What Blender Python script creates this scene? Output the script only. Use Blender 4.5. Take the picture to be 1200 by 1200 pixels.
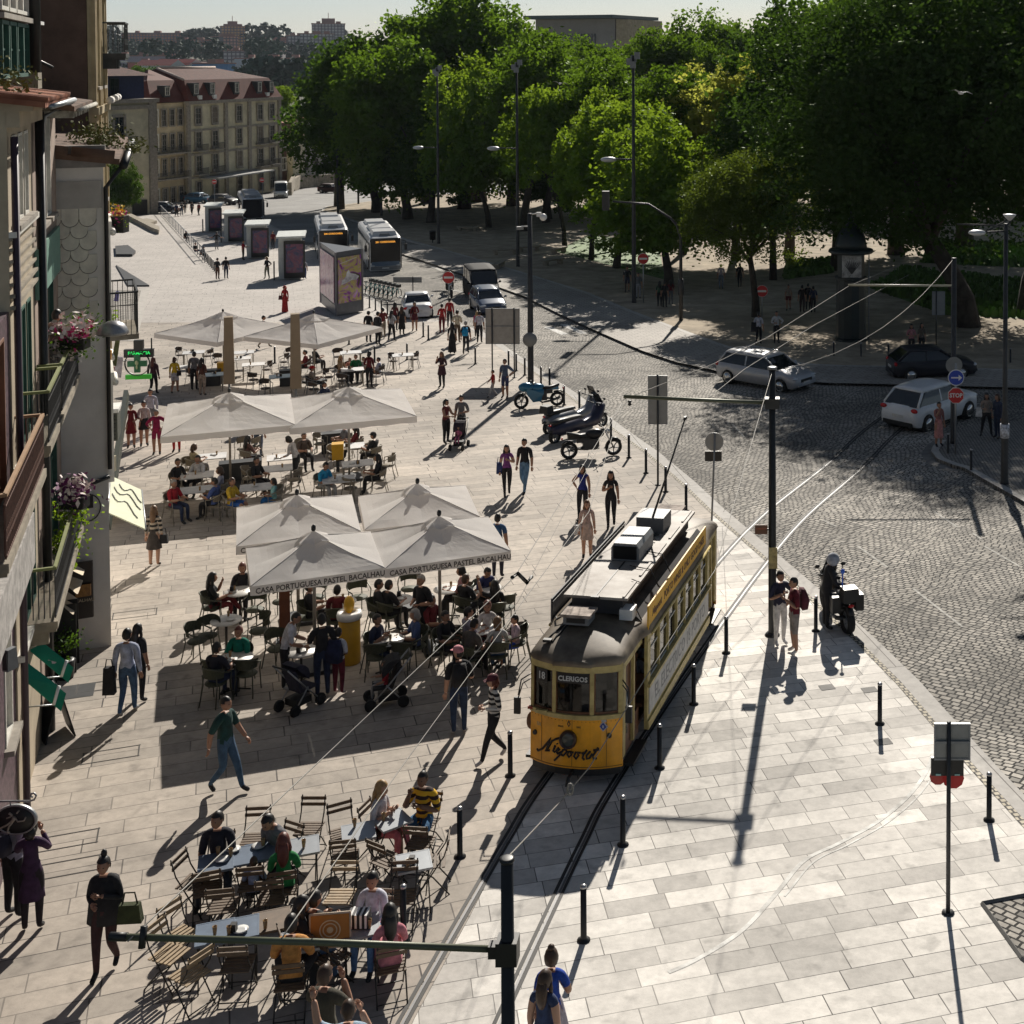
import bpy,math,random
from mathutils import Vector,Matrix,noise
R=math.radians
random.seed(11)
for o in list(bpy.data.objects):bpy.data.objects.remove(o)
COL=bpy.context.scene.collection
SC=bpy.context.scene
H,SL,F,PX0,TH=12.22,0.0437,1600.0,900.0,math.radians(2.0)
YH=70.0
PYC=YH+F*math.tan(TH)
cd=bpy.data.cameras.new('camera');cam=bpy.data.objects.new('camera',cd);COL.objects.link(cam)
cam.location=(0,0,H);cam.rotation_euler=(math.pi/2-TH,0,0)
cd.sensor_width=36;cd.lens=F/1200*36
cd.shift_x=(600-PX0)/1200;cd.shift_y=-(600-PYC)/1200
cd.clip_start= .5;cd.clip_end=6000
SC.camera=cam
SUN_EL,SUN_AZ=31.0,3.5
w=bpy.data.worlds.new("World");SC.world=w;w.use_nodes=True
nt=w.node_tree;bg=nt.nodes['Background']
sky=nt.nodes.new('ShaderNodeTexSky');sky.sky_type='NISHITA';sky.sun_disc=False
sky.sun_elevation=R(SUN_EL);sky.sun_rotation=R(SUN_AZ);sky.dust_density=0.35;sky.ozone_density=2.5;sky.air_density=1.0
tint=nt.nodes.new('ShaderNodeMix');tint.data_type='RGBA';tint.inputs[0].default_value= .34;tint.inputs[7].default_value=(7.8,9.7,12.7,1)
nt.links.new(sky.outputs[0],tint.inputs[6]);bg.inputs[1].default_value=0.05
tcw=nt.nodes.new('ShaderNodeTexCoord');spw=nt.nodes.new('ShaderNodeSeparateXYZ');nt.links.new(tcw.outputs['Generated'],spw.inputs[0])
mrw=nt.nodes.new('ShaderNodeMapRange');mrw.interpolation_type='SMOOTHSTEP';mrw.inputs[1].default_value= .02;mrw.inputs[2].default_value= .22;mrw.inputs[3].default_value=1.08;mrw.inputs[4].default_value= .36;nt.links.new(spw.outputs[2],mrw.inputs[0])
vsw=nt.nodes.new('ShaderNodeVectorMath');vsw.operation='SCALE';nt.links.new(tint.outputs[2],vsw.inputs[0]);nt.links.new(mrw.outputs[0],vsw.inputs['Scale']);nt.links.new(vsw.outputs[0],bg.inputs[0])
sd=bpy.data.lights.new('sun','SUN');sd.energy=5.0;sd.angle=R(.55);sd.color=(1, .93, .83)
so=bpy.data.objects.new('sun',sd);COL.objects.link(so)
sv=Vector((math.sin(R(SUN_AZ))*math.cos(R(SUN_EL)),math.cos(R(SUN_AZ))*math.cos(R(SUN_EL)),math.sin(R(SUN_EL))))
so.rotation_euler=sv.to_track_quat('Z','Y').to_euler()
SC.view_settings.view_transform='Standard';SC.view_settings.look='None'
SC.view_settings.exposure=0.27;SC.view_settings.gamma=1
def gz(Y):
    return-SL*min(Y,262.0)
def _ray(px,py):
    a=(px-PX0)/F;b=(PYC-py)/F
    return a,b*math.sin(TH)+math.cos(TH),b*math.cos(TH)-math.sin(TH)
def G(px,py,h=0.0):
    """the point h metres above the sloping square seen at a place in the photograph"""
    r=_ray(px,py);t=(H-h)/(-r[2]-SL*r[1])
    return Vector((r[0]*t,r[1]*t,-SL*r[1]*t+h))
def D(px,py,Y):
    r=_ray(px,py);t=Y/r[1]
    return Vector((r[0]*t,Y,H+r[2]*t))
def PRJ(p):
    dz=p[2]-H;zc=p[1]*math.cos(TH)-dz*math.sin(TH);yc=p[1]*math.sin(TH)+dz*math.cos(TH)
    return PX0+F*p[0]/zc,PYC-F*yc/zc
_M={}
def lin(c):
    return tuple(c)+(1.0,)if len(c)==3 else c
def mat(name,col,rough=.7,metal=0.0,vary=.12,scale=3.0,bump=0.0,spec=None,coat=0.0,trans=0.0,emit=None,est=1.0,dirt=None):
    if name in _M:return _M[name]
    m=bpy.data.materials.new(name);m.use_nodes=True;n=m.node_tree;b=n.nodes['Principled BSDF']
    b.inputs['Roughness'].default_value=rough;b.inputs['Metallic'].default_value=metal
    if spec is not None:b.inputs['Specular IOR Level'].default_value=spec
    if coat:b.inputs['Coat Weight'].default_value=coat
    if trans:b.inputs['Transmission Weight'].default_value=trans
    if emit:b.inputs['Emission Color'].default_value=lin(emit);b.inputs['Emission Strength'].default_value=est
    b.inputs['Base Color'].default_value=lin(col)
    if vary>0:
        tc=n.nodes.new('ShaderNodeTexCoord');nz=n.nodes.new('ShaderNodeTexNoise');nz.inputs['Scale'].default_value=scale
        nz.inputs['Detail'].default_value=5;nz.inputs['Roughness'].default_value= .65
        n.links.new(tc.outputs['Object'],nz.inputs['Vector'])
        mx=n.nodes.new('ShaderNodeMix');mx.data_type='RGBA'
        mx.inputs[6].default_value=lin([max(0,x*(1-vary*1.6))for x in col[:3]]);c2=dirt or[min(1,x*(1+vary*1.3))for x in col[:3]]
        mx.inputs[7].default_value=lin(c2)
        mr=n.nodes.new('ShaderNodeMapRange');mr.inputs[1].default_value= .3;mr.inputs[2].default_value= .7
        n.links.new(nz.outputs[0],mr.inputs[0]);n.links.new(mr.outputs[0],mx.inputs[0]);n.links.new(mx.outputs[2],b.inputs['Base Color'])
        if bump:
            bp=n.nodes.new('ShaderNodeBump');bp.inputs['Strength'].default_value=bump;bp.inputs['Distance'].default_value= .02
            n.links.new(nz.outputs[0],bp.inputs['Height']);n.links.new(bp.outputs[0],b.inputs['Normal'])
    _M[name]=m
    return m
def cloth(col):
    k='cloth_%d_%d_%d'%tuple(int(c*200)for c in col)
    return mat(k,col, .9,vary=.28,scale=7,bump=1.0)
def paving(name,rot,c1,c2,mortar,bw,bh,ms,offs=.5,jitter=0.0,irr=0.0,bump=.25,wav=0.0,rough=.75,patch=.12,smooth=.1):
    if name in _M:return _M[name]
    m=bpy.data.materials.new(name);m.use_nodes=True;n=m.node_tree;b=n.nodes['Principled BSDF'];L=n.links.new
    g=n.nodes.new('ShaderNodeNewGeometry');mp=n.nodes.new('ShaderNodeMapping');mp.vector_type='POINT'
    mp.inputs['Rotation'].default_value=(0,0,rot)
    L(g.outputs['Position'],mp.inputs['Vector'])
    src=mp.outputs[0]
    if wav:
        nz=n.nodes.new('ShaderNodeTexNoise');nz.inputs['Scale'].default_value= .35;nz.inputs['Detail'].default_value=1
        L(g.outputs['Position'],nz.inputs['Vector'])
        ma=n.nodes.new('ShaderNodeVectorMath');ma.operation='MULTIPLY_ADD'
        ma.inputs[1].default_value=(wav,wav,0);L(nz.outputs['Color'],ma.inputs[0]);L(src,ma.inputs[2]);src=ma.outputs[0]
    fl=n.nodes.new('ShaderNodeVectorMath');fl.operation='MULTIPLY';fl.inputs[1].default_value=(1,1,0);L(src,fl.inputs[0]);src=fl.outputs[0]
    if irr:
        sp=n.nodes.new('ShaderNodeSeparateXYZ');L(src,sp.inputs[0]);dv=n.nodes.new('ShaderNodeMath');dv.operation='DIVIDE';dv.inputs[1].default_value=bh;L(sp.outputs[1],dv.inputs[0])
        fo=n.nodes.new('ShaderNodeMath');fo.operation='FLOOR';L(dv.outputs[0],fo.inputs[0]);wn=n.nodes.new('ShaderNodeTexWhiteNoise');wn.noise_dimensions='1D';L(fo.outputs[0],wn.inputs['W'])
        m1=n.nodes.new('ShaderNodeMath');m1.operation='MULTIPLY_ADD';m1.inputs[1].default_value=irr;m1.inputs[2].default_value=1-irr*.5;L(wn.outputs[0],m1.inputs[0])
        m2=n.nodes.new('ShaderNodeMath');m2.operation='MULTIPLY';L(sp.outputs[0],m2.inputs[0]);L(m1.outputs[0],m2.inputs[1])
        n5=n.nodes.new('ShaderNodeTexNoise');n5.inputs['Scale'].default_value= .9;L(src,n5.inputs[0]);m6=n.nodes.new('ShaderNodeMath');m6.operation='MULTIPLY_ADD';m6.inputs[1].default_value= .0;L(n5.outputs[0],m6.inputs[0]);L(m2.outputs[0],m6.inputs[2])
        cb=n.nodes.new('ShaderNodeCombineXYZ');L(m6.outputs[0],cb.inputs[0]);L(sp.outputs[1],cb.inputs[1]);src=cb.outputs[0]
    br=n.nodes.new('ShaderNodeTexBrick');br.inputs['Scale'].default_value=1
    br.inputs['Brick Width'].default_value=bw;br.inputs['Row Height'].default_value=bh
    br.inputs['Mortar Size'].default_value=ms;br.inputs['Mortar Smooth'].default_value=smooth;br.offset=offs;br.offset_frequency=2
    br.squash=1.0+jitter;br.squash_frequency=3;br.inputs['Bias'].default_value=-.15
    br.inputs['Color1'].default_value=lin(c1);br.inputs['Color2'].default_value=lin(c2);br.inputs['Mortar'].default_value=lin(mortar)
    L(src,br.inputs['Vector'])
    if irr:
        n6=n.nodes.new('ShaderNodeTexNoise');n6.inputs['Scale'].default_value= .55;n6.inputs['Detail'].default_value=3;L(g.outputs['Position'],n6.inputs[0]);m7=n.nodes.new('ShaderNodeMapRange');m7.inputs[1].default_value= .40;m7.inputs[2].default_value= .62;L(n6.outputs[0],m7.inputs[0])
        mm=n.nodes.new('ShaderNodeMix');mm.data_type='RGBA';mm.inputs[6].default_value=lin([c*.72 for c in c2]);mm.inputs[7].default_value=lin(mortar);L(m7.outputs[0],mm.inputs[0]);L(mm.outputs[2],br.inputs['Mortar'])
    n2=n.nodes.new('ShaderNodeTexNoise');n2.inputs['Scale'].default_value= .22;n2.inputs['Detail'].default_value=8;n2.inputs['Roughness'].default_value= .62
    L(g.outputs['Position'],n2.inputs['Vector'])
    mr=n.nodes.new('ShaderNodeMapRange');mr.inputs[1].default_value= .35;mr.inputs[2].default_value= .68
    mr.inputs[3].default_value=1-patch*1.5;mr.inputs[4].default_value=1+patch
    L(n2.outputs[0],mr.inputs[0])
    n3=n.nodes.new('ShaderNodeTexNoise');n3.inputs['Scale'].default_value=5;n3.inputs['Detail'].default_value=6;n3.inputs['Roughness'].default_value= .7
    L(g.outputs['Position'],n3.inputs['Vector'])
    m3=n.nodes.new('ShaderNodeMapRange');m3.inputs[1].default_value= .3;m3.inputs[2].default_value= .7;m3.inputs[3].default_value= .80;m3.inputs[4].default_value=1.10
    L(n3.outputs[0],m3.inputs[0])
    n4=n.nodes.new('ShaderNodeTexNoise');n4.inputs['Scale'].default_value=2.3;n4.inputs['Detail'].default_value=3
    L(g.outputs['Position'],n4.inputs['Vector'])
    m4=n.nodes.new('ShaderNodeMapRange');m4.inputs[1].default_value= .60;m4.inputs[2].default_value= .72;m4.inputs[3].default_value=1;m4.inputs[4].default_value= .72
    L(n4.outputs[0],m4.inputs[0])
    a=n.nodes.new('ShaderNodeMath');a.operation='MULTIPLY';L(mr.outputs[0],a.inputs[0]);L(m3.outputs[0],a.inputs[1])
    a2=n.nodes.new('ShaderNodeMath');a2.operation='MULTIPLY';L(a.outputs[0],a2.inputs[0]);L(m4.outputs[0],a2.inputs[1])
    vm=n.nodes.new('ShaderNodeVectorMath');vm.operation='SCALE';L(br.outputs['Color'],vm.inputs[0]);L(a2.outputs[0],vm.inputs['Scale'])
    L(vm.outputs[0],b.inputs['Base Color']);b.inputs['Roughness'].default_value=rough;b.inputs['Specular IOR Level'].default_value= .3
    bp=n.nodes.new('ShaderNodeBump');bp.inputs['Strength'].default_value=bump;bp.inputs['Distance'].default_value= .02
    inv=n.nodes.new('ShaderNodeMath');inv.operation='MULTIPLY_ADD';inv.inputs[1].default_value=-1.0;L(br.outputs['Fac'],inv.inputs[0])
    L(n3.outputs[0],inv.inputs[2]);L(inv.outputs[0],bp.inputs['Height']);L(bp.outputs[0],b.inputs['Normal'])
    _M[name]=m
    return m
class MB:
    def __init__(s):s.v=[];s.f=[];s.m=[];s.s=[];s.M=Matrix.Identity(4)
    def add(s,vs,fs,mi=0,sm=False):
        b=len(s.v);M=s.M
        s.v+=[tuple(M@Vector(v))for v in vs]
        s.f+=[tuple(b+i for i in f)for f in fs]
        s.m+=[mi]*len(fs)if not isinstance(mi,list)else mi
        s.s+=[sm]*len(fs)
        return s
    def box(s,c,d,rz=0,mi=0,rx=0,ry=0,taper=1.0):
        x,y,z=d[0]/2,d[1]/2,d[2]/2;t=taper
        vs=[(-x,-y,-z),(x,-y,-z),(x,y,-z),(-x,y,-z),(-x*t,-y*t,z),(x*t,-y*t,z),(x*t,y*t,z),(-x*t,y*t,z)]
        if rz or rx or ry:
            Q=Matrix.Rotation(rz,3,'Z')@Matrix.Rotation(ry,3,'Y')@Matrix.Rotation(rx,3,'X')
            vs=[Q@Vector(v)for v in vs]
        vs=[(v[0]+c[0],v[1]+c[1],v[2]+c[2])for v in vs]
        return s.add(vs,[(0,3,2,1),(4,5,6,7),(0,1,5,4),(1,2,6,5),(2,3,7,6),(3,0,4,7)],mi)
    def tube(s,pts,r,n=8,mi=0,cap=True,sm=True,flat=1.0):
        pts=[Vector(p)for p in pts];k=len(pts)
        if k<2:return s
        rr=r if isinstance(r,(list,tuple))else[r]*k
        vs=[];up=Vector((0,0,1));prev=None
        for i,p in enumerate(pts):
            t=(pts[min(i+1,k-1)]-pts[max(i-1,0)])
            if t.length<1e-9:t=Vector((0,0,1))
            t.normalize()
            if prev is None:
                a=t.cross(up)if abs(t.z)< .95 else t.cross(Vector((0,1,0)))
            else:
                a=prev-t*prev.dot(t)
                if a.length<1e-6:a=t.cross(up)
            a.normalize();prev=a;b=t.cross(a)
            for j in range(n):
                an=2*math.pi*j/n;vs.append(p+(a*math.cos(an)+b*math.sin(an)*flat)*rr[i])
        fs=[(i*n+j,i*n+(j+1)%n,(i+1)*n+(j+1)%n,(i+1)*n+j)for i in range(k-1)for j in range(n)]
        if cap:fs+=[tuple(range(n))[::-1],tuple((k-1)*n+j for j in range(n))]
        return s.add(vs,fs,mi,sm)
    def lathe(s,prof,n=16,c=(0,0,0),mi=0,sm=True,sx=1.0,sy=1.0,cap=True):
        if not cap:prof=list(prof)+[prof[0]]
        vs=[]
        for r,z in prof:
            for j in range(n):
                a=2*math.pi*j/n;vs.append((c[0]+r*sx*math.cos(a),c[1]+r*sy*math.sin(a),c[2]+z))
        k=len(prof)
        fs=[(i*n+j,i*n+(j+1)%n,(i+1)*n+(j+1)%n,(i+1)*n+j)for i in range(k-1)for j in range(n)]
        if cap:fs+=[tuple(range(n))[::-1],tuple((k-1)*n+j for j in range(n))]
        return s.add(vs,fs,mi,sm)
    def prism(s,poly,z0,z1,mi=0):
        n=len(poly);f0=(lambda p:z0(p))if callable(z0)else(lambda p:z0);f1=(lambda p:z1(p))if callable(z1)else(lambda p:z1)
        vs=[(p[0],p[1],f0(p))for p in poly]+[(p[0],p[1],f1(p))for p in poly]
        fs=[tuple(range(n))[::-1],tuple(range(n,2*n))]+[(i,(i+1)%n,n+(i+1)%n,n+i)for i in range(n)]
        return s.add(vs,fs,mi)
    def ell(s,c,r,n=10,k=7,mi=0):
        prof=[(max(math.sin(math.pi*i/k),.02),-math.cos(math.pi*i/k))for i in range(k+1)]
        vs=[]
        for q,z in prof:
            for j in range(n):
                a=2*math.pi*j/n;vs.append((c[0]+q*r[0]*math.cos(a),c[1]+q*r[1]*math.sin(a),c[2]+z*r[2]))
        fs=[(i*n+j,i*n+(j+1)%n,(i+1)*n+(j+1)%n,(i+1)*n+j)for i in range(k)for j in range(n)]
        return s.add(vs,fs,mi,True)
    def mesh(s,name,mats):
        me=bpy.data.meshes.new(name);me.from_pydata(s.v,[],s.f)
        for m in(mats if isinstance(mats,(list,tuple))else[mats]):me.materials.append(m)
        me.polygons.foreach_set('material_index',s.m);me.polygons.foreach_set('use_smooth',s.s);me.update()
        return me
    def build(s,name,mats,parent=None,loc=None,rz=None):
        o=bpy.data.objects.new(name,s.mesh(name,mats));COL.objects.link(o)
        if parent is not None:o.parent=parent
        if loc is not None:o.location=loc
        if rz is not None:o.rotation_euler=(0,0,rz)
        return o
LABELS={}
def tag(o,label,cat,group=None,kind=None):
    o['label']=label;o['category']=cat
    if group:o['group']=group
    if kind:o['kind']=kind
    LABELS.setdefault(label,[]).append(o)
    return o
def thing(name,label,cat,loc=(0,0,0),rz=0.0,group=None,sc=1.0):
    o=bpy.data.objects.new(name,None);COL.objects.link(o);o.location=loc;o.rotation_euler=(0,0,rz)
    o.empty_display_size= .1;o.scale=(sc,sc,sc)
    return tag(o,label,cat,group)
def dup(root,loc,rz,label,group=None,sc=None):
    def cp(o,par):
        c=o.copy();COL.objects.link(c);c.parent=par
        for ch in o.children:cp(ch,c)
        return c
    r=cp(root,None);r.location=loc;r.rotation_euler=(0,0,rz)
    if sc:r.scale=(sc,sc,sc)
    tag(r,label,root['category'],group or root.get('group'))
    return r
def struct(o):
    o['kind']='structure';return o
def lerp(a,b,t):return a+(b-a)*t
def heading(a,b):
    """z rotation that turns local -Y (front) towards b"""
    d=Vector(b)-Vector(a);return math.atan2(d.x,-d.y)
def text_mesh(txt,size,ext=.004,shear=0.0,bold=0.0,sx=1.0):
    cu=bpy.data.curves.new('t','FONT');cu.body=txt;cu.size=size;cu.extrude=ext;cu.align_x='CENTER';cu.align_y='CENTER'
    cu.shear=shear;cu.offset=bold;cu.resolution_u=2
    o=bpy.data.objects.new('t',cu);COL.objects.link(o)
    dg=bpy.context.evaluated_depsgraph_get();me=bpy.data.meshes.new_from_object(o.evaluated_get(dg))
    bpy.data.objects.remove(o)
    vs=[(v.co.x*sx,v.co.y,v.co.z)for v in me.vertices];fs=[tuple(p.vertices)for p in me.polygons]
    return vs,fs
def put_text(mb,txt,size,M,mi=0,**k):
    """text lies in the local XY plane of M, reading along +X, facing +Z"""
    vs,fs=text_mesh(txt,size,**k)
    old=mb.M;mb.M=old@M;mb.add(vs,fs,mi);mb.M=old
def frameM(o,xdir,ydir):
    x=Vector(xdir).normalized();y=Vector(ydir).normalized();z=x.cross(y)
    return Matrix(((x.x,y.x,z.x,o[0]),(x.y,y.y,z.y,o[1]),(x.z,y.z,z.z,o[2]),(0,0,0,1)))
BLACKM=mat('black_painted_metal',(.012,.013,.014), .45, .0, .2,8)
DARKM=mat('dark_grey_metal',(.04,.042,.045), .5, .3, .15,6)
GREYM=mat('grey_painted_metal',(.22,.23,.24), .5, .2, .1,5)
GALV=mat('galvanised_metal',(.34,.35,.36), .42, .7, .12,6)
WHITEP=mat('white_paint',(.75,.75,.73), .5,0, .08,3)
GLASSD=mat('dark_window_glass',(.015,.02,.025), .06,0,0,spec=.6)
RUBBER=mat('tyre_rubber',(.012,.012,.012), .85,0, .1)
CHROME=mat('chrome',(.6,.6,.6), .2,1,0)
REDL=mat('red_lamp_glass',(.5,.01,.01), .25,0,0)
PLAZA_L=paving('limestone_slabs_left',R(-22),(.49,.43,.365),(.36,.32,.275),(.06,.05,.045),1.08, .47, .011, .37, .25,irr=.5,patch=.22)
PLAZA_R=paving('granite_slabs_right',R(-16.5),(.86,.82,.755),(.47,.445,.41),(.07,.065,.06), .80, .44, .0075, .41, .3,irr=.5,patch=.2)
PLAZA_F=paving('granite_slabs_far',R(-20),(.52,.48,.44),(.47,.435,.40),(.2,.18,.165),1.3, .6, .012, .5, .2,patch=.08)
COB=paving('granite_setts',R(34),(.50,.465,.41),(.22,.21,.19),(.015,.014,.013), .19, .145, .021, .5, .1,bump=.8,wav=.9,rough=.85,patch=.3,smooth=.3)
ASPH=paving('pale_asphalt',R(10),(.28,.275,.265),(.255,.25,.24),(.26,.25,.24),2.5,2.5, .01,patch=.15)
GRAVEL=mat('park_sandy_gravel',(.36,.30,.22), .95,0, .25, .7, .3)
PAVE2=paving('park_pavement_stone',R(-20),(.40,.37,.33),(.34,.31,.28),(.1,.09,.08), .5, .35, .012,patch=.15)
KERB=paving('granite_kerb',R(-16),(.46,.44,.41),(.40,.38,.35),(.12,.11,.1),1.1,4.0, .012)
KERBD=mat('dark_kerb_stone',(.17,.165,.155), .8,0, .2,2)
def sheet(name,pts,m,dz,kind='structure',parent=None):
    vs=[(p[0],p[1],gz(p[1])+dz)for p in pts]
    mb=MB();mb.add(vs,[tuple(range(len(vs)))])
    o=mb.build(name,m,parent)
    me=o.data
    if me.polygons[0].normal.z<0:me.flip_normals()
    if parent is None:o['kind']=kind
    return o
def PP(lst):return[tuple(G(x,y)[:2])for x,y in lst]
mb=MB();ys=[-30,0,20,60,110,160,200,230,262,300,380,520,700,850,1000,1200,1400,1700,2200,2400]
def tz(Y):
    if Y<=262:return-SL*Y
    pr=[(262,-SL*262),(300,-20),(380,-38),(520,-52),(700,-52),(850,-40),(1000,-26),(1200,-12),(1400,5),(1700,30),(2200,34),(4500,30)]
    for(a,za),(b,zb)in zip(pr,pr[1:]):
        if Y<=b:return za+(zb-za)*(Y-a)/(b-a)
    return 30
xs=[-1500,-1100,-700,-400,-250,-150,-80,-40,0,40,80,150,300,700,1100,1500]
vs=[(x,y,tz(y)-.02)for y in ys for x in xs];nx=len(xs)
fs=[(j*nx+i,j*nx+i+1,(j+1)*nx+i+1,(j+1)*nx+i)for j in range(len(ys)-1)for i in range(nx-1)]
mb.add(vs,fs)
TERR=mat('terrain_soil',(.10,.105,.07), .95,0, .3, .02)
struct(mb.build('ground',TERR))
K1=[(1225,990),(1145,903),(1100,852),(1055,800),(1007,752),(950,700),(893,650),(832,597),(800,566),(760,532),(725,507),(662,460),(609,425),(581,405),(555,388),(520,377),(455,370),(428,346),(395,315),(370,297),(330,272),(300,256),(268,240),(240,236)]
k1=PP(K1)
sheet('cobbled_road',[(12,16),(60,16),(60,75),(20,135),(-25,135),(-48,135),(-48,118),(-30,96),(-17,60),(-6,40),(0,22),(2,16)],COB, .004)
sheet('bus_lane_road',[(-48,135.02),(20,135.02),(30,250),(-120,250),(-120,130),(-70,130)],ASPH, .004)
Lr=PP([(485,1195),(550,1075),(597,982),(637,917),(740,780),(845,660),(900,602)])
Rr=PP([(605,1162),(657,1042),(720,912),(785,815),(843,728),(900,667),(958,600)])
near_split=[(-4.9,14)]+Lr[:6]
left_poly=[(-30,14)]+near_split+[tuple(G(832,597)[:2])]+PP(K1[8:16])+[tuple(G(440,378)[:2]),tuple(G(120,378)[:2])]
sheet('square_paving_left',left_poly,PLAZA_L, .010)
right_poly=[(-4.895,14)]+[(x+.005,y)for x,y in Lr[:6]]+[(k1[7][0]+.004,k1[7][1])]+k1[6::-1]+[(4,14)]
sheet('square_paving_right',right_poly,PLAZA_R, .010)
far_poly=[tuple(G(120,378)[:2]),tuple(G(440,378)[:2])]+[(x,y+.01)for x,y in PP(K1[15:])]+PP([(180,243),(100,243)])+[(-90,120)]
sheet('square_paving_far',far_poly,PLAZA_F, .010)
def strip(name,line,w,m,dz,side=1,h=None,par=None):
    L=[];n=len(line)
    for i,p in enumerate(line):
        a=Vector(line[max(i-1,0)]+(0,))-Vector(line[min(i+1,n-1)]+(0,));a.normalize();nrm=Vector((-a.y,a.x,0))*side*w
        L.append((p[0]+nrm.x,p[1]+nrm.y))
    mb=MB()
    vs=[(p[0],p[1],gz(p[1])+dz)for p in line]+[(p[0],p[1],gz(p[1])+dz)for p in L]
    fs=[(i,i+1,n+i+1,n+i)for i in range(n-1)]
    if h:
        vs+=[(p[0],p[1],gz(p[1])+dz-h)for p in line]+[(p[0],p[1],gz(p[1])+dz-h)for p in L]
        fs+=[(2*n+i,2*n+i+1,i+1,i)for i in range(n-1)]+[(n+i,n+i+1,3*n+i+1,3*n+i)for i in range(n-1)]
    mb.add(vs,fs);o=mb.build(name,m,par)
    if par is None:o['kind']='structure'
    return o
strip('kerb_strip',k1[:16], .42,KERB, .016,1)
strip('kerb_strip',k1[15:], .3,KERB, .016,1)
strip('sett_border',[(p[0]+.02,p[1])for p in k1[:13]], .13,paving('pale_setts',R(-16),(.6,.54,.42),(.42,.37,.27),(.05,.045,.04), .13, .13, .02), .018,-1)
K2=[(1225,437),(1200,436),(1040,432),(985,431),(945,429),(880,416),(846,406),(776,380),(740,366),(690,345),(620,323),(560,305),(500,288),(475,281),(440,267),(400,254),(379,248),(384,243),(410,240),(440,236)]
k2=PP(K2)
park=k2+[(-60,215),(-20,245),(170,250),(140,66)]
mb=MB();mb.prism(park,lambda p:gz(p[1])-.05,lambda p:gz(p[1])+.13)
struct(mb.build('park_ground',GRAVEL))
strip('park_kerb',k2, .32,KERB, .137,-1, .13)
pk2=[tuple(Vector(a)+Vector(b))for a,b in zip(k2[:16],[(0,0)]*16)]
strip('park_pavement',k2[:13],4.6,PAVE2, .134,-1)
ISL=[(1093,527),(1091,532),(1098,541),(1115,548),(1130,552),(1152,565),(1200,592),(1260,628)]
isl_top=[(1260,488),(1200,496),(1143,500),(1115,510),(1100,519)]
isl=PP(ISL+isl_top)
mb=MB();mb.prism(isl,lambda p:gz(p[1])-.05,lambda p:gz(p[1])+.12)
struct(mb.build('corner_pavement',paving('corner_setts',R(30),(.34,.32,.29),(.24,.23,.21),(.05,.045,.04), .14, .12, .016,bump=.5)))
strip('corner_kerb',PP(isl_top[::-1][:1]+ISL), .28,KERB, .126,-1, .13)
strip('gutter_setts',PP([(1112,512),(1088,520),(1079,532),(1087,544),(1110,553)]), .5,KERBD, .0085,-1)
WP=mat('worn_road_paint',(.36,.35,.32), .8,0, .4,9)
for k,(a,b)in enumerate([((641,383),(662,392)),((660,380),(684,391)),((681,376),(707,388)),((703,372),(731,383)),((727,369),(752,379))]):
    A,B=G(*a),G(*b);d=(B-A);d.z=0;nn=Vector((-d.y,d.x,0)).normalized()*.22
    sheet('road_marking',[tuple((A+nn)[:2]),tuple((B+nn)[:2]),tuple((B-nn)[:2]),tuple((A-nn)[:2])],mat('zebra_paint',(.62,.61,.58), .8,0, .3,5), .009)
for a,b in[((858,497),(872,512)),((1140,625),(1150,632)),((1153,640),(1195,664)),((965,610),(980,617)),((1005,640),(1040,665)),((1070,690),(1128,735)),((1095,600),(1122,618)),((305,240),(385,231)),((500,300),(530,306)),((530,340),(545,343)),((505,312),(520,318))]:
    A,B=G(*a),G(*b);d=(B-A);d.z=0;nn=Vector((-d.y,d.x,0)).normalized()*(.035 if a[1]>450 else .2)
    sheet('road_marking',[tuple((A+nn)[:2]),tuple((B+nn)[:2]),tuple((B-nn)[:2]),tuple((A-nn)[:2])],WP, .009)
arc=PP([(1096,880),(1088,905),(1066,935),(1030,965),(985,990),(945,1010),(915,1045),(880,1085),(850,1108),(812,1130),(785,1142)])
SC_=mat('pale_scuff',(.76,.73,.68), .8,0, .3,2.5)
def smooth_line(pts,n=10):
    out=[]
    P=[Vector(p+(0,))for p in pts];P=[P[0]*2-P[1]]+P+[P[-1]*2-P[-2]]
    for i in range(1,len(P)-2):
        for k in range(n):
            t=k/n;a,b,c,d=P[i-1:i+3]
            q= .5*((2*b)+(c-a)*t+(2*a-5*b+4*c-d)*t*t+(3*b-a-3*c+d)*t**3);out.append((q.x,q.y))
    out.append((P[-2].x,P[-2].y));return out
sa=smooth_line(arc,8)
strip('pale_scuff_mark',sa, .075,SC_, .0145,1);strip('pale_scuff_mark',[(x+.13,y-.04)for x,y in sa[10:50]], .035,SC_, .0147,1)
Lpts=[(-5.15,14.5),(-4.85,18.07),(-4.6,20.44),(-4.33,22.75),(-4.05,24.69),(-2.95,30.0),(-1.35,36.9),(0.0,41.81),(2.2,47.9),(4.58,55.0),(10.59,69.5),(14.82,78.55),(24,95)]
STEEL=mat('polished_rail_steel',(.13,.13,.135), .5, .2, .1,4);GROOVE=mat('rail_groove',(.02,.019,.018), .7)
cl=smooth_line([tuple(p)for p in Lpts])
def offs(line,d):
    out=[];n=len(line)
    for i,p in enumerate(line):
        a=Vector(line[min(i+1,n-1)]+(0,))-Vector(line[max(i-1,0)]+(0,));a.normalize();out.append((p[0]+a.y*d,p[1]-a.x*d))
    return out
for k,base in enumerate((0.0,1.30)):
    strip('tram_rail',offs(cl,base-.05), .038,STEEL, .020,-1)
    strip('rail_groove',offs(cl,base+.005), .05,GROOVE, .018,-1)
    strip('rail_groove',offs(cl,base-.11), .055,GROOVE, .018,-1)
pit=PP([(1151,1060),(1215,1048),(1230,1150),(1198,1125)])
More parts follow.
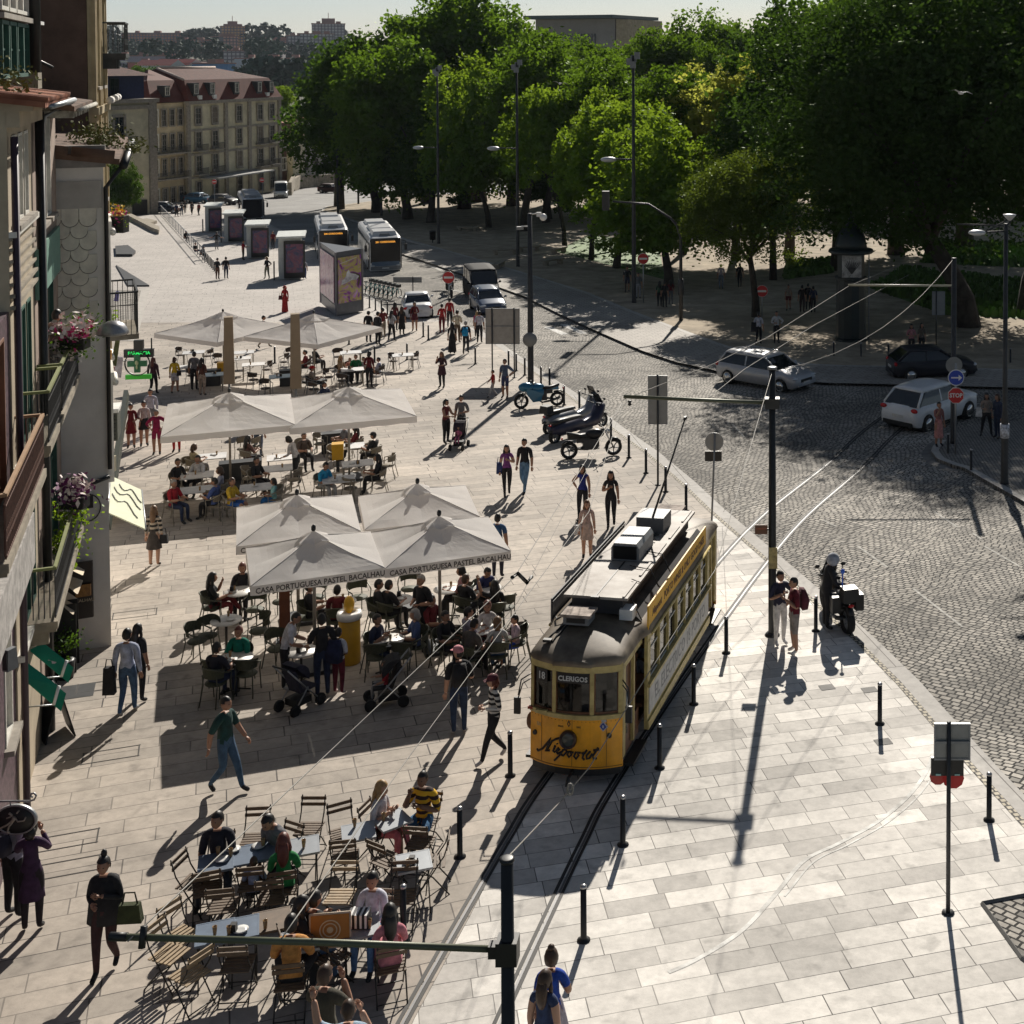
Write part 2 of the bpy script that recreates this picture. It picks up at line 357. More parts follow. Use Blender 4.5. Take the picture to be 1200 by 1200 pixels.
sheet('tree_pit',pit,COB, .014)
mb=MB()
a,b=Vector(pit[0]+(0,)),Vector(pit[1]+(0,))
for k in range(4):
    p,q=Vector(pit[k]+(gz(pit[k][1])+.02,)),Vector(pit[(k+1)%4]+(gz(pit[(k+1)%4][1])+.02,));mb.tube([p,q], .035,4,sm=False)
struct(mb.build('pit_edging',KERBD))
COVER=mat('cover_joint',(.045,.04,.035), .8)
def cover(cx,cy,w=1.0,d=.5,rot=R(22),full=False):
    c=G(cx,cy);M=Matrix.Rotation(rot,2);q=[M@Vector(v)for v in((-w/2,-d/2),(w/2,-d/2),(w/2,d/2),(-w/2,d/2))]
    q=[(c.x+v.x,c.y+v.y)for v in q];mb=MB()
    if full:
        mb.add([(x,y,gz(y)+.016)for x,y in q],[(0,1,2,3)])
    else:
        t= .012
        for i in range(4):
            A,B=Vector(q[i]),Vector(q[(i+1)%4]);dd=(B-A).normalized();nn=Vector((-dd.y,dd.x))*t
            z= .0162+.0003*(i%2)
            mb.add([(v.x,v.y,gz(v.y)+z)for v in(A-dd*t,B+dd*t,B+dd*t+nn*2,A-dd*t+nn*2)],[(0,1,2,3)])
    return struct(mb.build('utility_cover',COVER if not full else DARKM))
for c in[(120,804),(158,720),(130,885),(77,986),(77,1018),(233,345),(228,340)]:cover(*c)
cover(88,811,.75,.75,R(22),True)
for c in[(969,806),(1019,809),(1035,870)]:
    q=G(*c);M=Matrix.Rotation(R(16),2)
    sheet('dark_paving_stone',[(q.x+(M@Vector(v)).x,q.y+(M@Vector(v)).y)for v in((-.16,-.13),(.16,-.13),(.16,.13),(-.16,.13))],KERBD, .0165)
def grass_patch(name,poly,n=2600,h=.28,col=(.09,.17,.03)):
    P=PP(poly);xs_=[p[0]for p in P];ys_=[p[1]for p in P];mb=MB()
    def inside(x,y):
        c=False;j=len(P)-1
        for i in range(len(P)):
            if(P[i][1]>y)!=(P[j][1]>y)and x<(P[j][0]-P[i][0])*(y-P[i][1])/(P[j][1]-P[i][1])+P[i][0]:c=not c
            j=i
        return c
    vs=[];fs=[]
    while n>0:
        x=random.uniform(min(xs_),max(xs_));y=random.uniform(min(ys_),max(ys_));n-=1
        if not inside(x,y):continue
        a=random.uniform(0,3.14);s=random.uniform(.1,.35);b=len(vs);z=gz(y)+.13;hh=h*random.uniform(.4,1.2)
        dx,dy=math.cos(a)*s,math.sin(a)*s;lx,ly=random.uniform(-.1,.1),random.uniform(-.1,.1)
        vs+=[(x-dx,y-dy,z),(x+dx,y+dy,z),(x+dx*.5+lx,y+dy*.5+ly,z+hh),(x-dx*.5+lx,y-dy*.5+ly,z+hh)];fs.append((b,b+1,b+2,b+3))
    mb.add(vs,fs)
    base=[(p[0],p[1],gz(p[1])+.14)for p in P];mb.add(base,[tuple(range(len(base)))])
    o=mb.build(name,mat('grass_blades',col, .8,0, .35,1.5));o['kind']='stuff';tag(o,LG.pop(0),'grass');return o
LG=['long lawn strip behind the dark advertising column','grass patch left of the column where three people walk','lit lawn at the upper right under the big trees','lawn under the small leafed tree on the sandy path']
grass_patch('grass',[(1020,340),(1110,372),(1290,380),(1290,345),(1060,318)],5000, .5)
grass_patch('grass',[(918,330),(975,322),(985,306),(925,310)],1800, .4)
grass_patch('grass',[(1080,310),(1250,318),(1290,290),(1090,286)],3000, .5)
grass_patch('grass',[(650,296),(780,330),(770,285),(690,277)],700, .1,(.12,.15,.04))
OCH=mat('ochre_plaster',(.42,.34,.20), .85,0, .15,1.5);BEIGE=mat('beige_plaster',(.42,.35,.25), .85,0, .15,1.2)
CREAM=mat('cream_plaster',(.60,.55,.40), .9,0, .16, .6);WHITEW=mat('grimy_white_wall',(.74,.70,.65), .9,0, .12, .45,dirt=(.86,.83,.78))
SAND=mat('aged_sandstone',(.30,.26,.20), .9,0, .25,2, .2);BROWNW=mat('dark_brown_render',(.12,.075,.055), .95,0, .3, .8)
WINE=mat('wine_corrugated_cladding',(.10,.02,.022), .7,0, .3,4);GREENP=mat('green_shutter_paint',(.03,.10,.075), .6,0, .15,4)
TEAL=mat('pale_green_louvre',(.16,.30,.24), .6,0, .1,4)
STONE=mat('granite_trim',(.30,.27,.23), .85,0, .2,3);WFRAME=mat('white_window_frame',(.66,.64,.58), .6,0, .1,4)
SHUT=mat('brown_window_shutter',(.16,.13,.10), .7,0, .2,3)
def tile_mat(name,c1,c2,rot=0.0,sc=1.0):
    if name in _M:return _M[name]
    m=bpy.data.materials.new(name);m.use_nodes=True;n=m.node_tree;b=n.nodes['Principled BSDF'];L=n.links.new
    tc=n.nodes.new('ShaderNodeTexCoord');mp=n.nodes.new('ShaderNodeMapping');mp.inputs['Rotation'].default_value=(0,0,rot);L(tc.outputs['Object'],mp.inputs[0])
    wv=n.nodes.new('ShaderNodeTexWave');wv.inputs['Scale'].default_value=1.3*sc;wv.inputs['Distortion'].default_value= .6;L(mp.outputs[0],wv.inputs[0])
    nz=n.nodes.new('ShaderNodeTexNoise');nz.inputs['Scale'].default_value=2.2;nz.inputs['Detail'].default_value=6;L(tc.outputs['Object'],nz.inputs[0])
    mx=n.nodes.new('ShaderNodeMix');mx.data_type='RGBA';mx.inputs[6].default_value=lin(c1);mx.inputs[7].default_value=lin(c2)
    mr=n.nodes.new('ShaderNodeMapRange');mr.inputs[1].default_value= .35;mr.inputs[2].default_value= .65;L(nz.outputs[0],mr.inputs[0]);L(mr.outputs[0],mx.inputs[0])
    mm=n.nodes.new('ShaderNodeMapRange');mm.inputs[3].default_value= .62;mm.inputs[4].default_value=1.1;L(wv.outputs[1],mm.inputs[0])
    vm=n.nodes.new('ShaderNodeVectorMath');vm.operation='SCALE';L(mx.outputs[2],vm.inputs[0]);L(mm.outputs[0],vm.inputs['Scale']);L(vm.outputs[0],b.inputs['Base Color'])
    bp=n.nodes.new('ShaderNodeBump');bp.inputs['Strength'].default_value= .8;bp.inputs['Distance'].default_value= .05;L(wv.outputs[1],bp.inputs['Height']);L(bp.outputs[0],b.inputs['Normal'])
    b.inputs['Roughness'].default_value= .85;_M[name]=m;return m
TILE=tile_mat('clay_roof_tiles',(.26,.085,.045),(.44,.18,.10));TILED=tile_mat('dark_clay_tiles',(.07,.02,.013),(.13,.04,.026));TILEO=tile_mat('old_mossy_tiles',(.10,.06,.04),(.22,.13,.09))
REDT=mat('oxide_red_slate',(.13,.03,.018), .8,0, .18, .5)
FRZ=R(112.3);FO=(-13.81,25.25,0)
def fmat(x=0,y=0):return Matrix.Translation(FO)@Matrix.Rotation(FRZ,4,'Z')@Matrix.Translation((x,y,0))
def facade_root(name,label,cat='building'):
    o=thing(name,label,cat,FO,FRZ);return o
def window(par,x,z0,z1,w,y=0.0,frame=WFRAME,glass=GLASSD,bars=1,cross=1,sill=True,depth=.12,fw=.09,shutter=None):
    """a window seen from outside (outside is -y): frame ring standing proud, pane behind, bars"""
    mb=MB();h=z1-z0;zc=(z0+z1)/2
    for sx in(-1,1):mb.box((x+sx*(w/2+fw/2),y-.03,zc),(fw, .1,h+2*fw))
    mb.box((x,y-.03,z1+fw/2),(w, .1,fw));mb.box((x,y-.03,z0-fw/2),(w, .1,fw))
    for i in range(bars):mb.box((x-w/2+w*(i+1)/(bars+1),y+.015,zc),(.05, .05,h))
    for i in range(cross):mb.box((x,y+.018,z0+h*(i+1)/(cross+1)),(w, .044, .045))
    o=mb.build('window',frame,par)
    p=MB().box((x,y+.055,zc),(w+.02, .02,h+.02)).build('pane',glass,o)
    if sill:MB().box((x,y-.09,z0-fw-.045),(w+.4, .24, .09)).build('sill',STONE,o)
    if shutter:
        for sx in(-1,1):MB().box((x+sx*w*.25,y+.036,zc),(w*.47, .018,h*.97)).build('shutter',shutter,o)
    return o
def wall_with_holes(mb,x0,x1,z0,z1,holes,y=0.0,th=.25,mi=0):
    """front wall strip between x0..x1, with openings (xa, xb, za, zb); butted blocks"""
    xs_=sorted({x0,x1}|{v for h in holes for v in h[:2]});zs_=sorted({z0,z1}|{v for h in holes for v in h[2:]})
    for a,b in zip(xs_,xs_[1:]):
        run=None
        for c,d in zip(zs_,zs_[1:]):
            solid=not any(h[0]<=a and b<=h[1]and h[2]<=c and d<=h[3]for h in holes)
            if solid:
                run=(run[0],d)if run else(c,d)
            if(not solid or d==zs_[-1])and run:
                mb.box(((a+b)/2,y+th/2,(run[0]+run[1])/2),(b-a,th,run[1]-run[0]),mi=mi);run=None
def railing(par,x0,x1,y,z0,z1,m,n=None,name='railing',curl=True,returns=None,solid=None,rail=None):
    mb=MB();L=x1-x0;n=n or int(L/.11)
    mb.box(((x0+x1)/2,y,z1),(L, .06, .05),mi=1 if rail else 0);mb.box(((x0+x1)/2,y,z0+.06),(L, .03, .03));mb.box(((x0+x1)/2,y,z1-.16),(L, .025, .02))
    for i in range(n+1):
        xx=x0+L*i/n;mb.box((xx,y,(z0+z1)/2),(.018, .018,z1-z0-.05))
        if curl and i<n:
            r=L/n*.42;pts=[(xx+L/n/2+r*math.cos(t*.9),y,(z0+z1)/2-.12+r*2.0*math.sin(t*.9))for t in range(8)]
            mb.tube(pts, .008,3,cap=False)
    for xr in(returns or[]):
        mb.box((xr,y/2,z1),(.06,abs(y), .05),mi=1 if rail else 0)
        for k in range(1,5):mb.box((xr,y*k/5,(z0+z1)/2),(.018, .018,z1-z0-.05))
    if solid:mb.box(((x0+x1)/2,y+.02,(z0+z1)/2-.04),(L-.05, .012,z1-z0-.2),mi=0)
    return mb.build(name,[m,rail or m],par)
def balcony(par,x0,x1,z,m=DARKM,d=.5,rail=None,slab=SAND,solid=None,rh=.95):
    mb=MB();mb.box(((x0+x1)/2,-d/2,z),(x1-x0+.1,d, .14));mb.box(((x0+x1)/2,-d/2,z-.105),(x1-x0,d-.06, .07))
    for k in range(3):
        xx=lerp(x0+.25,x1-.25,k/2);mb.box((xx,-d*.35,z-.28),(.14,d*.6, .28))
    b=mb.build('balcony',slab,par)
    railing(b,x0+.02,x1-.02,-d+.04,z+.09,z+.09+rh,m,returns=(x0+.04,x1-.04),rail=rail,solid=solid)
    return b
t=facade_root('townhouse','nearest beige house at the left edge with a tiled eave and rusticated bands')
mb=MB();holes=[]
gA=-1.35
W1s=[(-1.55,-1.0),(-.72,-.17),(.11,.66)]
for a,b in W1s:holes+=[(a,b,9.32,10.9),(a,b,5.25,7.72),(a,b,1.95,4.35)]
wall_with_holes(mb,-2.1,1.35,gA,11.35,holes)
mb.build('wall',BEIGE,t)
MB().box((-.375,4.3,5),(3.44,8.09,12.6)).build('inner_wall',BROWNW,t)
mb=MB()
for z in(8.35,8.55,8.75,8.95,9.13):mb.box((-.375,-.03,z),(3.46,.06,.05))
for z in(7.95,8.15,4.6,4.75):mb.box((-.375,-.04,z),(3.46,.08,.06))
mb.build('string_course',SAND,t)
MB().box((-.375,-.1,11.2),(3.5,.2,.28)).box((-.375,-.16,11.42),(3.56,.5,.16)).build('cornice',BEIGE,t)
for a,b in W1s:
    window(t,(a+b)/2,9.38,10.84,b-a-.06,fw=.05,y=.06,bars=0,sill=True)
    window(t,(a+b)/2,5.3,7.66,b-a-.06,fw=.05,y=.06,frame=GREENP,bars=0,cross=2,sill=False)
    window(t,(a+b)/2,2.0,4.3,b-a-.06,fw=.05,y=.06,frame=GREENP,bars=0,cross=2,sill=False)
for z in(9.3,5.2,1.9):MB().box((-.375,-.06,z-.09),(3.44,.12,.1)).build('sill_band',WFRAME,t)
balcony(t,-.9,1.3,5.15,rail=mat('olive_rail',(.20,.22,.08), .6),d=.47)
mb=MB();mb.add([(-2.4,-.62,11.5),(1.75,-.62,11.5),(1.75,4,12.1),(-2.4,4,12.1),(-2.4,-.62,11.4),(1.75,-.62,11.4),(1.75,4,12.0),(-2.4,4,12.0)],[(0,1,2,3),(4,7,6,5),(0,4,5,1),(1,5,6,2),(2,6,7,3),(3,7,4,0)])
for i in range(20):
    x=-2.3+i*.21;mb.tube([(x,-.66,11.53),(x,4,12.13)], .055,6)
mb.build('roof',TILE,t)
MB().tube([(-2.4,-.72,11.42),(1.9,-.72,11.42)], .05,8).tube([(1.9,-.7,11.4),(1.85,-.2,11.1),(1.75,-.12,10.6)], .055,6).build('gutter',GALV,t)
MB().tube([(1.62,-.12,11.2),(1.62,-.12,-1.2)], .085,8).build('downpipe',BLACKM,t)
MB().tube([(-2.0,-.1,10.9),(-2.0,-.1,-1.2)], .06,8).build('downpipe',mat('plum_pipe',(.05,.03,.045), .5),t)
a=thing('attic_storey','dark green and plum attic windows above the nearest tiled roof at the top left corner','dormer',FO,FRZ)
MB().box((7.3,2.6,14.4),(5.4,3.1,5.2)).build('wall',mat('plum_render',(.05,.03,.03), .8),a)
for x in(5.6,6.9,8.2,9.3):window(a,x,11.9,13.0, .95,y=.98,frame=GREENP,sill=False,shutter=GREENP,glass=GREENP)
for x in(5.6,6.9,8.2,9.3):window(a,x,13.4,15.6, .95,y=.98,frame=WFRAME,sill=False,shutter=WINE)
MB().box((7.3,.95,13.18),(5.5,.3,.12)).build('ledge',STONE,a)
MB().tube([(10.0,.8,17),(10.0,.8,11.9)], .14,8).build('downpipe',BLACKM,a)
t=facade_root('townhouse','edge of a purple tiled house at the far lower left with a rust brown balcony')
mb=MB();holes=[(-3.7,-2.9,5.0,7.6),(-5.4,-4.6,5.0,7.6),(-3.5,-2.7,.9,3.3)]
wall_with_holes(mb,-9,-2.12,gA,7.9,holes,y=.02);mb.build('wall',mat('plum_tiles',(.10,.06,.075), .5,0, .5,14),t)
MB().box((-5.5,4.3,3.2),(6.8,8,9.1)).build('inner_wall',BROWNW,t)
for h in holes[:2]:window(t,(h[0]+h[1])/2,5.05,7.55, .74,y=.08,fw=.05,frame=mat('rust_paint',(.2,.09,.05), .7),sill=False)
window(t,-3.1,1.0,3.2, .72,y=.08,fw=.06,frame=WFRAME)
balcony(t,-6.6,-1.75,4.95,m=mat('rust_iron',(.11,.05,.035), .8,0, .25,9),d=.47,rail=mat('rust_rail',(.36,.22,.12), .7),solid=True,slab=SAND)
MB().box((-4,-.12,3.75),(5,.25,.9)).build('shop_fascia',mat('pale_fascia',(.4,.38,.36), .6,0, .3,6),t)
t=facade_root('townhouse','narrow pinkish house with pale green louvres beside the tall white side wall')
mb=MB();holes=[(2.2,3.1,8.9,11.2),(3.8,4.7,8.9,11.2),(2.3,3.2,5.2,7.9),(3.9,4.8,5.2,7.9),(2.2,3.2,1.8,4.4),(3.8,4.9,1.8,4.4),(2.3,4.9,-1.3,1.2)]
wall_with_holes(mb,1.36,5.98,gA,11.4,holes,y=.01);mb.build('wall',mat('pinkish_plaster',(.34,.26,.21), .85,0, .2,1.5),t)
MB().box((3.68,4.3,5),(4.6,8.05,12.6)).build('inner_wall',BROWNW,t)
for h in holes[:6]:window(t,(h[0]+h[1])/2,h[2]+.05,h[3]-.05,h[1]-h[0]-.1,y=.07,fw=.05,frame=WFRAME if h[2]>8 else GREENP,cross=2,sill=h[2]>8)
MB().box((3.6,-.04,8.0),(4.2,.07,1.0)).build('louvre_panel',TEAL,t)
MB().box((3.6,.1,-.05),(2.5,.06,2.4)).build('shop_door',mat('shop_dark',(.02,.03,.028), .4),t)
balcony(t,1.5,5.2,5.15,rail=mat('olive_rail',(.20,.22,.08), .6),d=.47)
balcony(t,-.6,5.4,1.80,rail=mat('olive_rail',(.20,.22,.08), .6),d=.5)
mb=MB();mb.add([(1.5,-.75,11.3),(6.1,-.75,11.3),(6.1,4,12.0),(1.5,4,12.0),(1.5,-.75,11.2),(6.1,-.75,11.2),(6.1,4,11.9),(1.5,4,11.9)],[(0,1,2,3),(4,7,6,5),(0,4,5,1),(1,5,6,2),(2,6,7,3),(3,7,4,0)])
mb.build('roof',TILEO,t)
mb=MB()
for k in range(7):mb.box((1.9+k*.6,-.38,11.13),(.16,.66,.14))
mb.tube([(1.5,-.82,11.22),(6.0,-.82,11.22)], .045,8);mb.build('bracketed_gutter',mat('flaking_white_timber',(.4,.38,.33), .9,0, .45,5),t)
def tofac(X,Y):
    v=Matrix.Rotation(-FRZ,3,'Z')@(Vector((X,Y,0))-Vector(FO));return(v.x,v.y)
t=facade_root('corner_house','grimy white house whose tall blank side wall with scale shaped slates faces the square')
c0=(6.02,-.95);c1=tofac(-20.05,40.6)
poly=[c0,c1,(c1[0],9),(6.02,9)]
mb=MB();mb.prism(poly,-1.9,9.9);mb.build('wall',WHITEW,t)
MB().box((6.0,3.6,10.02),(.16,9.2,.5)).build('parapet',mat('grey_cement_band',(.22,.21,.20), .9,0, .2,2),t)
mb=MB();mb.add([(5.85,-1.3,9.95),(c1[0],c1[1]-.9,9.9),(c1[0],7.5,11.1),(5.85,7.5,11.1),(5.85,-1.3,9.82),(c1[0],c1[1]-.9,9.76),(c1[0],7.5,10.95),(5.85,7.5,10.95)],[(0,1,2,3),(4,7,6,5),(0,4,5,1),(1,5,6,2),(2,6,7,3),(3,7,4,0)])
for k in range(9):mb.tube([(5.9,-1.2+k*.95,10.04+k*.12),(5.9,-.32+k*.95,10.15+k*.12)], .12,6)
mb.build('roof',TILEO,t)
MB().tube([(5.9,-1.38,9.8),(c1[0]+.2,c1[1]-1.0,9.75)], .1,8).tube([(5.95,-1.32,9.75),(5.97,-1.0,9.3),(5.97,-.99,2.8)], .05,6).build('gutter',BLACKM,t)
mb=MB();sc_n=0
for row in range(10):
    for k in range(4):
        yy=-.62+k*.36+(row%2)*.18;zz=8.6-row*.27
        if yy> .62 or yy<-.8:continue
        pts=[(5.94+row*.004,yy+.175*math.cos(q),zz+.17*math.sin(q))for q in[math.pi+math.pi*i/8 for i in range(9)]]
        n_=len(pts);top=[(5.97+row*.004,yy+.175,zz+.26),(5.97+row*.004,yy-.175,zz+.26)]
        ring=pts+top;vs=[(p[0]+.04,p[1],p[2])for p in ring]+ring;mb.tube([(p[0]+.005,p[1],p[2]-.008)for p in pts], .007,4,mi=1);m_=len(ring)
        mb.add(vs,[tuple(range(m_,2*m_)),tuple(range(m_))[::-1]]+[(i,(i+1)%m_,m_+(i+1)%m_,m_+i)for i in range(m_)])
mb.build('scale_slates',[mat('pale_scale_slates',(.72,.68,.58), .85,0, .12,3),mat('slate_edge_shade',(.12,.11,.10), .9)],t)  # second colour: dark outlines painting the shade under each scale's rounded edge
MB().box((5.985,-.2,9.15),(.05,1.42,.62)).build('lead_panel',mat('dull_lead_sheet',(.42,.40,.37), .6,0, .1,2),t)
mb=MB().tube([(5.98,-.98,2.62),(5.97,-.6,2.5),(5.97,-.1,2.45)], .045,6).tube([(5.97,-.5+.28*math.cos(q/3),1.95-.32*math.sin(q/3))for q in range(-8,14)], .014,5)
mb.box((5.95,-.55,2.1),(.04,.16,.3));mb.build('cable_loop',BLACKM,t)
fd=Vector((c1[0]-c0[0],c1[1]-c0[1],0));fa=math.atan2(fd.y,fd.x)
t2=bpy.data.objects.new('front_balcony',None)
mb=MB();mb.M=Matrix.Translation((c0[0],c0[1],0))@Matrix.Rotation(fa,4,'Z')
mb.box((1.3,-.35,5.75),(2.0,.7,.12));fb=mb.build('balcony',SAND,t);bpy.data.objects.remove(t2)
mb=MB();mb.M=Matrix.Translation((c0[0],c0[1],0))@Matrix.Rotation(fa,4,'Z')
for i in range(22):mb.box((.3+i*.095,-.68,6.3),(.015,.015,1.0))
for xr in(.3,2.3):
    for k in range(6):mb.box((xr,-.1-k*.11,6.3),(.015,.015,1.0))
    mb.box((xr,-.34,6.8),(.04,.7,.04));mb.box((xr,-.34,6.5),(.02,.7,.02))
mb.box((1.3,-.68,6.8),(2.02,.04,.04));mb.box((1.3,-.68,6.5),(2.0,.02,.02));mb.build('railing',BLACKM,fb)
for xx,z0 in((1.3,5.85),(4.2,5.85),(1.3,2.3),(4.2,2.3)):
    mb=MB();mb.M=Matrix.Translation((c0[0],c0[1],0))@Matrix.Rotation(fa,4,'Z')
    for sx in(-1,1):mb.box((xx+sx*.6,-.06,z0+1.2),(.16,.16,2.4))
    mb.box((xx,-.07,z0+2.5),(1.5,.2,.2));mb.tube([(xx-.5,-.2,z0+2.3),(xx+.5,-.2,z0+2.3)], .07,8,mi=0);o=mb.build('window',WFRAME,t)
    mb=MB();mb.M=Matrix.Translation((c0[0],c0[1],0))@Matrix.Rotation(fa,4,'Z');mb.box((xx,-.01,z0+1.2),(1.04,.06,2.36));mb.build('pane',GLASSD,o)
t=facade_root('tall_building','tall ochre building rising out of the top left with a dark brown party wall')
MB().box((18.5,6.05,12),(5.0,11.95,28.5)).build('party_wall',BROWNW,t)
mb=MB();holes=[(16.7,17.7,z,z+2.4)for z in(.6,4.2,7.8,11.4,15,18.6)]+[(18.9,19.9,z,z+2.4)for z in(.6,4.2,7.8,11.4,15,18.6)]
wall_with_holes(mb,15.98,21.0,-2.2,26,holes,y=-.04,th=.1);mb.build('wall',OCH,t)
mb=MB()
for x in(16.1,16.55,17.85,18.3,18.75,20.05,20.8):mb.box((x,-.10,12),(.14,.12,27))
for z in(3.5,7.1,10.7,14.3,17.9):mb.box((18.5,-.13,z),(5.1,.18,.22))
mb.build('pilasters',OCH,t)
for h in holes:window(t,(h[0]+h[1])/2,h[2]+.06,h[3]-.06, .88,y=.0,fw=.05,frame=WFRAME,cross=2)
for x,z in((17.2,11.0),(19.4,11.0),(20.6,11.0),(20.6,14.6)):
    MB().tube([(x-.5,-.45,z),(x+.5,-.45,z)], .11,8).build('rolled_awning',mat('white_canvas',(.62,.6,.56), .9),t)
mb=MB()
for k in range(24):mb.box((15.93,.5+k*.42,18.0),(.05,.2,5.0))
mb.build('corrugated_cladding',WINE,t)
balcony(t,19.2,21.2,12.35,m=BLACKM,d=.8,solid=True,slab=DARKM)
t=facade_root('roof_turret','small beige rooftop block with a white capped ledge and black bent pipes')
MB().box((12.7,1.35,12.3),(.9,.75,1.7)).build('wall',mat('aged_beige',(.27,.235,.17), .9,0, .2,2),t)
MB().box((12.7,1.35,13.2),(1.05,.9,.09)).build('cap',WHITEP,t)
MB().tube([(12.0,.6,12.0),(12.0,1.2,12.35),(12.0,1.75,12.35)], .05,8).build('vent_pipe',BLACKM,t)
def far_box(name,label,p0,p1,z0,z1,depth,wallm,cat='building'):
    """box front from p0 to p1 (world XY, left to right as seen), depth going away"""
    d=Vector((p1[0]-p0[0],p1[1]-p0[1]));a=math.atan2(d.y,d.x)
    t=thing(name,label,cat,(p0[0],p0[1],z0),a)
    L=d.length;h=z1-z0
    if wallm:MB().box((L/2,depth/2,h/2),(L,depth,h)).build('wall',wallm,t)
    return t,L,h
def at(px,Y):return((px-PX0)/F*Y,Y)
t,L,h=far_box('cream_house','cream house with a blue tiled attic and hipped roof left of the far corner block',at(110,168),at(181,176),-9.5,6.9,16,CREAM)
MB().box((L/2,6,h+1.7),(L-1.6,10,3.2)).build('attic',mat('blue_tiles',(.03,.04,.11), .5,0, .2,3),t)
MB().box((L/2,7,h+.1),(L+.6,15,.5)).box((L-.5,-.1,h/2),(1.1,.4,h+.3)).box((L/2,-.12,h-.7),(L,.3,.5)).build('cornice',STONE,t)
mb=MB();mb.add([(-.6,-.5,h+3.3),(L-.2,-.5,h+3.3),(L-.2,13,h+3.3),(-.6,13,h+3.3),(L*.35,5,h+5.4),(L*.4,7,h+5.4)],[(0,1,4),(1,2,5,4),(2,3,5),(3,0,4,5),(0,3,2,1)]);mb.build('roof',TILED,t)
window(t,3.4,h-5.0,h-1.9,1.3,y=-.14,frame=STONE,fw=.35,bars=1,cross=2)
window(t,3.6,h+.9,h+2.9,1.2,y=.9,frame=DARKM,sill=False);window(t,3.4,h-11.5,h-8.5,1.3,y=-.14,frame=STONE,fw=.3)
mb=MB();mb.box((3.4,-.9,h-5.6),(3.4,1.3,.2));b_=mb.build('balcony',STONE,t);mb=MB()
for k in range(16):mb.box((1.8+k*.21,-1.5,h-4.95),(.05,.05,1.2))
mb.box((3.4,-1.5,h-4.35),(3.3,.08,.08));mb.build('railing',BLACKM,b_)
MB().box((L-2.6,-.08,1.9),(2.1,.3,3.8)).build('doorway',mat('doorway_dark',(.01,.01,.012), .6),t)
zb,zc_=-9.6,6.0
cA,cB,cC=at(176,196),at(219,203),at(326,228)
t,L,h=far_box('corner_block','long cream corner block with a red mansard roof at the far end of the square',cB,cC,zb,zc_,14,CREAM)
def wfac(par,L,cols,off=0.0,bal=()):
    for fi,z in enumerate((12.2,8.6,5.0)):
        for x in cols:
            window(par,x,z,z+2.3,1.3,y=-.12,frame=STONE,fw=.28,bars=1,cross=2,sill=True,shutter=SHUT if(x*7+fi)%3< .6 else None)
            mb=MB().lathe([(.0,0),(.72,0),(.72,.1),(.0,.1)],12,(0,0,0));
    for x in cols:window(par,x, .6,3.4,1.2,y=-.12,frame=STONE,fw=.22,bars=1,cross=1,sill=False)
cols=[L*q for q in(.1,.27,.53,.77,.91)]
wfac(t,L,cols)
mb=MB()
for q in(.0,.385,.645,1.0):mb.box((L*q,-.12,h/2),(.8,.34,h))
for z in(4.1,7.6,11.2):mb.box((L/2,-.08,z),(L,.2,.28))
mb.box((L/2,-.25,h-.2),(L+1,.7,.5));mb.build('stone_trim',STONE,t)
for z,xs_ in((8.1,(cols[0],cols[1],cols[3],cols[4])),(4.5,(cols[0],cols[1],cols[3],cols[4]))):
    for x in xs_:
        mb=MB();mb.box((x,-.5,z),(2.6,1.0,.2));b_=mb.build('balcony',STONE,t);mb=MB()
        for k in range(12):mb.box((x-1.25+k*.227,-.95,z+.5),(.05,.05,.9))
        mb.box((x,-.95,z+.98),(2.6,.07,.07));mb.build('railing',BLACKM,b_)
MB().box((L*.42,-1.6,3.9),(L*.62,3.2,.22)).build('shop_canopy',mat('grey_canopy',(.35,.35,.34), .7),t)
mb=MB()
lo=[(-.4,-.5),(L+.3,-.5),(L+.3,14),(-.4,14)];hi=[(.8,1.0),(L-1.2,1.0),(L-1.2,13),(.8,13)];rid=[(2.4,6.5),(L-8,6.5)]
zh,zt=h+3.2,h+4.9
vs=[(x,y,h+.05)for x,y in lo]+[(x,y,zh)for x,y in hi]+[(x,y,zt)for x,y in rid]
mb.add(vs,[(0,1,5,4),(1,2,6,5),(2,3,7,6),(3,0,4,7),(4,5,9,8),(5,6,9),(6,7,8,9),(7,4,8)],[0,0,0,0,1,1,1,1])
mb.tube([(2.4,6.5,zt+.1),(L-8,6.5,zt+.1)], .22,6,mi=2);mb.tube([(.8,1.0,zh),(2.4,6.5,zt)], .2,6,mi=2)
mb.build('mansard_roof',[REDT,TILED,mat('pale_ridge_tiles',(.5,.42,.36), .9)],t)
for q in(.075,.24,.5,.76,.9):
    x=L*q;mb=MB();mb.box((x,.35,h+1.75),(1.5,1.2,2.0));o=mb.build('dormer',DARKM,t)
    window(o,x,h+1.15,h+2.5, .8,y=-.27,frame=WFRAME,fw=.08,sill=False,glass=mat('pale_pane',(.3,.33,.35), .2))
for x in(2.6,6.4,L-4):MB().box((x,-.3,h+.55),(.8,.5,.6)).build('air_conditioner',WHITEP,t)
tL,LL,hL=far_box('corner_block_wing','rounded left wing of the corner block with rows of narrow arched windows',cA,(cB[0]-.5,cB[1]-.15),zb,zc_-.1,13,mat('warm_cream_plaster',(.60,.50,.34), .9,0, .16, .6))
for z in(12.2,8.6,5.0,.7):
    for q in(.12,.37,.62,.87):window(tL,LL*q,z,z+2.3, .85,y=-.12,frame=STONE if q> .3 else WFRAME,fw=.2,bars=1,cross=2,sill=False)
mb=MB();mb.box((LL/2,-.6,8.1),(LL,1.2,.22));mb.box((LL/2,-.6,4.4),(LL,1.2,.22));b_=mb.build('balcony',STONE,tL)
mb=MB()
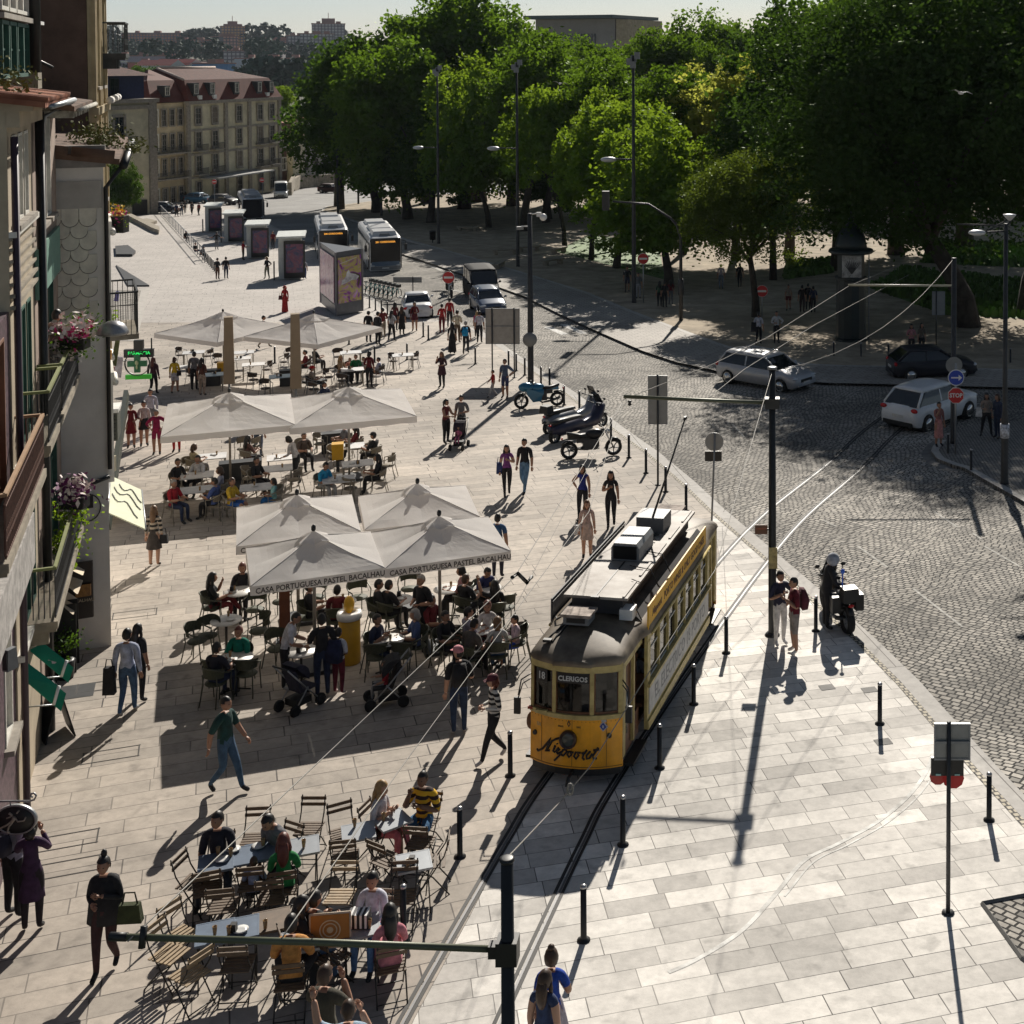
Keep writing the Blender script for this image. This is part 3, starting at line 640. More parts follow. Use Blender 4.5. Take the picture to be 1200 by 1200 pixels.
for z in(8.1,4.4):
    for k in range(26):mb.box((LL*k/25,-1.15,z+.55),(.04,.04,.9))
    mb.box((LL/2,-1.15,z+1.0),(LL,.06,.06))
mb.build('railing',BLACKM,b_)
mb=MB();mb.add([(-.3,-.4,hL+.1),(LL,-.4,hL+.1),(LL,12,hL+.1),(-.3,12,hL+.1),(1.8,2,hL+3.3),(LL,1.6,hL+3.3),(LL,9,hL+3.3),(LL,6,hL+4.9)],[(0,1,5,4),(0,4,3),(3,4,6,2),(4,5,7),(4,7,6),(0,3,2,1),(1,2,6,7,5)]);mb.build('roof',REDT,tL)
o=MB().box((LL*.45,.3,hL+1.7),(1.3,1.2,1.7)).build('dormer',DARKM,tL);window(o,LL*.45,hL+1.2,hL+2.3, .75,y=-.32,frame=WFRAME,fw=.08,sill=False,glass=_M['pale_pane'])
t,L,h=far_box('small_house','brown fronted small house with a clay roof right of the corner block',at(326,236),at(342,240),-10.4,1.3,9,mat('brown_front',(.12,.06,.045), .8))
for z in(3.5,7.5):window(t,1.2,z,z+2,1.1,y=-.12,fw=.15,frame=WFRAME)
mb=MB();mb.add([(-.4,-.5,h),(L+.6,-.5,h),(L+.6,9,h+2.8),(-.4,9,h+2.8),(-.4,9,h)],[(0,1,2,3),(0,3,4)]);mb.build('roof',TILE,t)
t,L,h=far_box('small_house','yellowish low house with a clay roof beside the brown fronted house',at(342,238),at(356,242),-10.4,-1.0,9,CREAM)
window(t,1,5,6.8, .9,y=-.12,fw=.15);mb=MB();mb.add([(-.3,-.4,h),(L+.5,-.4,h),(L+.5,8,h+5),(-.3,8,h+5)],[(0,1,2,3)]);mb.build('roof',TILE,t)
t,L,h=far_box('pale_house','pale grey house with wall mounted air conditioners behind the low curved wall',at(352,246),at(400,258),-10.8,-3.2+4.6,9,mat('pale_render',(.46,.44,.4), .9,0, .15, .5))
for x in(1.2,4.2,7.0):
    for z in(3.2,7.2):window(t,x,z,z+1.7,1.1,y=-.12,fw=.12,frame=STONE)
MB().box((4.2,-.3,6.4),(1,.5,.6)).build('air_conditioner',WHITEP,t)
MB().box((L/2,4,h+.15),(L+.5,9,.3)).build('roof',TILE,t)
t=thing('low_wall','low curved stone wall in front of the pale house','wall',(0,0,0))
cw=PP([(340,229),(344,224),(352,221),(372,219),(392,218)]);mb=MB()
for a_,b_ in zip(cw,cw[1:]):
    d=Vector(b_)-Vector(a_);mb.box(((a_[0]+b_[0])/2,(a_[1]+b_[1])/2,gz(a_[1])+1.0),(d.length,.5,2.2),rz=math.atan2(d.y,d.x))
mb.build('masonry',SAND,t)
t,L,h=far_box('flat_roofed_building','grey flat roofed building showing above the tree tops',at(628,330),at(721,322),4,21.9,20,mat('grey_concrete_facade',(.30,.28,.27), .8,0, .08, .3))
MB().box((L/2-.3,9,h+.45),(L+2.6,24,.8)).build('roof',mat('dark_flat_roof',(.10,.13,.14), .6),t)
MB().box((L+1.9,9,h/2-.2),(3.2,18,h)).build('side_wing',BEIGE,t)
for k in range(9):MB().box((L*.42+k*.9,-.05,h-5),(.4,.2,3)).build('window',GLASSD,t)
t,L,h=far_box('glass_building','pale blue glass block just right of the flat roofed building',at(738,340),at(772,340),4,19.0,12,mat('blue_glass_wall',(.12,.22,.26), .3));MB().box((L/2,6,h+.2),(L+.6,12.6,.4)).build('roof',GREYM,t)
def hillmat(name,c,wc=(.22,.20,.22),bw=3.2,bh=3.0):
    m=paving(name,0,c,[x*.9 for x in c],wc,bw,bh, .5,0);n=m.node_tree
    for q in n.nodes:
        if q.type=='NEW_GEOMETRY':geo=q
    tc=n.nodes.new('ShaderNodeTexCoord');sp=n.nodes.new('ShaderNodeSeparateXYZ');cb=n.nodes.new('ShaderNodeCombineXYZ')
    n.links.new(tc.outputs['Object'],sp.inputs[0]);n.links.new(sp.outputs[0],cb.inputs[0]);n.links.new(sp.outputs[2],cb.inputs[1])
    for l in list(n.links):
        if l.from_node==geo and l.to_node.type=='MAPPING':n.links.remove(l)
    for q in n.nodes:
        if q.type=='MAPPING':n.links.new(cb.outputs[0],q.inputs['Vector'])
        if q.type=='BUMP':q.inputs['Strength'].default_value=0
    return m
BR=hillmat('hill_brick_blocks',(.62,.29,.20));TAN_=hillmat('hill_tan_tower',(.70,.42,.22));GR_=hillmat('hill_grey_blocks',(.62,.60,.60));PK_=hillmat('hill_pink_blocks',(.75,.42,.33));WH_=mat('hill_white_walls',(.6,.6,.58), .8)
BLU=mat('hill_blue_sheet',(.1,.25,.5), .6);PUR=mat('hill_grey_sheds',(.36,.34,.40), .8)
hb=[('apartment_block','long terracotta apartment block on the hilltop left',143,222,39,59,1500,BR),('apartment_block','lower terracotta block in front of the hilltop towers',205,262,47,58,1450,BR),
 ('tower_block','tan tower block with rooftop aerials, highest on the left hill',260,288,31,56,1480,TAN_),('apartment_block','narrow terracotta block right below the tan tower',262,280,43,60,1300,PK_),
 ('apartment_block','pink apartment block right of the umbrella pines',302,340,47,62,1380,PK_),('apartment_block','pale block with grey end walls beside the pink block',338,370,42,60,1360,GR_),
 ('tower_block','tall stepped grey tower at the right end of the hill',366,405,28,58,1400,GR_),('apartment_block','grey stepped lower block before the tower',352,392,40,66,1250,GR_),
 ('warehouse','long grey shed roofs across the valley',128,205,66,76,1000,PUR),('warehouse','red and white sheds in the valley',150,235,74,83,900,mat('hill_red_shed',(.5,.16,.13), .8)),
 ('warehouse','long pale blue hangar on the right of the valley',275,362,69,80,950,mat('pale_blue_sheet',(.5,.6,.68), .6)),('warehouse','grey terrace of low blocks at mid valley',262,330,60,70,1100,GR_),
 ('gabled_house','white gabled house in the valley with red roof',200,217,77,84,820,WH_),('gabled_house','second white gabled house beside the red shed',222,238,76,82,830,WH_),('advertising_hoarding','small bright blue hoarding in the valley',267,276,75,82,830,BLU)]
for nm,lb,x0,x1,ya,yb,Y,m_ in hb:
    za=D(x0,ya,Y).z;zb_=D(x0,yb,Y).z-6
    t,L,h=far_box(nm,lb,at(x0,Y),at(x1,Y+10),zb_,za,30,m_)
    if 'gabled' in nm:
        mb=MB();mb.add([(-.5,-.5,h),(L+.5,-.5,h),(L+.5,30,h),(-.5,30,h),(L/2,-.5,h+3.5),(L/2,30,h+3.5)],[(0,1,4),(2,3,5),(0,4,5,3),(1,2,5,4)],[0,0,1,1]);mb.build('roof',[WH_,_M['hill_red_shed']],t)
    else:
        mb=MB();mb.box((L/2,15,h+.4),(L+1,31,.8))
        for k in range(3):mb.box((L*(.2+.3*k),10,h+1.8),(4+3*k%5,5,2.4))
        if 'tower' in nm:mb.box((L*.5,12,h+3),(L*.4,10,6));mb.tube([(L*.5,12,h+6),(L*.5,12,h+12)], .3,4)
        mb.build('roof',mat('hill_roof',(.34,.2,.17), .8),t)
def leafmat(name,col,col2,tr=.45,trc=None):
    if trc:trc=[c*1.25 for c in trc]
    m=bpy.data.materials.new(name);m.use_nodes=True;n=m.node_tree;n.nodes.clear();L=n.links.new
    out=n.nodes.new('ShaderNodeOutputMaterial');df=n.nodes.new('ShaderNodeBsdfDiffuse');tl=n.nodes.new('ShaderNodeBsdfTranslucent');gl=n.nodes.new('ShaderNodeBsdfGlossy')
    mx=n.nodes.new('ShaderNodeMixShader');m2=n.nodes.new('ShaderNodeMixShader')
    g=n.nodes.new('ShaderNodeNewGeometry');cr=n.nodes.new('ShaderNodeMix');cr.data_type='RGBA'
    L(g.outputs['Random Per Island'],cr.inputs[0]);cr.inputs[6].default_value=lin(col);cr.inputs[7].default_value=lin(col2)
    L(cr.outputs[2],df.inputs[0]);tc=trc or[min(1,c*1.8)for c in col2]
    tl.inputs[0].default_value=lin(tc);mx.inputs[0].default_value=tr;L(df.outputs[0],mx.inputs[1]);L(tl.outputs[0],mx.inputs[2])
    gl.inputs['Roughness'].default_value= .38;gl.inputs[0].default_value=(.8,.9,.7,1);m2.inputs[0].default_value= .015;L(mx.outputs[0],m2.inputs[1]);L(gl.outputs[0],m2.inputs[2]);L(m2.outputs[0],out.inputs[0])
    _M[name]=m;return m
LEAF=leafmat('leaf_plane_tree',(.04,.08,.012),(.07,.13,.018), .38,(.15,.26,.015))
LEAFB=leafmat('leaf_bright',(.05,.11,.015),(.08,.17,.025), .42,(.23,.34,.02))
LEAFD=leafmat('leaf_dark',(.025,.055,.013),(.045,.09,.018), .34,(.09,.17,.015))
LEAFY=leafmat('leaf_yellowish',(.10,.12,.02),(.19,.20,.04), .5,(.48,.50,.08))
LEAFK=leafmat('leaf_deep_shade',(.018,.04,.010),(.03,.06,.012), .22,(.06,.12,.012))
LEAFH=mat('leaf_far_hill',(.035,.075,.05), .9,0, .2, .05)
BARK=mat('bark',(.045,.038,.03), .95,0, .3,3, .4)
def crown_mesh(name,seed,n,leaf,lobes=9,m=LEAF,flat=.85,hollow=.55,droop=0.0):
    """unit crown: about 1 wide in radius, centre at 0; clumps of small leaves spread through the outer volume"""
    rnd=random.Random(seed);vs=[];fs=[]
    L=[]
    for i in range(lobes):
        a=rnd.uniform(0,6.28);e=rnd.uniform(-.75,1.35);r=rnd.uniform(.38, .66)
        L.append((Vector((math.cos(a)*math.cos(e)*r,math.sin(a)*math.cos(e)*r,math.sin(e)*r*flat+droop)),rnd.uniform(.34,.52)))
    L.append((Vector((0,0,.05)), .6))
    clumps=[]
    nc=max(60,n//70)
    for i in range(nc):
        c,rr=rnd.choice(L);
        while True:
            v=Vector((rnd.gauss(0,1),rnd.gauss(0,1),rnd.gauss(0,1)));v.normalize()
            q=rnd.random()**.4
            p=c+v*rr*lerp(hollow,1.04,q);break
        clumps.append((p,rnd.uniform(.06,.135)))
    for i in range(n):
        p,r=clumps[rnd.randrange(nc)]
        o=p+Vector((rnd.gauss(0,.55),rnd.gauss(0,.55),rnd.gauss(0,.42)))*r
        s=leaf*rnd.uniform(.6,1.35)
        a=Vector((rnd.gauss(0,1),rnd.gauss(0,1),rnd.gauss(0,.6))).normalized();b=a.cross(Vector((rnd.gauss(0,1),rnd.gauss(0,1),rnd.gauss(0,1)))).normalized()
        k=len(vs);vs+=[tuple(o-a*s),tuple(o+b*s*.6),tuple(o+a*s),tuple(o-b*s*.6)];fs.append((k,k+1,k+2,k+3))
    me=bpy.data.meshes.new(name);me.from_pydata(vs,[],fs);me.materials.append(m);return me
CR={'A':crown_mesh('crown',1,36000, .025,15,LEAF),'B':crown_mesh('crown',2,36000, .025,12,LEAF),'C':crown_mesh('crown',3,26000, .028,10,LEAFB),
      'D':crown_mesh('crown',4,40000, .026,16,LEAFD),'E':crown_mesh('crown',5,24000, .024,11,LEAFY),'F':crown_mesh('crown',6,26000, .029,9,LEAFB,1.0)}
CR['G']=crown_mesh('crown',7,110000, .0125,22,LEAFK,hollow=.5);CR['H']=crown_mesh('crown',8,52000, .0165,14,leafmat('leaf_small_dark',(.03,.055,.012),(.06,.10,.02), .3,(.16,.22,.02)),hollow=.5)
def trunk_mb(h,r,spread,zc,rnd,lean=(0,0)):
    mb=MB();pts=[(0,0,-.3),(lean[0]*.1,lean[1]*.1,h*.3),(lean[0]*.5,lean[1]*.5,h*.65),(lean[0],lean[1],h)]
    mb.tube(pts,[r*1.35,r,r*.85,r*.7],8)
    for k in range(7):
        a=k*.9+rnd.uniform(-.3,.3);q=rnd.uniform(.45,.9)
        e=(lean[0]+math.cos(a)*spread*q,lean[1]+math.sin(a)*spread*q,zc+rnd.uniform(-.25,.55)*spread)
        mbp=(lean[0]*.9,lean[1]*.9,h*rnd.uniform(.8,1.0));md=tuple(lerp(mbp[i],e[i], .5)+(0,0,.12*spread)[i]for i in range(3))
        mb.tube([mbp,md,e],[r*.5,r*.33,r*.1],6)
    return mb
rt=random.Random(5)
def tree(px,py,cx,top,rad_px,kind,label,rv=None,tr=.22,name='tree',base=None,zs=1.0,raised=True,Y=None,group=None):
    """foot at photo place; crown centre column, crown top and crown radius in photo pixels at the foot's distance"""
    g=G(px,py);
    if Y:g=Vector(((px-PX0)/F*Y,Y,gz(Y)))
    s=g.y/F;r=rad_px*s*1.12;ztop=H-(top-YH)*s;zc=ztop-r*zs*.92
    t=thing(name,label,'tree',(g.x,g.y,g.z+.13 if raised else g.z),rt.uniform(0,6.28),group)
    ang=t.rotation_euler.z;off=(cx-px)*s;lx,ly=off*math.cos(-ang),off*math.sin(-ang)
    trunk_mb(max(1.5,(zc-g.z)-r*zs*.55),tr*r/4+.06,r*.8,zc-g.z,rt,(lx,ly)).build('trunk',BARK,t)
    o=bpy.data.objects.new('crown',CR[kind]);COL.objects.link(o);o.parent=t;o.location=(lx,ly,zc-g.z);o.scale=(r,r,r*zs);o.rotation_euler=(0,0,rt.uniform(0,6.28))
    return t
TR=[
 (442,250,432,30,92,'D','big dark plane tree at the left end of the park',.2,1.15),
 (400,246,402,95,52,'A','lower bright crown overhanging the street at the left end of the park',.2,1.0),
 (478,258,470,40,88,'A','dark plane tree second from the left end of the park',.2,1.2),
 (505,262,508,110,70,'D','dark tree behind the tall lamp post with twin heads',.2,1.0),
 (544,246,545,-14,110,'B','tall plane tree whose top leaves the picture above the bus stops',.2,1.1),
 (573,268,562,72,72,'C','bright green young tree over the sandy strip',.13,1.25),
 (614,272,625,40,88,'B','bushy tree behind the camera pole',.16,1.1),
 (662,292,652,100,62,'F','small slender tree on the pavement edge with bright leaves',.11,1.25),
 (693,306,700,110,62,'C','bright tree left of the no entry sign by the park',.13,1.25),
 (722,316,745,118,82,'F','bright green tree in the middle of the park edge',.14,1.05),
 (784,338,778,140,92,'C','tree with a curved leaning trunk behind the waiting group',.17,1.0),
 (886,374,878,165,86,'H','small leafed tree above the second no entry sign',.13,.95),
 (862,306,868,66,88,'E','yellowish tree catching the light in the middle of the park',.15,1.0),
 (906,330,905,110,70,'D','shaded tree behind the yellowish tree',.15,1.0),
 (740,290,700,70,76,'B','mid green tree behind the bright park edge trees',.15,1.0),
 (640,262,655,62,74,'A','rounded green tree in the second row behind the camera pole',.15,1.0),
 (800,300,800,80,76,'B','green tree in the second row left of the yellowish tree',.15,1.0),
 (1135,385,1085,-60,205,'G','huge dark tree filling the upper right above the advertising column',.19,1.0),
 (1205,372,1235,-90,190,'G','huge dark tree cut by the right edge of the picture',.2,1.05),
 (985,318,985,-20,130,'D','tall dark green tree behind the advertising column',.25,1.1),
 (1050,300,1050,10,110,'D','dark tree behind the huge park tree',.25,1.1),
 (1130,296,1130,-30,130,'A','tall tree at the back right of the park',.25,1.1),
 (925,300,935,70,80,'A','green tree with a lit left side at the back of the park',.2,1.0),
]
for px,py,cx,top,rad,kd,lb,tr_,zs in TR:tree(px,py,cx,top,rad,kd,lb,tr=tr_,zs=zs)
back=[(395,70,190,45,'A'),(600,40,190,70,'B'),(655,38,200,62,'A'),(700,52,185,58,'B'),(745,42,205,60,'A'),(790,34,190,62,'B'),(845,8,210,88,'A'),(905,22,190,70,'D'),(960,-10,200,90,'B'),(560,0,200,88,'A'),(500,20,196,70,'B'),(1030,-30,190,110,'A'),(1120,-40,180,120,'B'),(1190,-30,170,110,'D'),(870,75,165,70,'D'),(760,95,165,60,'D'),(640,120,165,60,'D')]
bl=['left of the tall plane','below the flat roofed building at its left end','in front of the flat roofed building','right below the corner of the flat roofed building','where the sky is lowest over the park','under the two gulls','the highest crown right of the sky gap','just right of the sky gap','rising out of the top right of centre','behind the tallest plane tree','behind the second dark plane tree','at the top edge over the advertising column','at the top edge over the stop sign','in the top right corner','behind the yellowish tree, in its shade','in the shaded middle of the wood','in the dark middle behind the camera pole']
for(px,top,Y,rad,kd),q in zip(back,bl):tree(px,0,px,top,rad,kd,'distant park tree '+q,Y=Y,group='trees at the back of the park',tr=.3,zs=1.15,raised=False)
tree(138,262,140,186,22,'D','dark ivy clad tree against the cream house',tr=.1,zs=1.5,raised=False,Y=160)
tree(345,0,330,100,22,'F','lit bush behind the small red roofed houses',Y=262,raised=False,tr=.1)
tree(185,0,172,74,34,'D','dark tree between the cream house and the valley',Y=300,raised=False,tr=.1)
tree(205,0,205,82,26,'D','second dark tree behind the corner block wing',Y=310,raised=False,tr=.1)
rw=random.Random(9);vs=[];fs=[]
def puff(mbx,c,r,n=160):
    for i in range(n):
        v=Vector((rw.gauss(0,1),rw.gauss(0,1),rw.gauss(0,1))).normalized()*r*rw.uniform(.6,1.05);v.z*= .8
        o=Vector(c)+v;s=r*.17;a=Vector((rw.gauss(0,1),rw.gauss(0,1),rw.gauss(0,1))).normalized();b=a.cross(Vector((rw.gauss(0,1),rw.gauss(0,1),1))).normalized()
        k=len(vs);vs.extend([tuple(o-a*s),tuple(o+b*s),tuple(o+a*s),tuple(o-b*s)]);fs.append((k,k+1,k+2,k+3))
for i in range(60):
    Y=rw.uniform(850,1400);px=rw.uniform(120,400);c=D(px,rw.choice([rw.uniform(54,62),rw.uniform(82,96)]),Y);puff(None,c,rw.uniform(6,13))
for px in list(range(300,400,9)):puff(None,D(px,rw.uniform(84,92),700),11)
for px in(225,240,250,228,296,312,318,330,290,402,130,125):puff(None,D(px,rw.uniform(36,46),1500),rw.uniform(8,14))
me=bpy.data.meshes.new('hillside_wood');me.from_pydata(vs,[],fs);me.materials.append(LEAFH);o=bpy.data.objects.new('hillside_wood',me);COL.objects.link(o);o['kind']='stuff';tag(o,'dark scattered woods on the far hillside among the blocks','wood')
def leaf_clump(mb,c,r,n,s,mi=0,rnd=rt,zsq=.8):
    for i in range(n):
        v=Vector((rnd.gauss(0,.5),rnd.gauss(0,.5),rnd.gauss(0,.5)*zsq))*r;o=Vector(c)+v
        a=Vector((rnd.gauss(0,1),rnd.gauss(0,1),rnd.gauss(0,1))).normalized()*s*rnd.uniform(.6,1.3);b=a.cross(Vector((rnd.gauss(0,1),rnd.gauss(0,1),1))).normalized()*s*.55
        mb.add([tuple(o-a),tuple(o+b),tuple(o+a),tuple(o-b)],[(0,1,2,3)],mi)
ROOFP=mat('roof_succulent',(.16,.17,.04), .8,0, .3,6);PINK=mat('pink_petals',(.65,.04,.22), .7,0, .2,6);WHT=mat('white_petals',(.75,.66,.62), .7,0, .15,6);PURP=mat('purple_petals',(.16,.02,.12), .7,0, .2,6);YEL=mat('yellow_petals',(.75,.5,.03), .7,0, .1,6)
POT=mat('dark_planter',(.03,.028,.025), .8)
def plant(name,lb,c,parts,pot=None,s=.05):
    t=thing(name,lb,'plant',c)
    if pot:MB().box((0,0,-.2),pot).build('planter',POT,t)
    for nm,m_,r,n,off in parts:
        mb=MB();leaf_clump(mb,off,r,n,s*(1.6 if 'flowers' in nm else 1));mb.build(nm,m_,t)
    return t
c=D(9,98,24.0);plant('roof_plant','yellow green succulents growing on the nearest tiled eave',c,[('leaves',ROOFP,.45,260,(0,0,0)),('leaves',ROOFP,.35,160,(-.5,.1,0))])
c=D(122,168,35.0);plant('roof_plant','yellow green succulents on the mossy roof of the white house',c,[('leaves',ROOFP,.6,500,(0,0,0)),('leaves',ROOFP,.5,300,(-.7,.6,.15)),('leaves',ROOFP,.3,150,(.5,.6,-.1))],s=.06)
c=D(88,405,28.3);plant('flower_box','pink and white flowers in the upper balcony box',c+Vector((0,0,.25)),[('leaves',LEAFD,.38,260,(0,0,-.2)),('pink_flowers',PINK,.32,110,(.0,0,.0)),('white_flowers',WHT,.36,170,(.0,0,.1)),('white_flowers',WHT,.3,90,(-.18,0,-.35))],(.5,.3,.22), .05)
c=D(87,583,28.2);plant('flower_box','white and purple flowers in the lower balcony box',c+Vector((0,0,.1)),[('leaves',_M['leaf_bright'],.45,320,(-.1,0,-.5)),('white_flowers',WHT,.34,150,(0,0,.1)),('purple_flowers',PURP,.36,190,(0,0,.05))],(.5,.3,.22), .05)
c=D(76,642,28.6);plant('trailing_plant','green trailing plant hanging over the lower balcony rail',c,[('leaves',_M['leaf_bright'],.30,420,(0,0,.1)),('leaves',_M['leaf_bright'],.2,160,(.0,0,-.3))],None, .05)
c=D(138,253,33.0);plant('flower_box','purple and yellow flowers on the iron balcony of the white house',c,[('leaves',_M['leaf_bright'],.25,120,(0,0,-.18)),('purple_flowers',_M['pink_petals'],.22,80,(0,0,0)),('yellow_flowers',YEL,.22,70,(0,0,.12))],(.4,.3,.4), .03)
c=D(98,378,29.2);plant('potted_plant','dark pot plant behind the man on the balcony',c,[('leaves',_M['leaf_dark'],.35,220,(0,0,0))],None, .05)
c=D(122,372,33.5);plant('hanging_plant','small green plant under the green awning',c,[('leaves',_M['leaf_bright'],.3,200,(0,0,0))],None, .05)
CARGLASS=mat('tinted_car_glass',(.012,.016,.02), .05,0,0,spec=.8)
def paint(n,c,metal=.3):
    if n=='van_black':return mat('van_dull_black',(.018,.019,.022), .75,0, .1,2,spec=.15)
    return mat('car_paint_'+n,c, .34 if max(c)> .06 else .55,metal if max(c)> .06 else 0, .06,2,coat=.25 if max(c)> .06 else .05)
HEADL=mat('headlamp_glass',(.6,.63,.66), .1, .3,0)
PLATE=mat('number_plate',(.6,.6,.58), .5,0, .1,20)
def loft(mb,rings,mi=0,sm=True,cap=True):
    n=len(rings[0]);vs=[p for r in rings for p in r]
    fs=[(i*n+j,i*n+(j+1)%n,(i+1)*n+(j+1)%n,(i+1)*n+j)for i in range(len(rings)-1)for j in range(n)]
    if cap:fs+=[tuple(range(n))[::-1],tuple((len(rings)-1)*n+j for j in range(n))]
    return mb.add(vs,fs,mi,sm)
def interp(tab,y):
    if y<=tab[0][0]:return tab[0][1:]
    for a,b in zip(tab,tab[1:]):
        if y<=b[0]:
            t=(y-a[0])/(b[0]-a[0]);return tuple(lerp(a[i],b[i],t)for i in range(1,len(a)))
    return tab[-1][1:]
def wheel(t,x,y,r=.32,w=.2,rimm=None,spokes=7):
    wm=MB();s=1 if x>0 else-1
    wo=MB();wo.M=Matrix.Translation((x,y,r))@Matrix.Rotation(math.pi/2,4,'Y')
    wo.lathe([(r*.66,-w/2),(r*.95,-w/2),(r,-w*.3),(r,w*.3),(r*.95,w/2),(r*.66,w/2)],20,cap=False)
    o=wo.build('wheel',RUBBER,t)
    m=MB();m.M=Matrix.Translation((x+s*w*.42,y,r))@Matrix.Rotation(math.pi/2,4,'Y')
    m.lathe([(r*.68,-.03),(r*.68,.02),(r*.56,.024),(r*.56,-.03)],20,mi=0,cap=False);m.lathe([(.01,-.05),(r*.6,-.05),(r*.6,-.045),(.01,-.045)],16);m.lathe([(r*.16,-.01),(r*.16,.02)],10)
    for k in range(spokes):
        a=2*math.pi*k/spokes;m.box((math.cos(a)*r*.35,math.sin(a)*r*.35, .004),(r*.5,r*.13, .02),rz=a)
    m.build('rim',rimm or CHROME,o)
    MB().box((0,0,0),(0,0,0))
    return o
def car(name,label,loc,rz,L=4.4,W=1.8,Hh=1.48,kind='hatch',pm=None,rails=False,rimm=None,group=None,dark=None,lamps=True):
    t=thing(name,label,'van' if kind=='van' else 'car',loc,rz,group)
    hl=L/2;w=W/2
    if kind=='van':
        prof=[(-hl,.86,.42,.78,.80),(-hl+.12,.93,.28,.95,1.0),(-hl+.7,1,.24,1.08,1.18),(-hl+1.3,1,.24,1.15,1.25),(hl-.2,1,.26,1.15,1.25),(hl,.95,.4,1.12,1.2)]
        cab=dict(f0=-hl+.72,f1=-hl+1.5,r1=hl-.18,r0=hl-.04,zr=Hh,zb=1.12,tw=.93)
    elif kind=='sedan':
        prof=[(-hl,.78,.35,.60,.62),(-hl+.15,.9,.22,.7,.72),(-hl+.9,.99,.2,.82,.88),(-hl+1.3,1,.2,.88,.93),(hl-1.1,1,.2,.92,.98),(hl-.2,.93,.24,.86,.95),(hl,.82,.38,.78,.84)]
        cab=dict(f0=-hl+1.25,f1=-hl+2.0,r1=hl-1.5,r0=hl-.85,zr=Hh,zb=.90,tw=.78)
    elif kind=='suv':
        prof=[(-hl,.80,.42,.80,.82),(-hl+.14,.92,.28,.92,.95),(-hl+.8,1,.26,1.0,1.06),(-hl+1.15,1,.26,1.02,1.08),(hl-.4,1,.26,1.08,1.12),(hl-.1,.95,.3,1.0,1.04),(hl,.85,.45,.8,.85)]
        cab=dict(f0=-hl+1.1,f1=-hl+1.85,r1=hl-.75,r0=hl-.16,zr=Hh,zb=1.04,tw=.77)
    else:
        prof=[(-hl,.78,.38,.62,.64),(-hl+.14,.91,.24,.76,.79),(-hl+.8,1,.22,.88,.95),(-hl+1.1,1,.22,.9,.98),(hl-.4,1,.22,.95,1.0),(hl-.1,.94,.28,.88,.94),(hl,.84,.42,.72,.78)]
        cab=dict(f0=-hl+1.05,f1=-hl+1.85,r1=hl-(.55 if kind=='wagon' else .75),r0=hl-.12,zr=Hh,zb=.93,tw=.77)
    rings=[];N=26
    wy=(-hl+.82,hl-.78);wr= .33 if kind!='suv' else .37
    for i in range(N+1):
        y=-hl+L*(.5-.5*math.cos(math.pi*i/N))if False else-hl+L*i/N
        s,zs,zb,zt=interp(prof,y);ww=w*s
        za=zs
        for c in wy:
            if abs(y-c)<wr+.04:za=max(za,wr*.98+math.sqrt(max(0,(wr+.05)**2-(y-c)**2))-.0)
        q=min(1,max(0,za-zs)/.3)
        half=[(ww*.86,zs if q==0 else lerp(zs,za, .0)),(ww*.99,za+.02),(ww*1.0,max(za+.05,lerp(zs,zb,.62))),(ww*.965,max(zb,za+.08)),(ww*.80,zt),(ww*.4,zt+.03)]
        ring=[(x,y,z)for x,z in half]+[(-x,y,z)for x,z in half[::-1]]
        rings.append(ring)
    loft(MB(),rings)
    mb=MB();loft(mb,rings);body=mb.build('body',pm,t)
    c=cab;zb=c['zb']+.03;zr=c['zr'];bw=w*.93;tw=w*c['tw']
    def ringg(y0,y1,z0,z1):
        pass
    m=MB();vs=[]
    lv=[(0,c['f0'],c['r0'],bw),(.55,lerp(c['f0'],c['f1'],.6),lerp(c['r0'],c['r1'],.5),lerp(bw,tw,.5)),(1,c['f1']-.04,c['r1']+.03,tw)]
    rg=[]
    for q,ya,yb,ww in lv:
        z=lerp(zb,zr-.07,q);cr= .10
        rg.append([(-ww*.9,ya-cr*.3,z),(-ww*.4,ya-cr,z),(ww*.4,ya-cr,z),(ww*.9,ya-cr*.3,z),(ww,ya+.18,z),(ww,(ya+yb)/2,z),(ww,yb-.15,z),(ww*.86,yb,z),(-ww*.86,yb,z),(-ww,yb-.15,z),(-ww,(ya+yb)/2,z),(-ww,ya+.18,z)])
    loft(m,rg,sm=False);m.build('windows',CARGLASS,t)
    m=MB();rr=[]
    for k in range(7):
        y=lerp(c['f1']-.12,c['r1']+.08,k/6);dz= .05*math.sin(math.pi*(k+.6)/7.2)-.02;ww=tw*(1.015 if 0<k<6 else .95)
        rr.append([(ww,y,zr-.085+dz*.3),(ww*.96,y,zr-.02+dz),(ww*.5,y,zr+.015+dz),(-ww*.5,y,zr+.015+dz),(-ww*.96,y,zr-.02+dz),(-ww,y,zr-.085+dz*.3)])
    loft(m,rr)
    for s in(-1,1):
        m.tube([(s*bw*.93,c['f0']-.02,zb),(s*tw*.95,c['f1']-.06,zr-.06)], .035,5)
        ym=lerp(c['f1'],c['r1'],.45);m.box((s*lerp(bw,tw,.5)*1.005,ym,(zb+zr)/2-.04),(.02,.07,zr-zb-.1),ry=-s*math.atan2(bw-tw,zr-zb))
        if kind!='van':m.tube([(s*bw*.95,c['r0']-.06,zb),(s*tw*.93,c['r1']+.02,zr-.06)], .055 if kind=='suv' else .045,5)
        else:
            m.box((s*lerp(bw,tw,.5)*1.006,lerp(c['f1'],c['r1'],.75),(zb+zr)/2-.04),(.02,.1,zr-zb-.1),ry=-s*math.atan2(bw-tw,zr-zb))
    m.build('roof',pm,t)
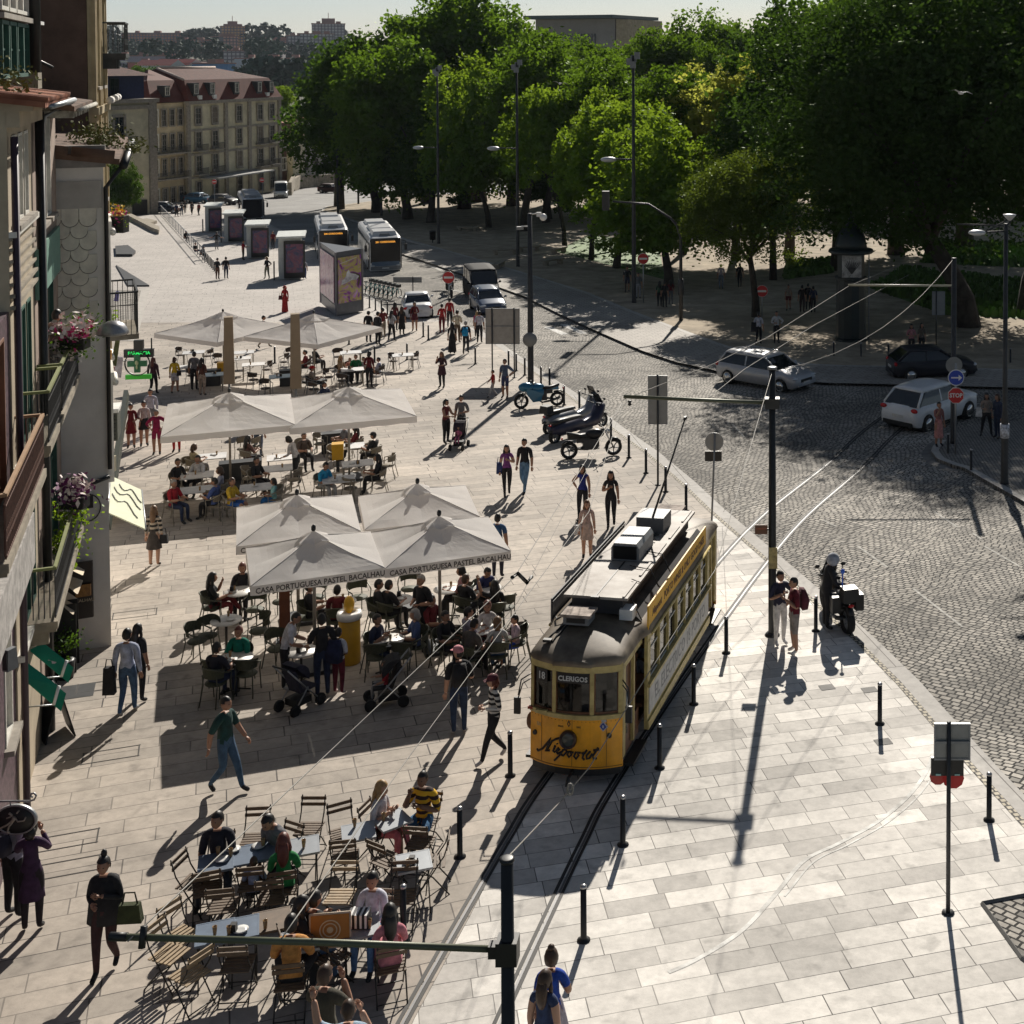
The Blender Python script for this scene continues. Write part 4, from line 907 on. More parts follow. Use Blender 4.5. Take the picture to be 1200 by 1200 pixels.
    if rails:
        for s in(-1,1):MB().tube([(s*tw*.93,c['f1']+.1,zr),(s*tw*.93,c['f1']+.2,zr+.05),(s*tw*.93,c['r1']-.2,zr+.05),(s*tw*.93,c['r1']-.1,zr)], .018,5).build('roof_rail',CHROME,t)
    for s in(-1,1):
        for y in wy:
            wheel(t,s*(w-.09),y,wr, .2,rimm,5 if kind=='suv' else 7)
            a=MB();a.M=Matrix.Translation((s*(w-.3),y,wr))@Matrix.Rotation(math.pi/2,4,'Y');a.lathe([(wr+.045,-.2),(wr+.045,.2)],18);a.build('wheel_well',BLACKM,t)
        m=MB();m.ell((s*(w+.09),c['f0']+.28,zb+.08),(.10,.07,.075),8,5);m.box((s*(w-.02),c['f0']+.28,zb+.02),(.14,.04,.04));m.build('mirror',pm,t)
        zl=interp(prof,-hl+.2)[2]
        MB().ell((s*w*.70,-hl+.13,zl-.08),(.22,.13,.085),8,5).build('headlight',HEADL,t)
        zl=interp(prof,hl-.1)[2]
        MB().ell((s*w*.80,hl-.07,zl-.04),(.17,.08,.09),8,5).build('taillight',REDL,t)
        m=MB()
        for yy in(lerp(c['f1'],c['r1'],.1),lerp(c['f1'],c['r1'],.62)):m.box((s*(w*.985+.008),yy,interp(prof,yy)[2]-.13),(.03,.16,.03))
        m.build('door_handle',pm if kind!='suv' else CHROME,t)
    zf=interp(prof,-hl+.02)[1]
    MB().box((0,-hl-.0,zf+.22),(w*.9,.05,.13)).build('grille',BLACKM,t)
    MB().box((0,-hl-.02,zf+.05),(w*1.45,.06,.1)).build('bumper',BLACKM if kind in('suv','van')else pm,t)
    MB().box((0,hl+.0,zf+.0),(w*1.5,.07,.16)).build('bumper',BLACKM if kind in('suv','van')else pm,t)
    MB().box((0,-hl-.03,zf+.12),(.5,.015,.11)).build('number_plate',PLATE,t)
    MB().box((0,hl+.02,zf+.28),(.5,.015,.11)).build('number_plate',PLATE,t)
    return t
def place(px,py):
    g=G(px,py);return g
def car_at(wheelA,wheelB,ahead,side,W,**k):
    """two ground contacts seen in the photo: rear wheel A, front wheel B; side=+1 if those wheels are on the car's +X side"""
    A,B=G(*wheelA),G(*wheelB);d=(B-A);d.z=0;d.normalize();mid=(A+B)/2
    rz=math.atan2(d.x,-d.y);X=Vector((math.cos(rz),math.sin(rz),0));c=mid-X*side*(W/2-.1);c.z=gz(c.y)+.004
    return c,rz
c,rz=car_at((1086,505),(1134,491),0,-1,1.84)
def seen_side(A,B):
    A,B=G(*A),G(*B);d=(B-A);rz=math.atan2(d.x,-d.y);X=Vector((math.cos(rz),math.sin(rz),0))
    return 1 if X.dot(Vector((0,0,0))-A)>0 else-1
def put_car(A,B,**k):
    s=seen_side(A,B);W=k.get('W',1.8);c,rz=car_at(A,B,0,s,W);return car(loc=c,rz=rz,**k)
put_car((1086,505),(1134,491),name='sport_utility_car',label='white sport utility car with dark rear window driving over the tram rails',L=4.45,W=1.86,Hh=1.63,kind='suv',pm=paint('white',(.72,.73,.74),0),rails=False)
put_car((1057,447),(1137,444),name='hatchback_car',label='black small hatchback turning in the deep shade of the park trees',L=4.05,W=1.74,Hh=1.46,kind='hatch',pm=paint('black',(.012,.013,.02), .2))
put_car((855,450),(915,459),name='estate_car',label='silver grey estate car crossing the road behind the tram pole',L=4.6,W=1.82,Hh=1.48,kind='wagon',pm=paint('silver',(.42,.43,.45), .25),rails=True)
rzv=R(20)
def veh(px,py,L,rz,off=0.0):
    g=G(px,py);f=Vector((math.sin(rz),-math.cos(rz),0));c=g-f*(L/2);c.z=gz(c.y)+.004;return c
car('minivan','black passenger van waiting in the lane behind the blue grey car',veh(570,353,4.9,R(20)),R(20),L=4.9,W=1.95,Hh=2.0,kind='van',pm=paint('van_black',(.03,.032,.035), .3))
car('saloon_car','blue grey car with its lights on in front of the black van',veh(579,370,4.3,R(22)),R(22),L=4.3,W=1.76,Hh=1.45,kind='wagon',pm=paint('blue_grey',(.07,.10,.16), .1),rails=True)
g=G(488,374);c=g+Vector((-.5,2.0,0));c.z=gz(c.y)+.004
car('saloon_car','white taxi like saloon seen from behind next to the hire bikes',c,R(197),L=4.4,W=1.78,Hh=1.42,kind='sedan',pm=paint('white2',(.70,.71,.72),0))
for px,py,lb,col in((212,236,'blue black car left of the group at the far building','a'),(234,238,'blue black car in the middle before the far building','b'),(262,240,'dark car behind the first ticket kiosk','c'),(193,250,'dark estate car parked beside the cream house','d'),(388,226,'small dark car by the low wall under the park trees','e')):
    g=G(px,py);car('parked_car',lb,(g.x,g.y,gz(g.y)+.004),R(75 if py<245 else 100),L=4.2,W=1.8,Hh=1.5,kind='hatch',pm=paint('dark_'+col,{'a':(.02,.06,.12),'b':(.03,.10,.18),'c':(.02,.02,.025),'d':(.02,.025,.04),'e':(.05,.02,.02)}[col]),group='cars parked at the far end')
g=G(297,238);car('delivery_van','white van top showing behind the far coach',(g.x-1,g.y+14,gz(g.y+14)),R(20),L=5,W=2,Hh=2.4,kind='van',pm=paint('white2',(.7,.7,.7)))
BUSW=paint('bus_white',(.62,.63,.64),0);BUSB=mat('bus_black_front',(.012,.012,.014), .12,0,0);LED=mat('amber_led',(.8,.35,.05), .6,emit=(1,.42,.06),est=.8)
BUSBLUE=mat('bus_blue_band',(.10,.16,.24), .3)
def bus(label,loc,rz,txt,L=12.0,W=2.5,Hh=3.05,bodym=None,name='city_bus',dark=False):
    t=thing(name,label,'bus',loc,rz);hl=L/2;w=W/2;bm=bodym or BUSW
    mb=MB();rings=[]
    for y,s,zt in((-hl,.90,Hh-.28),(-hl+.08,.97,Hh-.12),(-hl+.3,1,Hh-.03),(-hl+.8,1,Hh),(hl-.5,1,Hh),(hl-.1,.98,Hh-.1),(hl,.93,Hh-.3)):
        ww=w*s;rings.append([(ww*.97,y,.3),(ww,y,.45),(ww,y,zt-.25),(ww*.95,y,zt-.06),(ww*.8,y,zt),(-ww*.8,y,zt),(-ww*.95,y,zt-.06),(-ww,y,zt-.25),(-ww,y,.45),(-ww*.97,y,.3)])
    loft(mb,rings,sm=False);mb.build('body',bm,t)
    MB().box((0,-hl-.0,1.93),(W*.93,.08,1.95)).build('windscreen',BUSB,t)
    if txt:
        o=MB().box((0,-hl-.045,2.62),(W*.6,.02,.26)).build('destination_display',BLACKM,t)
        m=MB();put_text(m,txt, .20,frameM((0,-hl-.06,2.62),(1,0,0),(0,0,1)),ext=.003,bold=.006);m.build('lettering',LED,o)
    for s in(-1,1):
        n=6 if L>9 else 4
        for k in range(n):
            y=-hl+1.2+k*(L-1.9)/n;MB().box((s*(w+.004),y+(L-1.9)/n/2,1.95),(.03,(L-1.9)/n-.12,1.15)).build('side_window',CARGLASS,t)
        MB().box((s*(w+.012),-hl+.62,1.5),(.03,.95,2.1)).build('door' if s<0 else 'driver_window',CARGLASS,t)
        MB().tube([(s*w*.9,-hl-.02,2.75),(s*(w+.28),-hl-.3,2.7),(s*(w+.3),-hl-.3,2.45)], .03,5).box((s*(w+.3),-hl-.3,2.2),(.2,.1,.5)).build('mirror',BLACKM,t)
        MB().ell((s*w*.78,-hl-.0,.72),(.24,.07,.11),8,5).build('headlight',HEADL,t)
        for y in(-hl+2.6,hl-3.2):wheel(t,s*(w-.13),y, .47, .28,GALV,8)
    MB().box((0,-hl-.02,.86),(W*.86,.06,.36)).build('front_panel',BUSBLUE if not dark else BUSB,t)
    MB().box((0,-hl-.03,.52),(W*.93,.1,.26)).build('bumper',GREYM if not dark else BUSB,t)
    MB().box((0,-hl-.09,.52),(.55,.02,.12)).build('number_plate',PLATE,t)
    m=MB();m.box((0,-hl+1.9,Hh+.15),(W*.78,2.4,.36),taper=.88);m.box((0,-hl+5.5,Hh+.12),(W*.7,3.2,.3),taper=.9);m.box((0,hl-2.2,Hh+.12),(W*.66,2.6,.26),taper=.9);m.build('roof_pods',bm if not dark else GALV,t)
    MB().box((0,-hl+.78,Hh+.08),(W*.35,.5,.2),taper=.8).build('roof_vent',GREYM,t)
    return t
bus('white city bus with amber display at the right end of the stop',veh(452,318,12,R(21)),R(21),'201 CORDOARIA')
bus('white city bus half hidden behind the advertising prism',veh(391,306,12,R(20)),R(20),'200 CORDOARIA')
bus('dark windowed coach waiting beyond the third ticket kiosk',veh(297,260,11,R(24)),R(24),'',L=11,dark=True,name='coach')
def moto(name,label,rear,front,col,kind='naked',topbox=False,screen=False,cat='motorcycle',lean=.13):
    A,B=G(*rear),G(*front);d=B-A;d.z=0;wb=d.length;rz=math.atan2(d.x,-d.y);c=(A+B)/2;c.z=gz(c.y)+.012
    t=thing(name,label,cat,c,rz);t.rotation_euler=(0,lean,rz)if False else(0,0,rz)
    h=wb/2;r= .31 if kind!='scooter' else .27
    T=Matrix.Translation((0,0,0))
    for y,nm in((h,'rear_wheel'),(-h,'front_wheel')):
        m=MB();m.M=Matrix.Translation((0,y,r))@Matrix.Rotation(math.pi/2,4,'Y');ww= .075 if y<0 else .10
        m.lathe([(r*.68,-ww*.6),(r*.9,-ww),(r,-ww*.4),(r,ww*.4),(r*.9,ww),(r*.68,ww*.6)],20,cap=False);o=m.build(nm,RUBBER,t)
        m=MB();m.M=Matrix.Translation((0,y,r))@Matrix.Rotation(math.pi/2,4,'Y');m.lathe([(r*.7,-.03),(r*.7,.03),(r*.62,.03),(r*.62,-.03)],18,cap=False);m.lathe([(.05,-.07),(.05,.07)],8)
        for k in range(5):a=k*1.2566;m.box((math.cos(a)*r*.35,math.sin(a)*r*.35,0),(r*.62,.035,.03),rz=a)
        m.build('rim',GREYM,o)
    m=MB()
    for s in(-1,1):m.tube([(s*.09,-h,r),(s*.085,-h+.22,.72),(s*.08,-h+.33,.98)], .026,6)
    m.build('fork',CHROME,t)
    m=MB();m.tube([(-.36,-h+.48,1.08),(-.2,-h+.36,1.02),(0,-h+.34,1.0),(.2,-h+.36,1.02),(.36,-h+.48,1.08)], .018,6)
    for s in(-1,1):m.tube([(s*.36,-h+.48,1.08),(s*.3,-h+.43,1.06)], .026,6);m.tube([(s*.25,-h+.38,1.03),(s*.33,-h+.3,1.2)], .01,4);m.ell((s*.34,-h+.3,1.22),(.07,.02,.045),8,5)
    m.build('handlebar',BLACKM,t)
    m=MB();m.tube([(0,-h+.1,2*r+.03),(0,-h-.12,2*r-.0),(0,-h-.26,r+.18)], .075,6,flat=.4);m.tube([(0,h+.28,r+.22),(0,h+.12,2*r+.04),(0,h-.15,2*r)], .085,6,flat=.35);m.build('mudguards',BLACKM,t)
    if kind=='scooter':
        m=MB();loft(m,[[(x*.17,h+.2,.55+z*.12)for x,z in((-1,-1),(1,-1),(1.1,.3),(.7,1),(-.7,1),(-1.1,.3))],[(x*.24,h-.1,.55+z*.2)for x,z in((-1,-1),(1,-1),(1.1,.3),(.7,1),(-.7,1),(-1.1,.3))],[(x*.24,.12,.5+z*.22)for x,z in((-1,-1),(1,-1),(1.1,.3),(.7,1),(-.7,1),(-1.1,.3))],[(x*.16,-.2,.38+z*.14)for x,z in((-1,-1),(1,-1),(1.1,.3),(.7,1),(-.7,1),(-1.1,.3))],[(x*.2,-h+.5,.45+z*.22)for x,z in((-1,-1),(1,-1),(1.1,.3),(.7,1),(-.7,1),(-1.1,.3))],[(x*.25,-h+.28,.75+z*.24)for x,z in((-1,-1),(1,-1),(1.1,.3),(.7,1),(-.7,1),(-1.1,.3))],[(x*.16,-h+.02,.86+z*.1)for x,z in((-1,-1),(1,-1),(1.1,.3),(.7,1),(-.7,1),(-1.1,.3))]])
        m.build('fairing',col,t)
        m=MB();loft(m,[[(x*.15,h+.12,.78+z)for x,z in((-1,-.03),(1,-.03),(.8,.07),(-.8,.07))],[(x*.17,h-.3,.82+z)for x,z in((-1,-.03),(1,-.03),(.8,.07),(-.8,.07))],[(x*.15,.0,.76+z)for x,z in((-1,-.03),(1,-.03),(.8,.05),(-.8,.05))]]);m.build('seat',BLACKM,t)
    else:
        m=MB();m.ell((0,-.12,.84),(.17,.36,.18),12,8);m.build('tank',col,t)
        m=MB();m.box((0,.02,.50),(.30,.56,.38));m.box((0,.3,.66),(.24,.5,.16));m.ell((.0,-.1,.42),(.19,.18,.16),10,6);m.tube([(.14,-.15,.4),(.17,.1,.24),(.19,.5,.30),(.2,h+.1,.42)],[.03,.035,.05,.055],8);m.tube([(0,h,r),(.1,.25,.38)], .035,6);m.tube([(0,h,r),(-.1,.25,.38)], .035,6);m.tube([(-.08,.1,.2),(-.2,.18,.02)], .012,5);m.build('engine',DARKM,t)
        m=MB();loft(m,[[(x*.13,.12,.84+z)for x,z in((-1,-.05),(1,-.05),(.8,.04),(-.8,.04))],[(x*.15,.42,.82+z)for x,z in((-1,-.05),(1,-.05),(.8,.05),(-.8,.05))],[(x*.10,h+.08,.93+z)for x,z in((-1,-.05),(1,-.05),(.8,.04),(-.8,.04))]]);m.build('seat',BLACKM,t)
        m=MB();m.box((0,h-.2,.78),(.18,.5,.12));m.build('tail',col,t)
        if kind=='sport':
            m=MB()
            for s in(-1,1):
                m.add([(s*.2,-h+.12,.95),(s*.22,.1,.62),(s*.2,.05,.3),(s*.2,-.3,.28),(s*.19,-h+.22,.6)],[(0,1,2,3,4)if s>0 else(4,3,2,1,0)])
                m.add([(s*.18,-h+.12,.95),(s*.2,.1,.62),(s*.18,.05,.3),(s*.18,-.3,.28),(s*.17,-h+.22,.6)],[(4,3,2,1,0)if s>0 else(0,1,2,3,4)])
            m.ell((0,-h+.2,.9),(.23,.34,.2),10,6);m.ell((0,-.1,.62),(.21,.42,.28),10,6);m.build('fairing',col,t)
        else:
            MB().ell((0,-h+.2,.9),(.1,.08,.1),10,6).build('headlamp',CHROME,t)
    MB().ell((0,h+.26,.75),(.08,.04,.04),8,5).build('taillight',REDL,t)
    if topbox:MB().box((0,h+.12,1.02),(.42,.38,.28),taper=.85).build('top_box',BLACKM,t)
    if screen:MB().add([(-.2,-h+.18,1.02),(.2,-h+.18,1.02),(.15,-h+.42,1.42),(-.15,-h+.42,1.42),(-.2,-h+.2,1.02),(.2,-h+.2,1.02),(.15,-h+.44,1.42),(-.15,-h+.44,1.42)],[(0,1,2,3),(7,6,5,4),(0,4,5,1),(2,6,7,3),(1,5,6,2),(3,7,4,0)]).build('windscreen',CARGLASS,t)
    return t
BLUEP=mat('moto_blue',(.01,.14,.26), .3, .2, .05,coat=.6)
moto('motorcycle','blue sports motorcycle nearest the camera pole',(653,476),(611,479),BLUEP,'sport')
moto('scooter','silver and black maxi scooter with a tall screen',(643,508),(699,492),mat('moto_silver',(.25,.26,.28), .35, .6),'scooter',True,True,'scooter')
moto('scooter','dark touring scooter with red lamps and a black top box, partly hidden',(650,519),(706,502),mat('moto_dark',(.03,.03,.06), .3, .3),'scooter',False,True,'scooter')
moto('motorcycle','black naked motorcycle in front of the row, nearest the kerb bollards',(667,538),(719,534),mat('moto_black',(.01,.01,.012), .35, .2),'naked')
POL=moto('police_motorcycle','black police motorcycle with a blue beacon on a rod at the kerb',(993,741),(968,716),mat('moto_black',(.01,.01,.012), .35, .2),'sport',False,True)
MB().box((.3,.55,.72),(.2,.5,.38)).build('pannier',BLACKM,POL);MB().box((-.3,.55,.72),(.2,.5,.38)).build('pannier',BLACKM,POL);MB().box((0,.86,1.0),(.42,.36,.3),taper=.85).build('top_box',BLACKM,POL)
MB().tube([(.16,.8,.9),(.16,.84,1.5)], .018,6).ell((.16,.84,1.54),(.055,.055,.06),8,6).build('beacon',mat('blue_beacon',(.05,.15,.7), .25),POL)
moto('motorcycle','motorcycle ridden behind the round no entry sign',(524,341),(529,349),mat('moto_dark',(.03,.03,.06), .3),'naked')
def hire_bike(label,px,py,rz):
    g=G(px,py);t=thing('hire_bicycle',label,'bicycle',(g.x,g.y,gz(g.y)+.02),rz,'hire bikes in a row behind the bollards')
    for y,nm in((.5,'wheel'),(-.5,'wheel')):
        m=MB();m.M=Matrix.Translation((0,y,.32))@Matrix.Rotation(math.pi/2,4,'Y');m.lathe([(.30,-.02),(.33,-.02),(.33,.02),(.30,.02)],14,cap=False);m.build(nm,RUBBER,t)
    MB().tube([(0,.5,.32),(0,.15,.35),(0,-.35,.7),(0,.22,.8),(0,.15,.35)], .03,5).tube([(0,-.5,.32),(0,-.36,.95)], .03,5).build('frame',mat('teal_frame',(.03,.28,.30), .4),t)
    MB().tube([(-.28,-.3,1.02),(0,-.37,.98),(.28,-.3,1.02)], .018,5).box((0,-.45,.85),(.3,.25,.2)).build('handlebar',BLACKM,t)
    MB().box((0,.22,.86),(.14,.25,.06)).build('saddle',BLACKM,t)
bl=['hire bike at the left end of the row beside the prism','second hire bike from the prism','third hire bike from the prism','fourth hire bike from the prism, middle of the row','fifth hire bike from the prism','sixth hire bike from the prism','last hire bike of the row, next to the white saloon']
for k in range(7):hire_bike(bl[k],431+k*5.2,344+k*1.2,R(160))
YEL_T=mat('tram_ochre_yellow',(.86,.37,.006), .42,0, .15,2.2,coat=.15);CRM=mat('tram_cream',(.50,.38,.13), .5,0, .2,5,dirt=(.60,.49,.20))
WOOD=mat('tram_dark_wood',(.14,.055,.022), .5,0, .3,6);ROOFT=mat('tram_roof_canvas',(.13,.085,.05), .6,0, .4,1.1, .2,dirt=(.27,.22,.155));ROOFD=mat('tram_roof_side',(.045,.045,.05), .7,0, .3,2)
BOARD=mat('tram_roof_board',(.20,.13,.075), .6,0, .3,1.3, .3,dirt=(.42,.39,.35));RUST=mat('rusty_plate',(.22,.10,.055), .8,0, .5,5,dirt=(.50,.42,.36));WPANEL=mat('tram_white_panel',(.50,.49,.47), .6,0, .16,4,dirt=(.60,.59,.57))
def tglass():
    m=bpy.data.materials.new('tram_glass');m.use_nodes=True;n=m.node_tree;n.nodes.clear();L=n.links.new
    o=n.nodes.new('ShaderNodeOutputMaterial');t_=n.nodes.new('ShaderNodeBsdfTransparent');g_=n.nodes.new('ShaderNodeBsdfGlossy');mx=n.nodes.new('ShaderNodeMixShader');f=n.nodes.new('ShaderNodeFresnel');f.inputs[0].default_value=1.5
    t_.inputs[0].default_value=(.24,.26,.26,1);g_.inputs['Roughness'].default_value= .03;L(f.outputs[0],mx.inputs[0]);L(t_.outputs[0],mx.inputs[1]);L(g_.outputs[0],mx.inputs[2]);L(mx.outputs[0],o.inputs[0]);return m
TG=tglass()
TR_RZ=R(-9.5);TF=Vector((-3.59,24.5,gz(24.9)))
T=thing('tram','vintage yellow and cream tram number 131 on line 18 in the middle of the square','tram',TF,TR_RZ)
T.rotation_euler=(-math.atan(SL),0,TR_RZ)
LT=9.05;FW= .88;BW= .98
def fy(x):return .26*(abs(x)/FW)**2.2
def front_strip(mb,x0,x1,z0,z1,th=.05,off=0.0,n=10,mi=0,end=0):
    """curved slab following the bowed end; end=1 mirrors it to the rear"""
    vs=[];
    for i in range(n+1):
        x=lerp(x0,x1,i/n);y=fy(x)+off;y2=y+th
        if end:y,y2=LT-y,LT-y2
        vs+=[(x,y,z0),(x,y,z1),(x,y2,z0),(x,y2,z1)]
    fs=[]
    for i in range(n):
        a=4*i;b=a+4;fs+=[(a,b,b+1,a+1),(a+2,a+3,b+3,b+2),(a+1,b+1,b+3,a+3),(a,a+2,b+2,b)]
    fs+=[(0,1,3,2),(4*n,4*n+2,4*n+3,4*n+1)]
    mb.add(vs,fs,mi,False)
for end in(0,1):
    m=MB();front_strip(m,-FW,FW, .36,1.26,end=end);m.build('end_panel',YEL_T,T)
    m=MB();front_strip(m,-FW-.01,FW+.01,1.26,1.34, .09,-.03,end=end);front_strip(m,-FW,FW,2.10,2.26, .06,0,end=end)
    for x in(-FW+.035,-.36, .36,FW-.035):front_strip(m,x-.035,x+.035,1.34,2.10, .07,-.005,2,end=end)
    m.build('window_pillars',CRM,T)
    for a,b in((-FW+.07,-.395),(-.325,.325),(.395,FW-.07)):
        m=MB();front_strip(m,a,b,1.34,2.10, .012, .035,4,end=end);o=m.build('windscreen_pane',TG,T)
        m=MB();front_strip(m,a,b,1.34,1.385, .03, .02,4,end=end);front_strip(m,a,a+.02,1.385,2.08, .03, .02,1,end=end);front_strip(m,b-.02,b,1.385,2.08, .03, .02,1,end=end);m.build('frame',WOOD,o)
    m=MB();[front_strip(m,x-.005,x+.005, .38,1.25, .004,-.004,1,end=end)for x in(-.62,.0,.62)];front_strip(m,-FW,FW, .385, .40, .006,-.006,end=end)
    for k in range(24):x=-FW+.04+k*(2*FW-.08)/23;m.ell((x,fy(x)-.004 if not end else LT-fy(x)+.004,1.22),(.008,.006,.008),5,4)
    m.build('seams_and_rivets',mat('dull_rivets',(.30,.13,.01), .6),T)
    m=MB();front_strip(m,-FW+.04,FW-.04, .22, .36, .2, .04,end=end);m.build('bumper',BLACKM,T)
    y0,y1=(.26,1.65)if not end else(LT-1.65,LT-.26)
    for s in(-1,1):
        m=MB();m.box((s*(FW-.03),(y0+y1)/2,2.18),(.06,y1-y0,.16));m.box((s*(FW-.03),y0+.1 if not end else y1-.1,1.33),(.06,.2,1.7));m.box((s*(FW-.03),(y0+y1)/2+.12,1.33),(.06,.07,1.7));m.build('door_posts',CRM,T)
        m=MB();m.box((s*(FW-.09),(y0+y1)/2,.62),(.05,y1-y0-.02,.5));m.box((s*(FW-.10),(y0+y1)/2+.02,1.35),(.04,.5,1.5));m.box((s*(FW-.12),y0+.4,1.35),(.04,.3,1.5));m.build('folding_door',WOOD,T)
        MB().tube([(s*(FW+.03),y0+.16,.9),(s*(FW+.03),y0+.16,1.7)], .014,5).build('grab_rail',CHROME,T)
        MB().box((s*(FW+.05),(y0+y1)/2,.3),(.22,1.0,.05)).build('step',BLACKM,T)
ya,yb=1.67,LT-1.67;NW=7;pitch=(yb-ya-.36)/NW
for s in(-1,1):
    m=MB();m.box((s*(BW-.03),(ya+yb)/2,.86),(.06,yb-ya,.88));m.build('side_panel',CRM,T)
    m=MB();m.box((s*(BW+.012),(ya+yb)/2,.92),(.02,yb-ya-.22,.50));sp=m.build('letter_panel',WPANEL,T)
    m=MB();put_text(m,'EL ELECTRICO 18 PORTO', .40,frameM((s*(BW+.024),(ya+yb)/2,.92),(0,s,0),(0,0,1)),ext=.002,sx=1.03);m.build('lettering',mat('faded_lettering',(.27,.27,.27), .7,0, .3,7),sp)
    m=MB();m.box((s*(BW+.02),(ya+yb)/2,1.27),(.09,yb-ya+.04,.06));m.box((s*(BW-.03),(ya+yb)/2,2.18),(.061,yb-ya,.17));m.box((s*(BW+.012),(ya+yb)/2,.50),(.05,yb-ya,.16))
    for k in range(NW+1):
        m.box((s*(BW-.025),ya+.18+k*pitch if 0<k<NW else(ya+.09 if k==0 else yb-.09),1.70),(.07, .055 if 0<k<NW else .18+.03, .80))
    m.build('side_pillars',CRM,T)
    for k in range(NW):
        yc=ya+.18+(k+.5)*pitch;wd=pitch-.055
        o=MB().box((s*(BW-.05),yc,1.68),(.012,wd, .74)).build('window',TG,T)
        m=MB();m.box((s*(BW-.038),yc,1.86),(.02,wd, .025));m.box((s*(BW-.038),yc,1.31),(.02,wd, .03));m.build('sash',WFRAME,o)
        if k in(1,2,4,5):MB().box((s*(BW-.09),yc,1.96),(.01,wd, .2)).build('blind',mat('brown_blind',(.14,.10,.085), .8),T)
    MB().box((s*BW*.9,(ya+yb)/2, .32),(.1,3.0, .22)).build('truck_frame',BLACKM,T)
MB().box((0,LT/2,.52),(1.6,LT-.6,.1)).build('floor',WOOD,T)
for s in(-1,1):
    m=MB()
    for k in range(7):m.box((s*.55,2.2+k*.72,1.02),(.6,.06,.5));m.box((s*.55,2.0+k*.72, .82),(.6,.4,.06))
    m.build('bench_seats',WOOD,T)
MB().box((0,1.67,1.32),(1.5,.05,1.5)).box((0,yb,1.32),(1.5,.05,1.5)).build('bulkhead',WOOD,T)
MB().box((.42,.45,1.12),(.5,.3,.5)).box((-.45,.5,1.2),(.5,.3,.3)).build('controller_desk',mat('red_brown_desk',(.20,.06,.03), .4),T)
m=MB()
for y in(LT/2-1.0,LT/2+1.0):
    for s in(-1,1):
        m.M=Matrix.Translation((s*.62,y,.33))@Matrix.Rotation(math.pi/2,4,'Y');m.lathe([(.1,-.05),(.33,-.05),(.33,.04),(.1,.05)],18)
        m.M=Matrix.Identity(4)
m.box((0,LT/2,.36),(1.2,3.2,.14));m.box((0,.55,.24),(1.3,.12,.16));m.box((0,LT-.55,.24),(1.3,.12,.16));m.build('truck',BLACKM,T)
MB().tube([(0,.1,.3),(0,-.22,.28),(0,-.28,.16)], .035,6).build('coupling',BLACKM,T)
def halfw(y):
    e=min(y,LT-y)
    if e< .02:return .05
    if e< .30:return FW*min(1,(e/.28)**.46)*1.03
    if e<1.45:return FW*1.04
    if e<1.8:return lerp(FW*1.04,BW*1.05,(e-1.45)/.35)
    return BW*1.05
rings=[]
ysr=[-.04,.0,.04,.09,.15,.22,.30,.5,.8,1.1,1.45,1.8,3,4.4];ysr=ysr+[LT-q for q in ysr[::-1]]
for y in ysr:
    e=min(y,LT-y);wv=halfw(max(e,.021)+.02);hgt= .36*min(1,(max(e,0)+.05)/.95)**.55
    ring=[]
    for k in range(15):
        a=math.pi*k/14;ring.append((wv*math.cos(a),y,2.26+hgt*math.sin(a)**.75 if 0<k<14 else 2.26))
    ring+=[(-wv*.98,y,2.225),(wv*.98,y,2.225)]
    rings.append(ring)
m=MB();loft(m,rings);m.build('roof',ROOFT,T)
m=MB()
for s in(-1,1):
    pts=[(s*(FW*1.04),.5,2.25),(s*(FW*1.04),1.45,2.25)]
    m.tube([(s*BW*1.06,1.8,2.25),(s*BW*1.06,LT-1.8,2.25)], .03,5)
m.build('gutter',CRM,T)
m=MB()
for s in(-1,1):m.add([(s*.70,1.7,2.62),(s*BW*1.02,1.7,2.34),(s*BW*1.02,LT-1.7,2.34),(s*.70,LT-1.7,2.62)],[(0,1,2,3)if s>0 else(3,2,1,0)])
m.build('roof_side_sheet',ROOFD,T)
m=MB();m.box((0,(1.45+7.35)/2,2.80),(1.02,5.7,.30));m.build('clerestory',ROOFD,T)
m=MB();m.box((-.325,4.4,2.985),(.63,5.95,.05));m.box((.325,4.4,2.985),(.63,5.95,.05));m.box((0,4.4,3.005),(.03,5.95,.03),mi=1)
for k in range(5):m.box((.55,1.9+k*1.25,3.02),(.05,.9,.03))
m.box((0,1.40,2.99),(.16,.1,.07),mi=1);m.build('roof_boards',[BOARD,BLACKM],T)
m=MB();m.box((-.20,1.02,2.74),(.50,.42,.15));o=m.build('roof_ventilator',GREYM,T);MB().box((-.20,1.02,2.84),(.58,.50,.055)).build('lid',RUST,o);MB().box((-.20,.80,2.75),(.36,.02,.08)).build('louvre',BLACKM,o)
m=MB();m.box((-.1,LT-1.0,2.74),(.50,.42,.15));o=m.build('roof_ventilator',GREYM,T);MB().box((-.1,LT-1.0,2.84),(.62,.50,.055)).build('lid',RUST,o)
MB().box((.60,1.62,2.68),(.26,.34,.20)).build('resistor_box',WHITEP,T)
m=MB();loft(m,[[(x*.30,3.55,3.02+z)for x,z in((-1,0),(1,0),(1,.26),(.8,.36),(-.8,.36),(-1,.26))],[(x*.30,4.75,3.02+z)for x,z in((-1,0),(1,0),(1,.26),(.8,.36),(-.8,.36),(-1,.26))]],sm=False);o=m.build('air_unit',GREYM,T)
MB().box((0,3.535,3.19),(.5,.02,.26)).build('intake',mat('intake_black',(.005,.005,.005), .9),o)
m=MB();m.box((.02,5.9,3.18),(.62,.75,.34));m.build('equipment_box',mat('equipment_grey',(.10,.105,.115), .5, .2),T)
m=MB()
for k in range(4):m.tube([(-.22+k*.14,4.85,3.05),(-.22+k*.14,5.4,3.05)], .02,5)
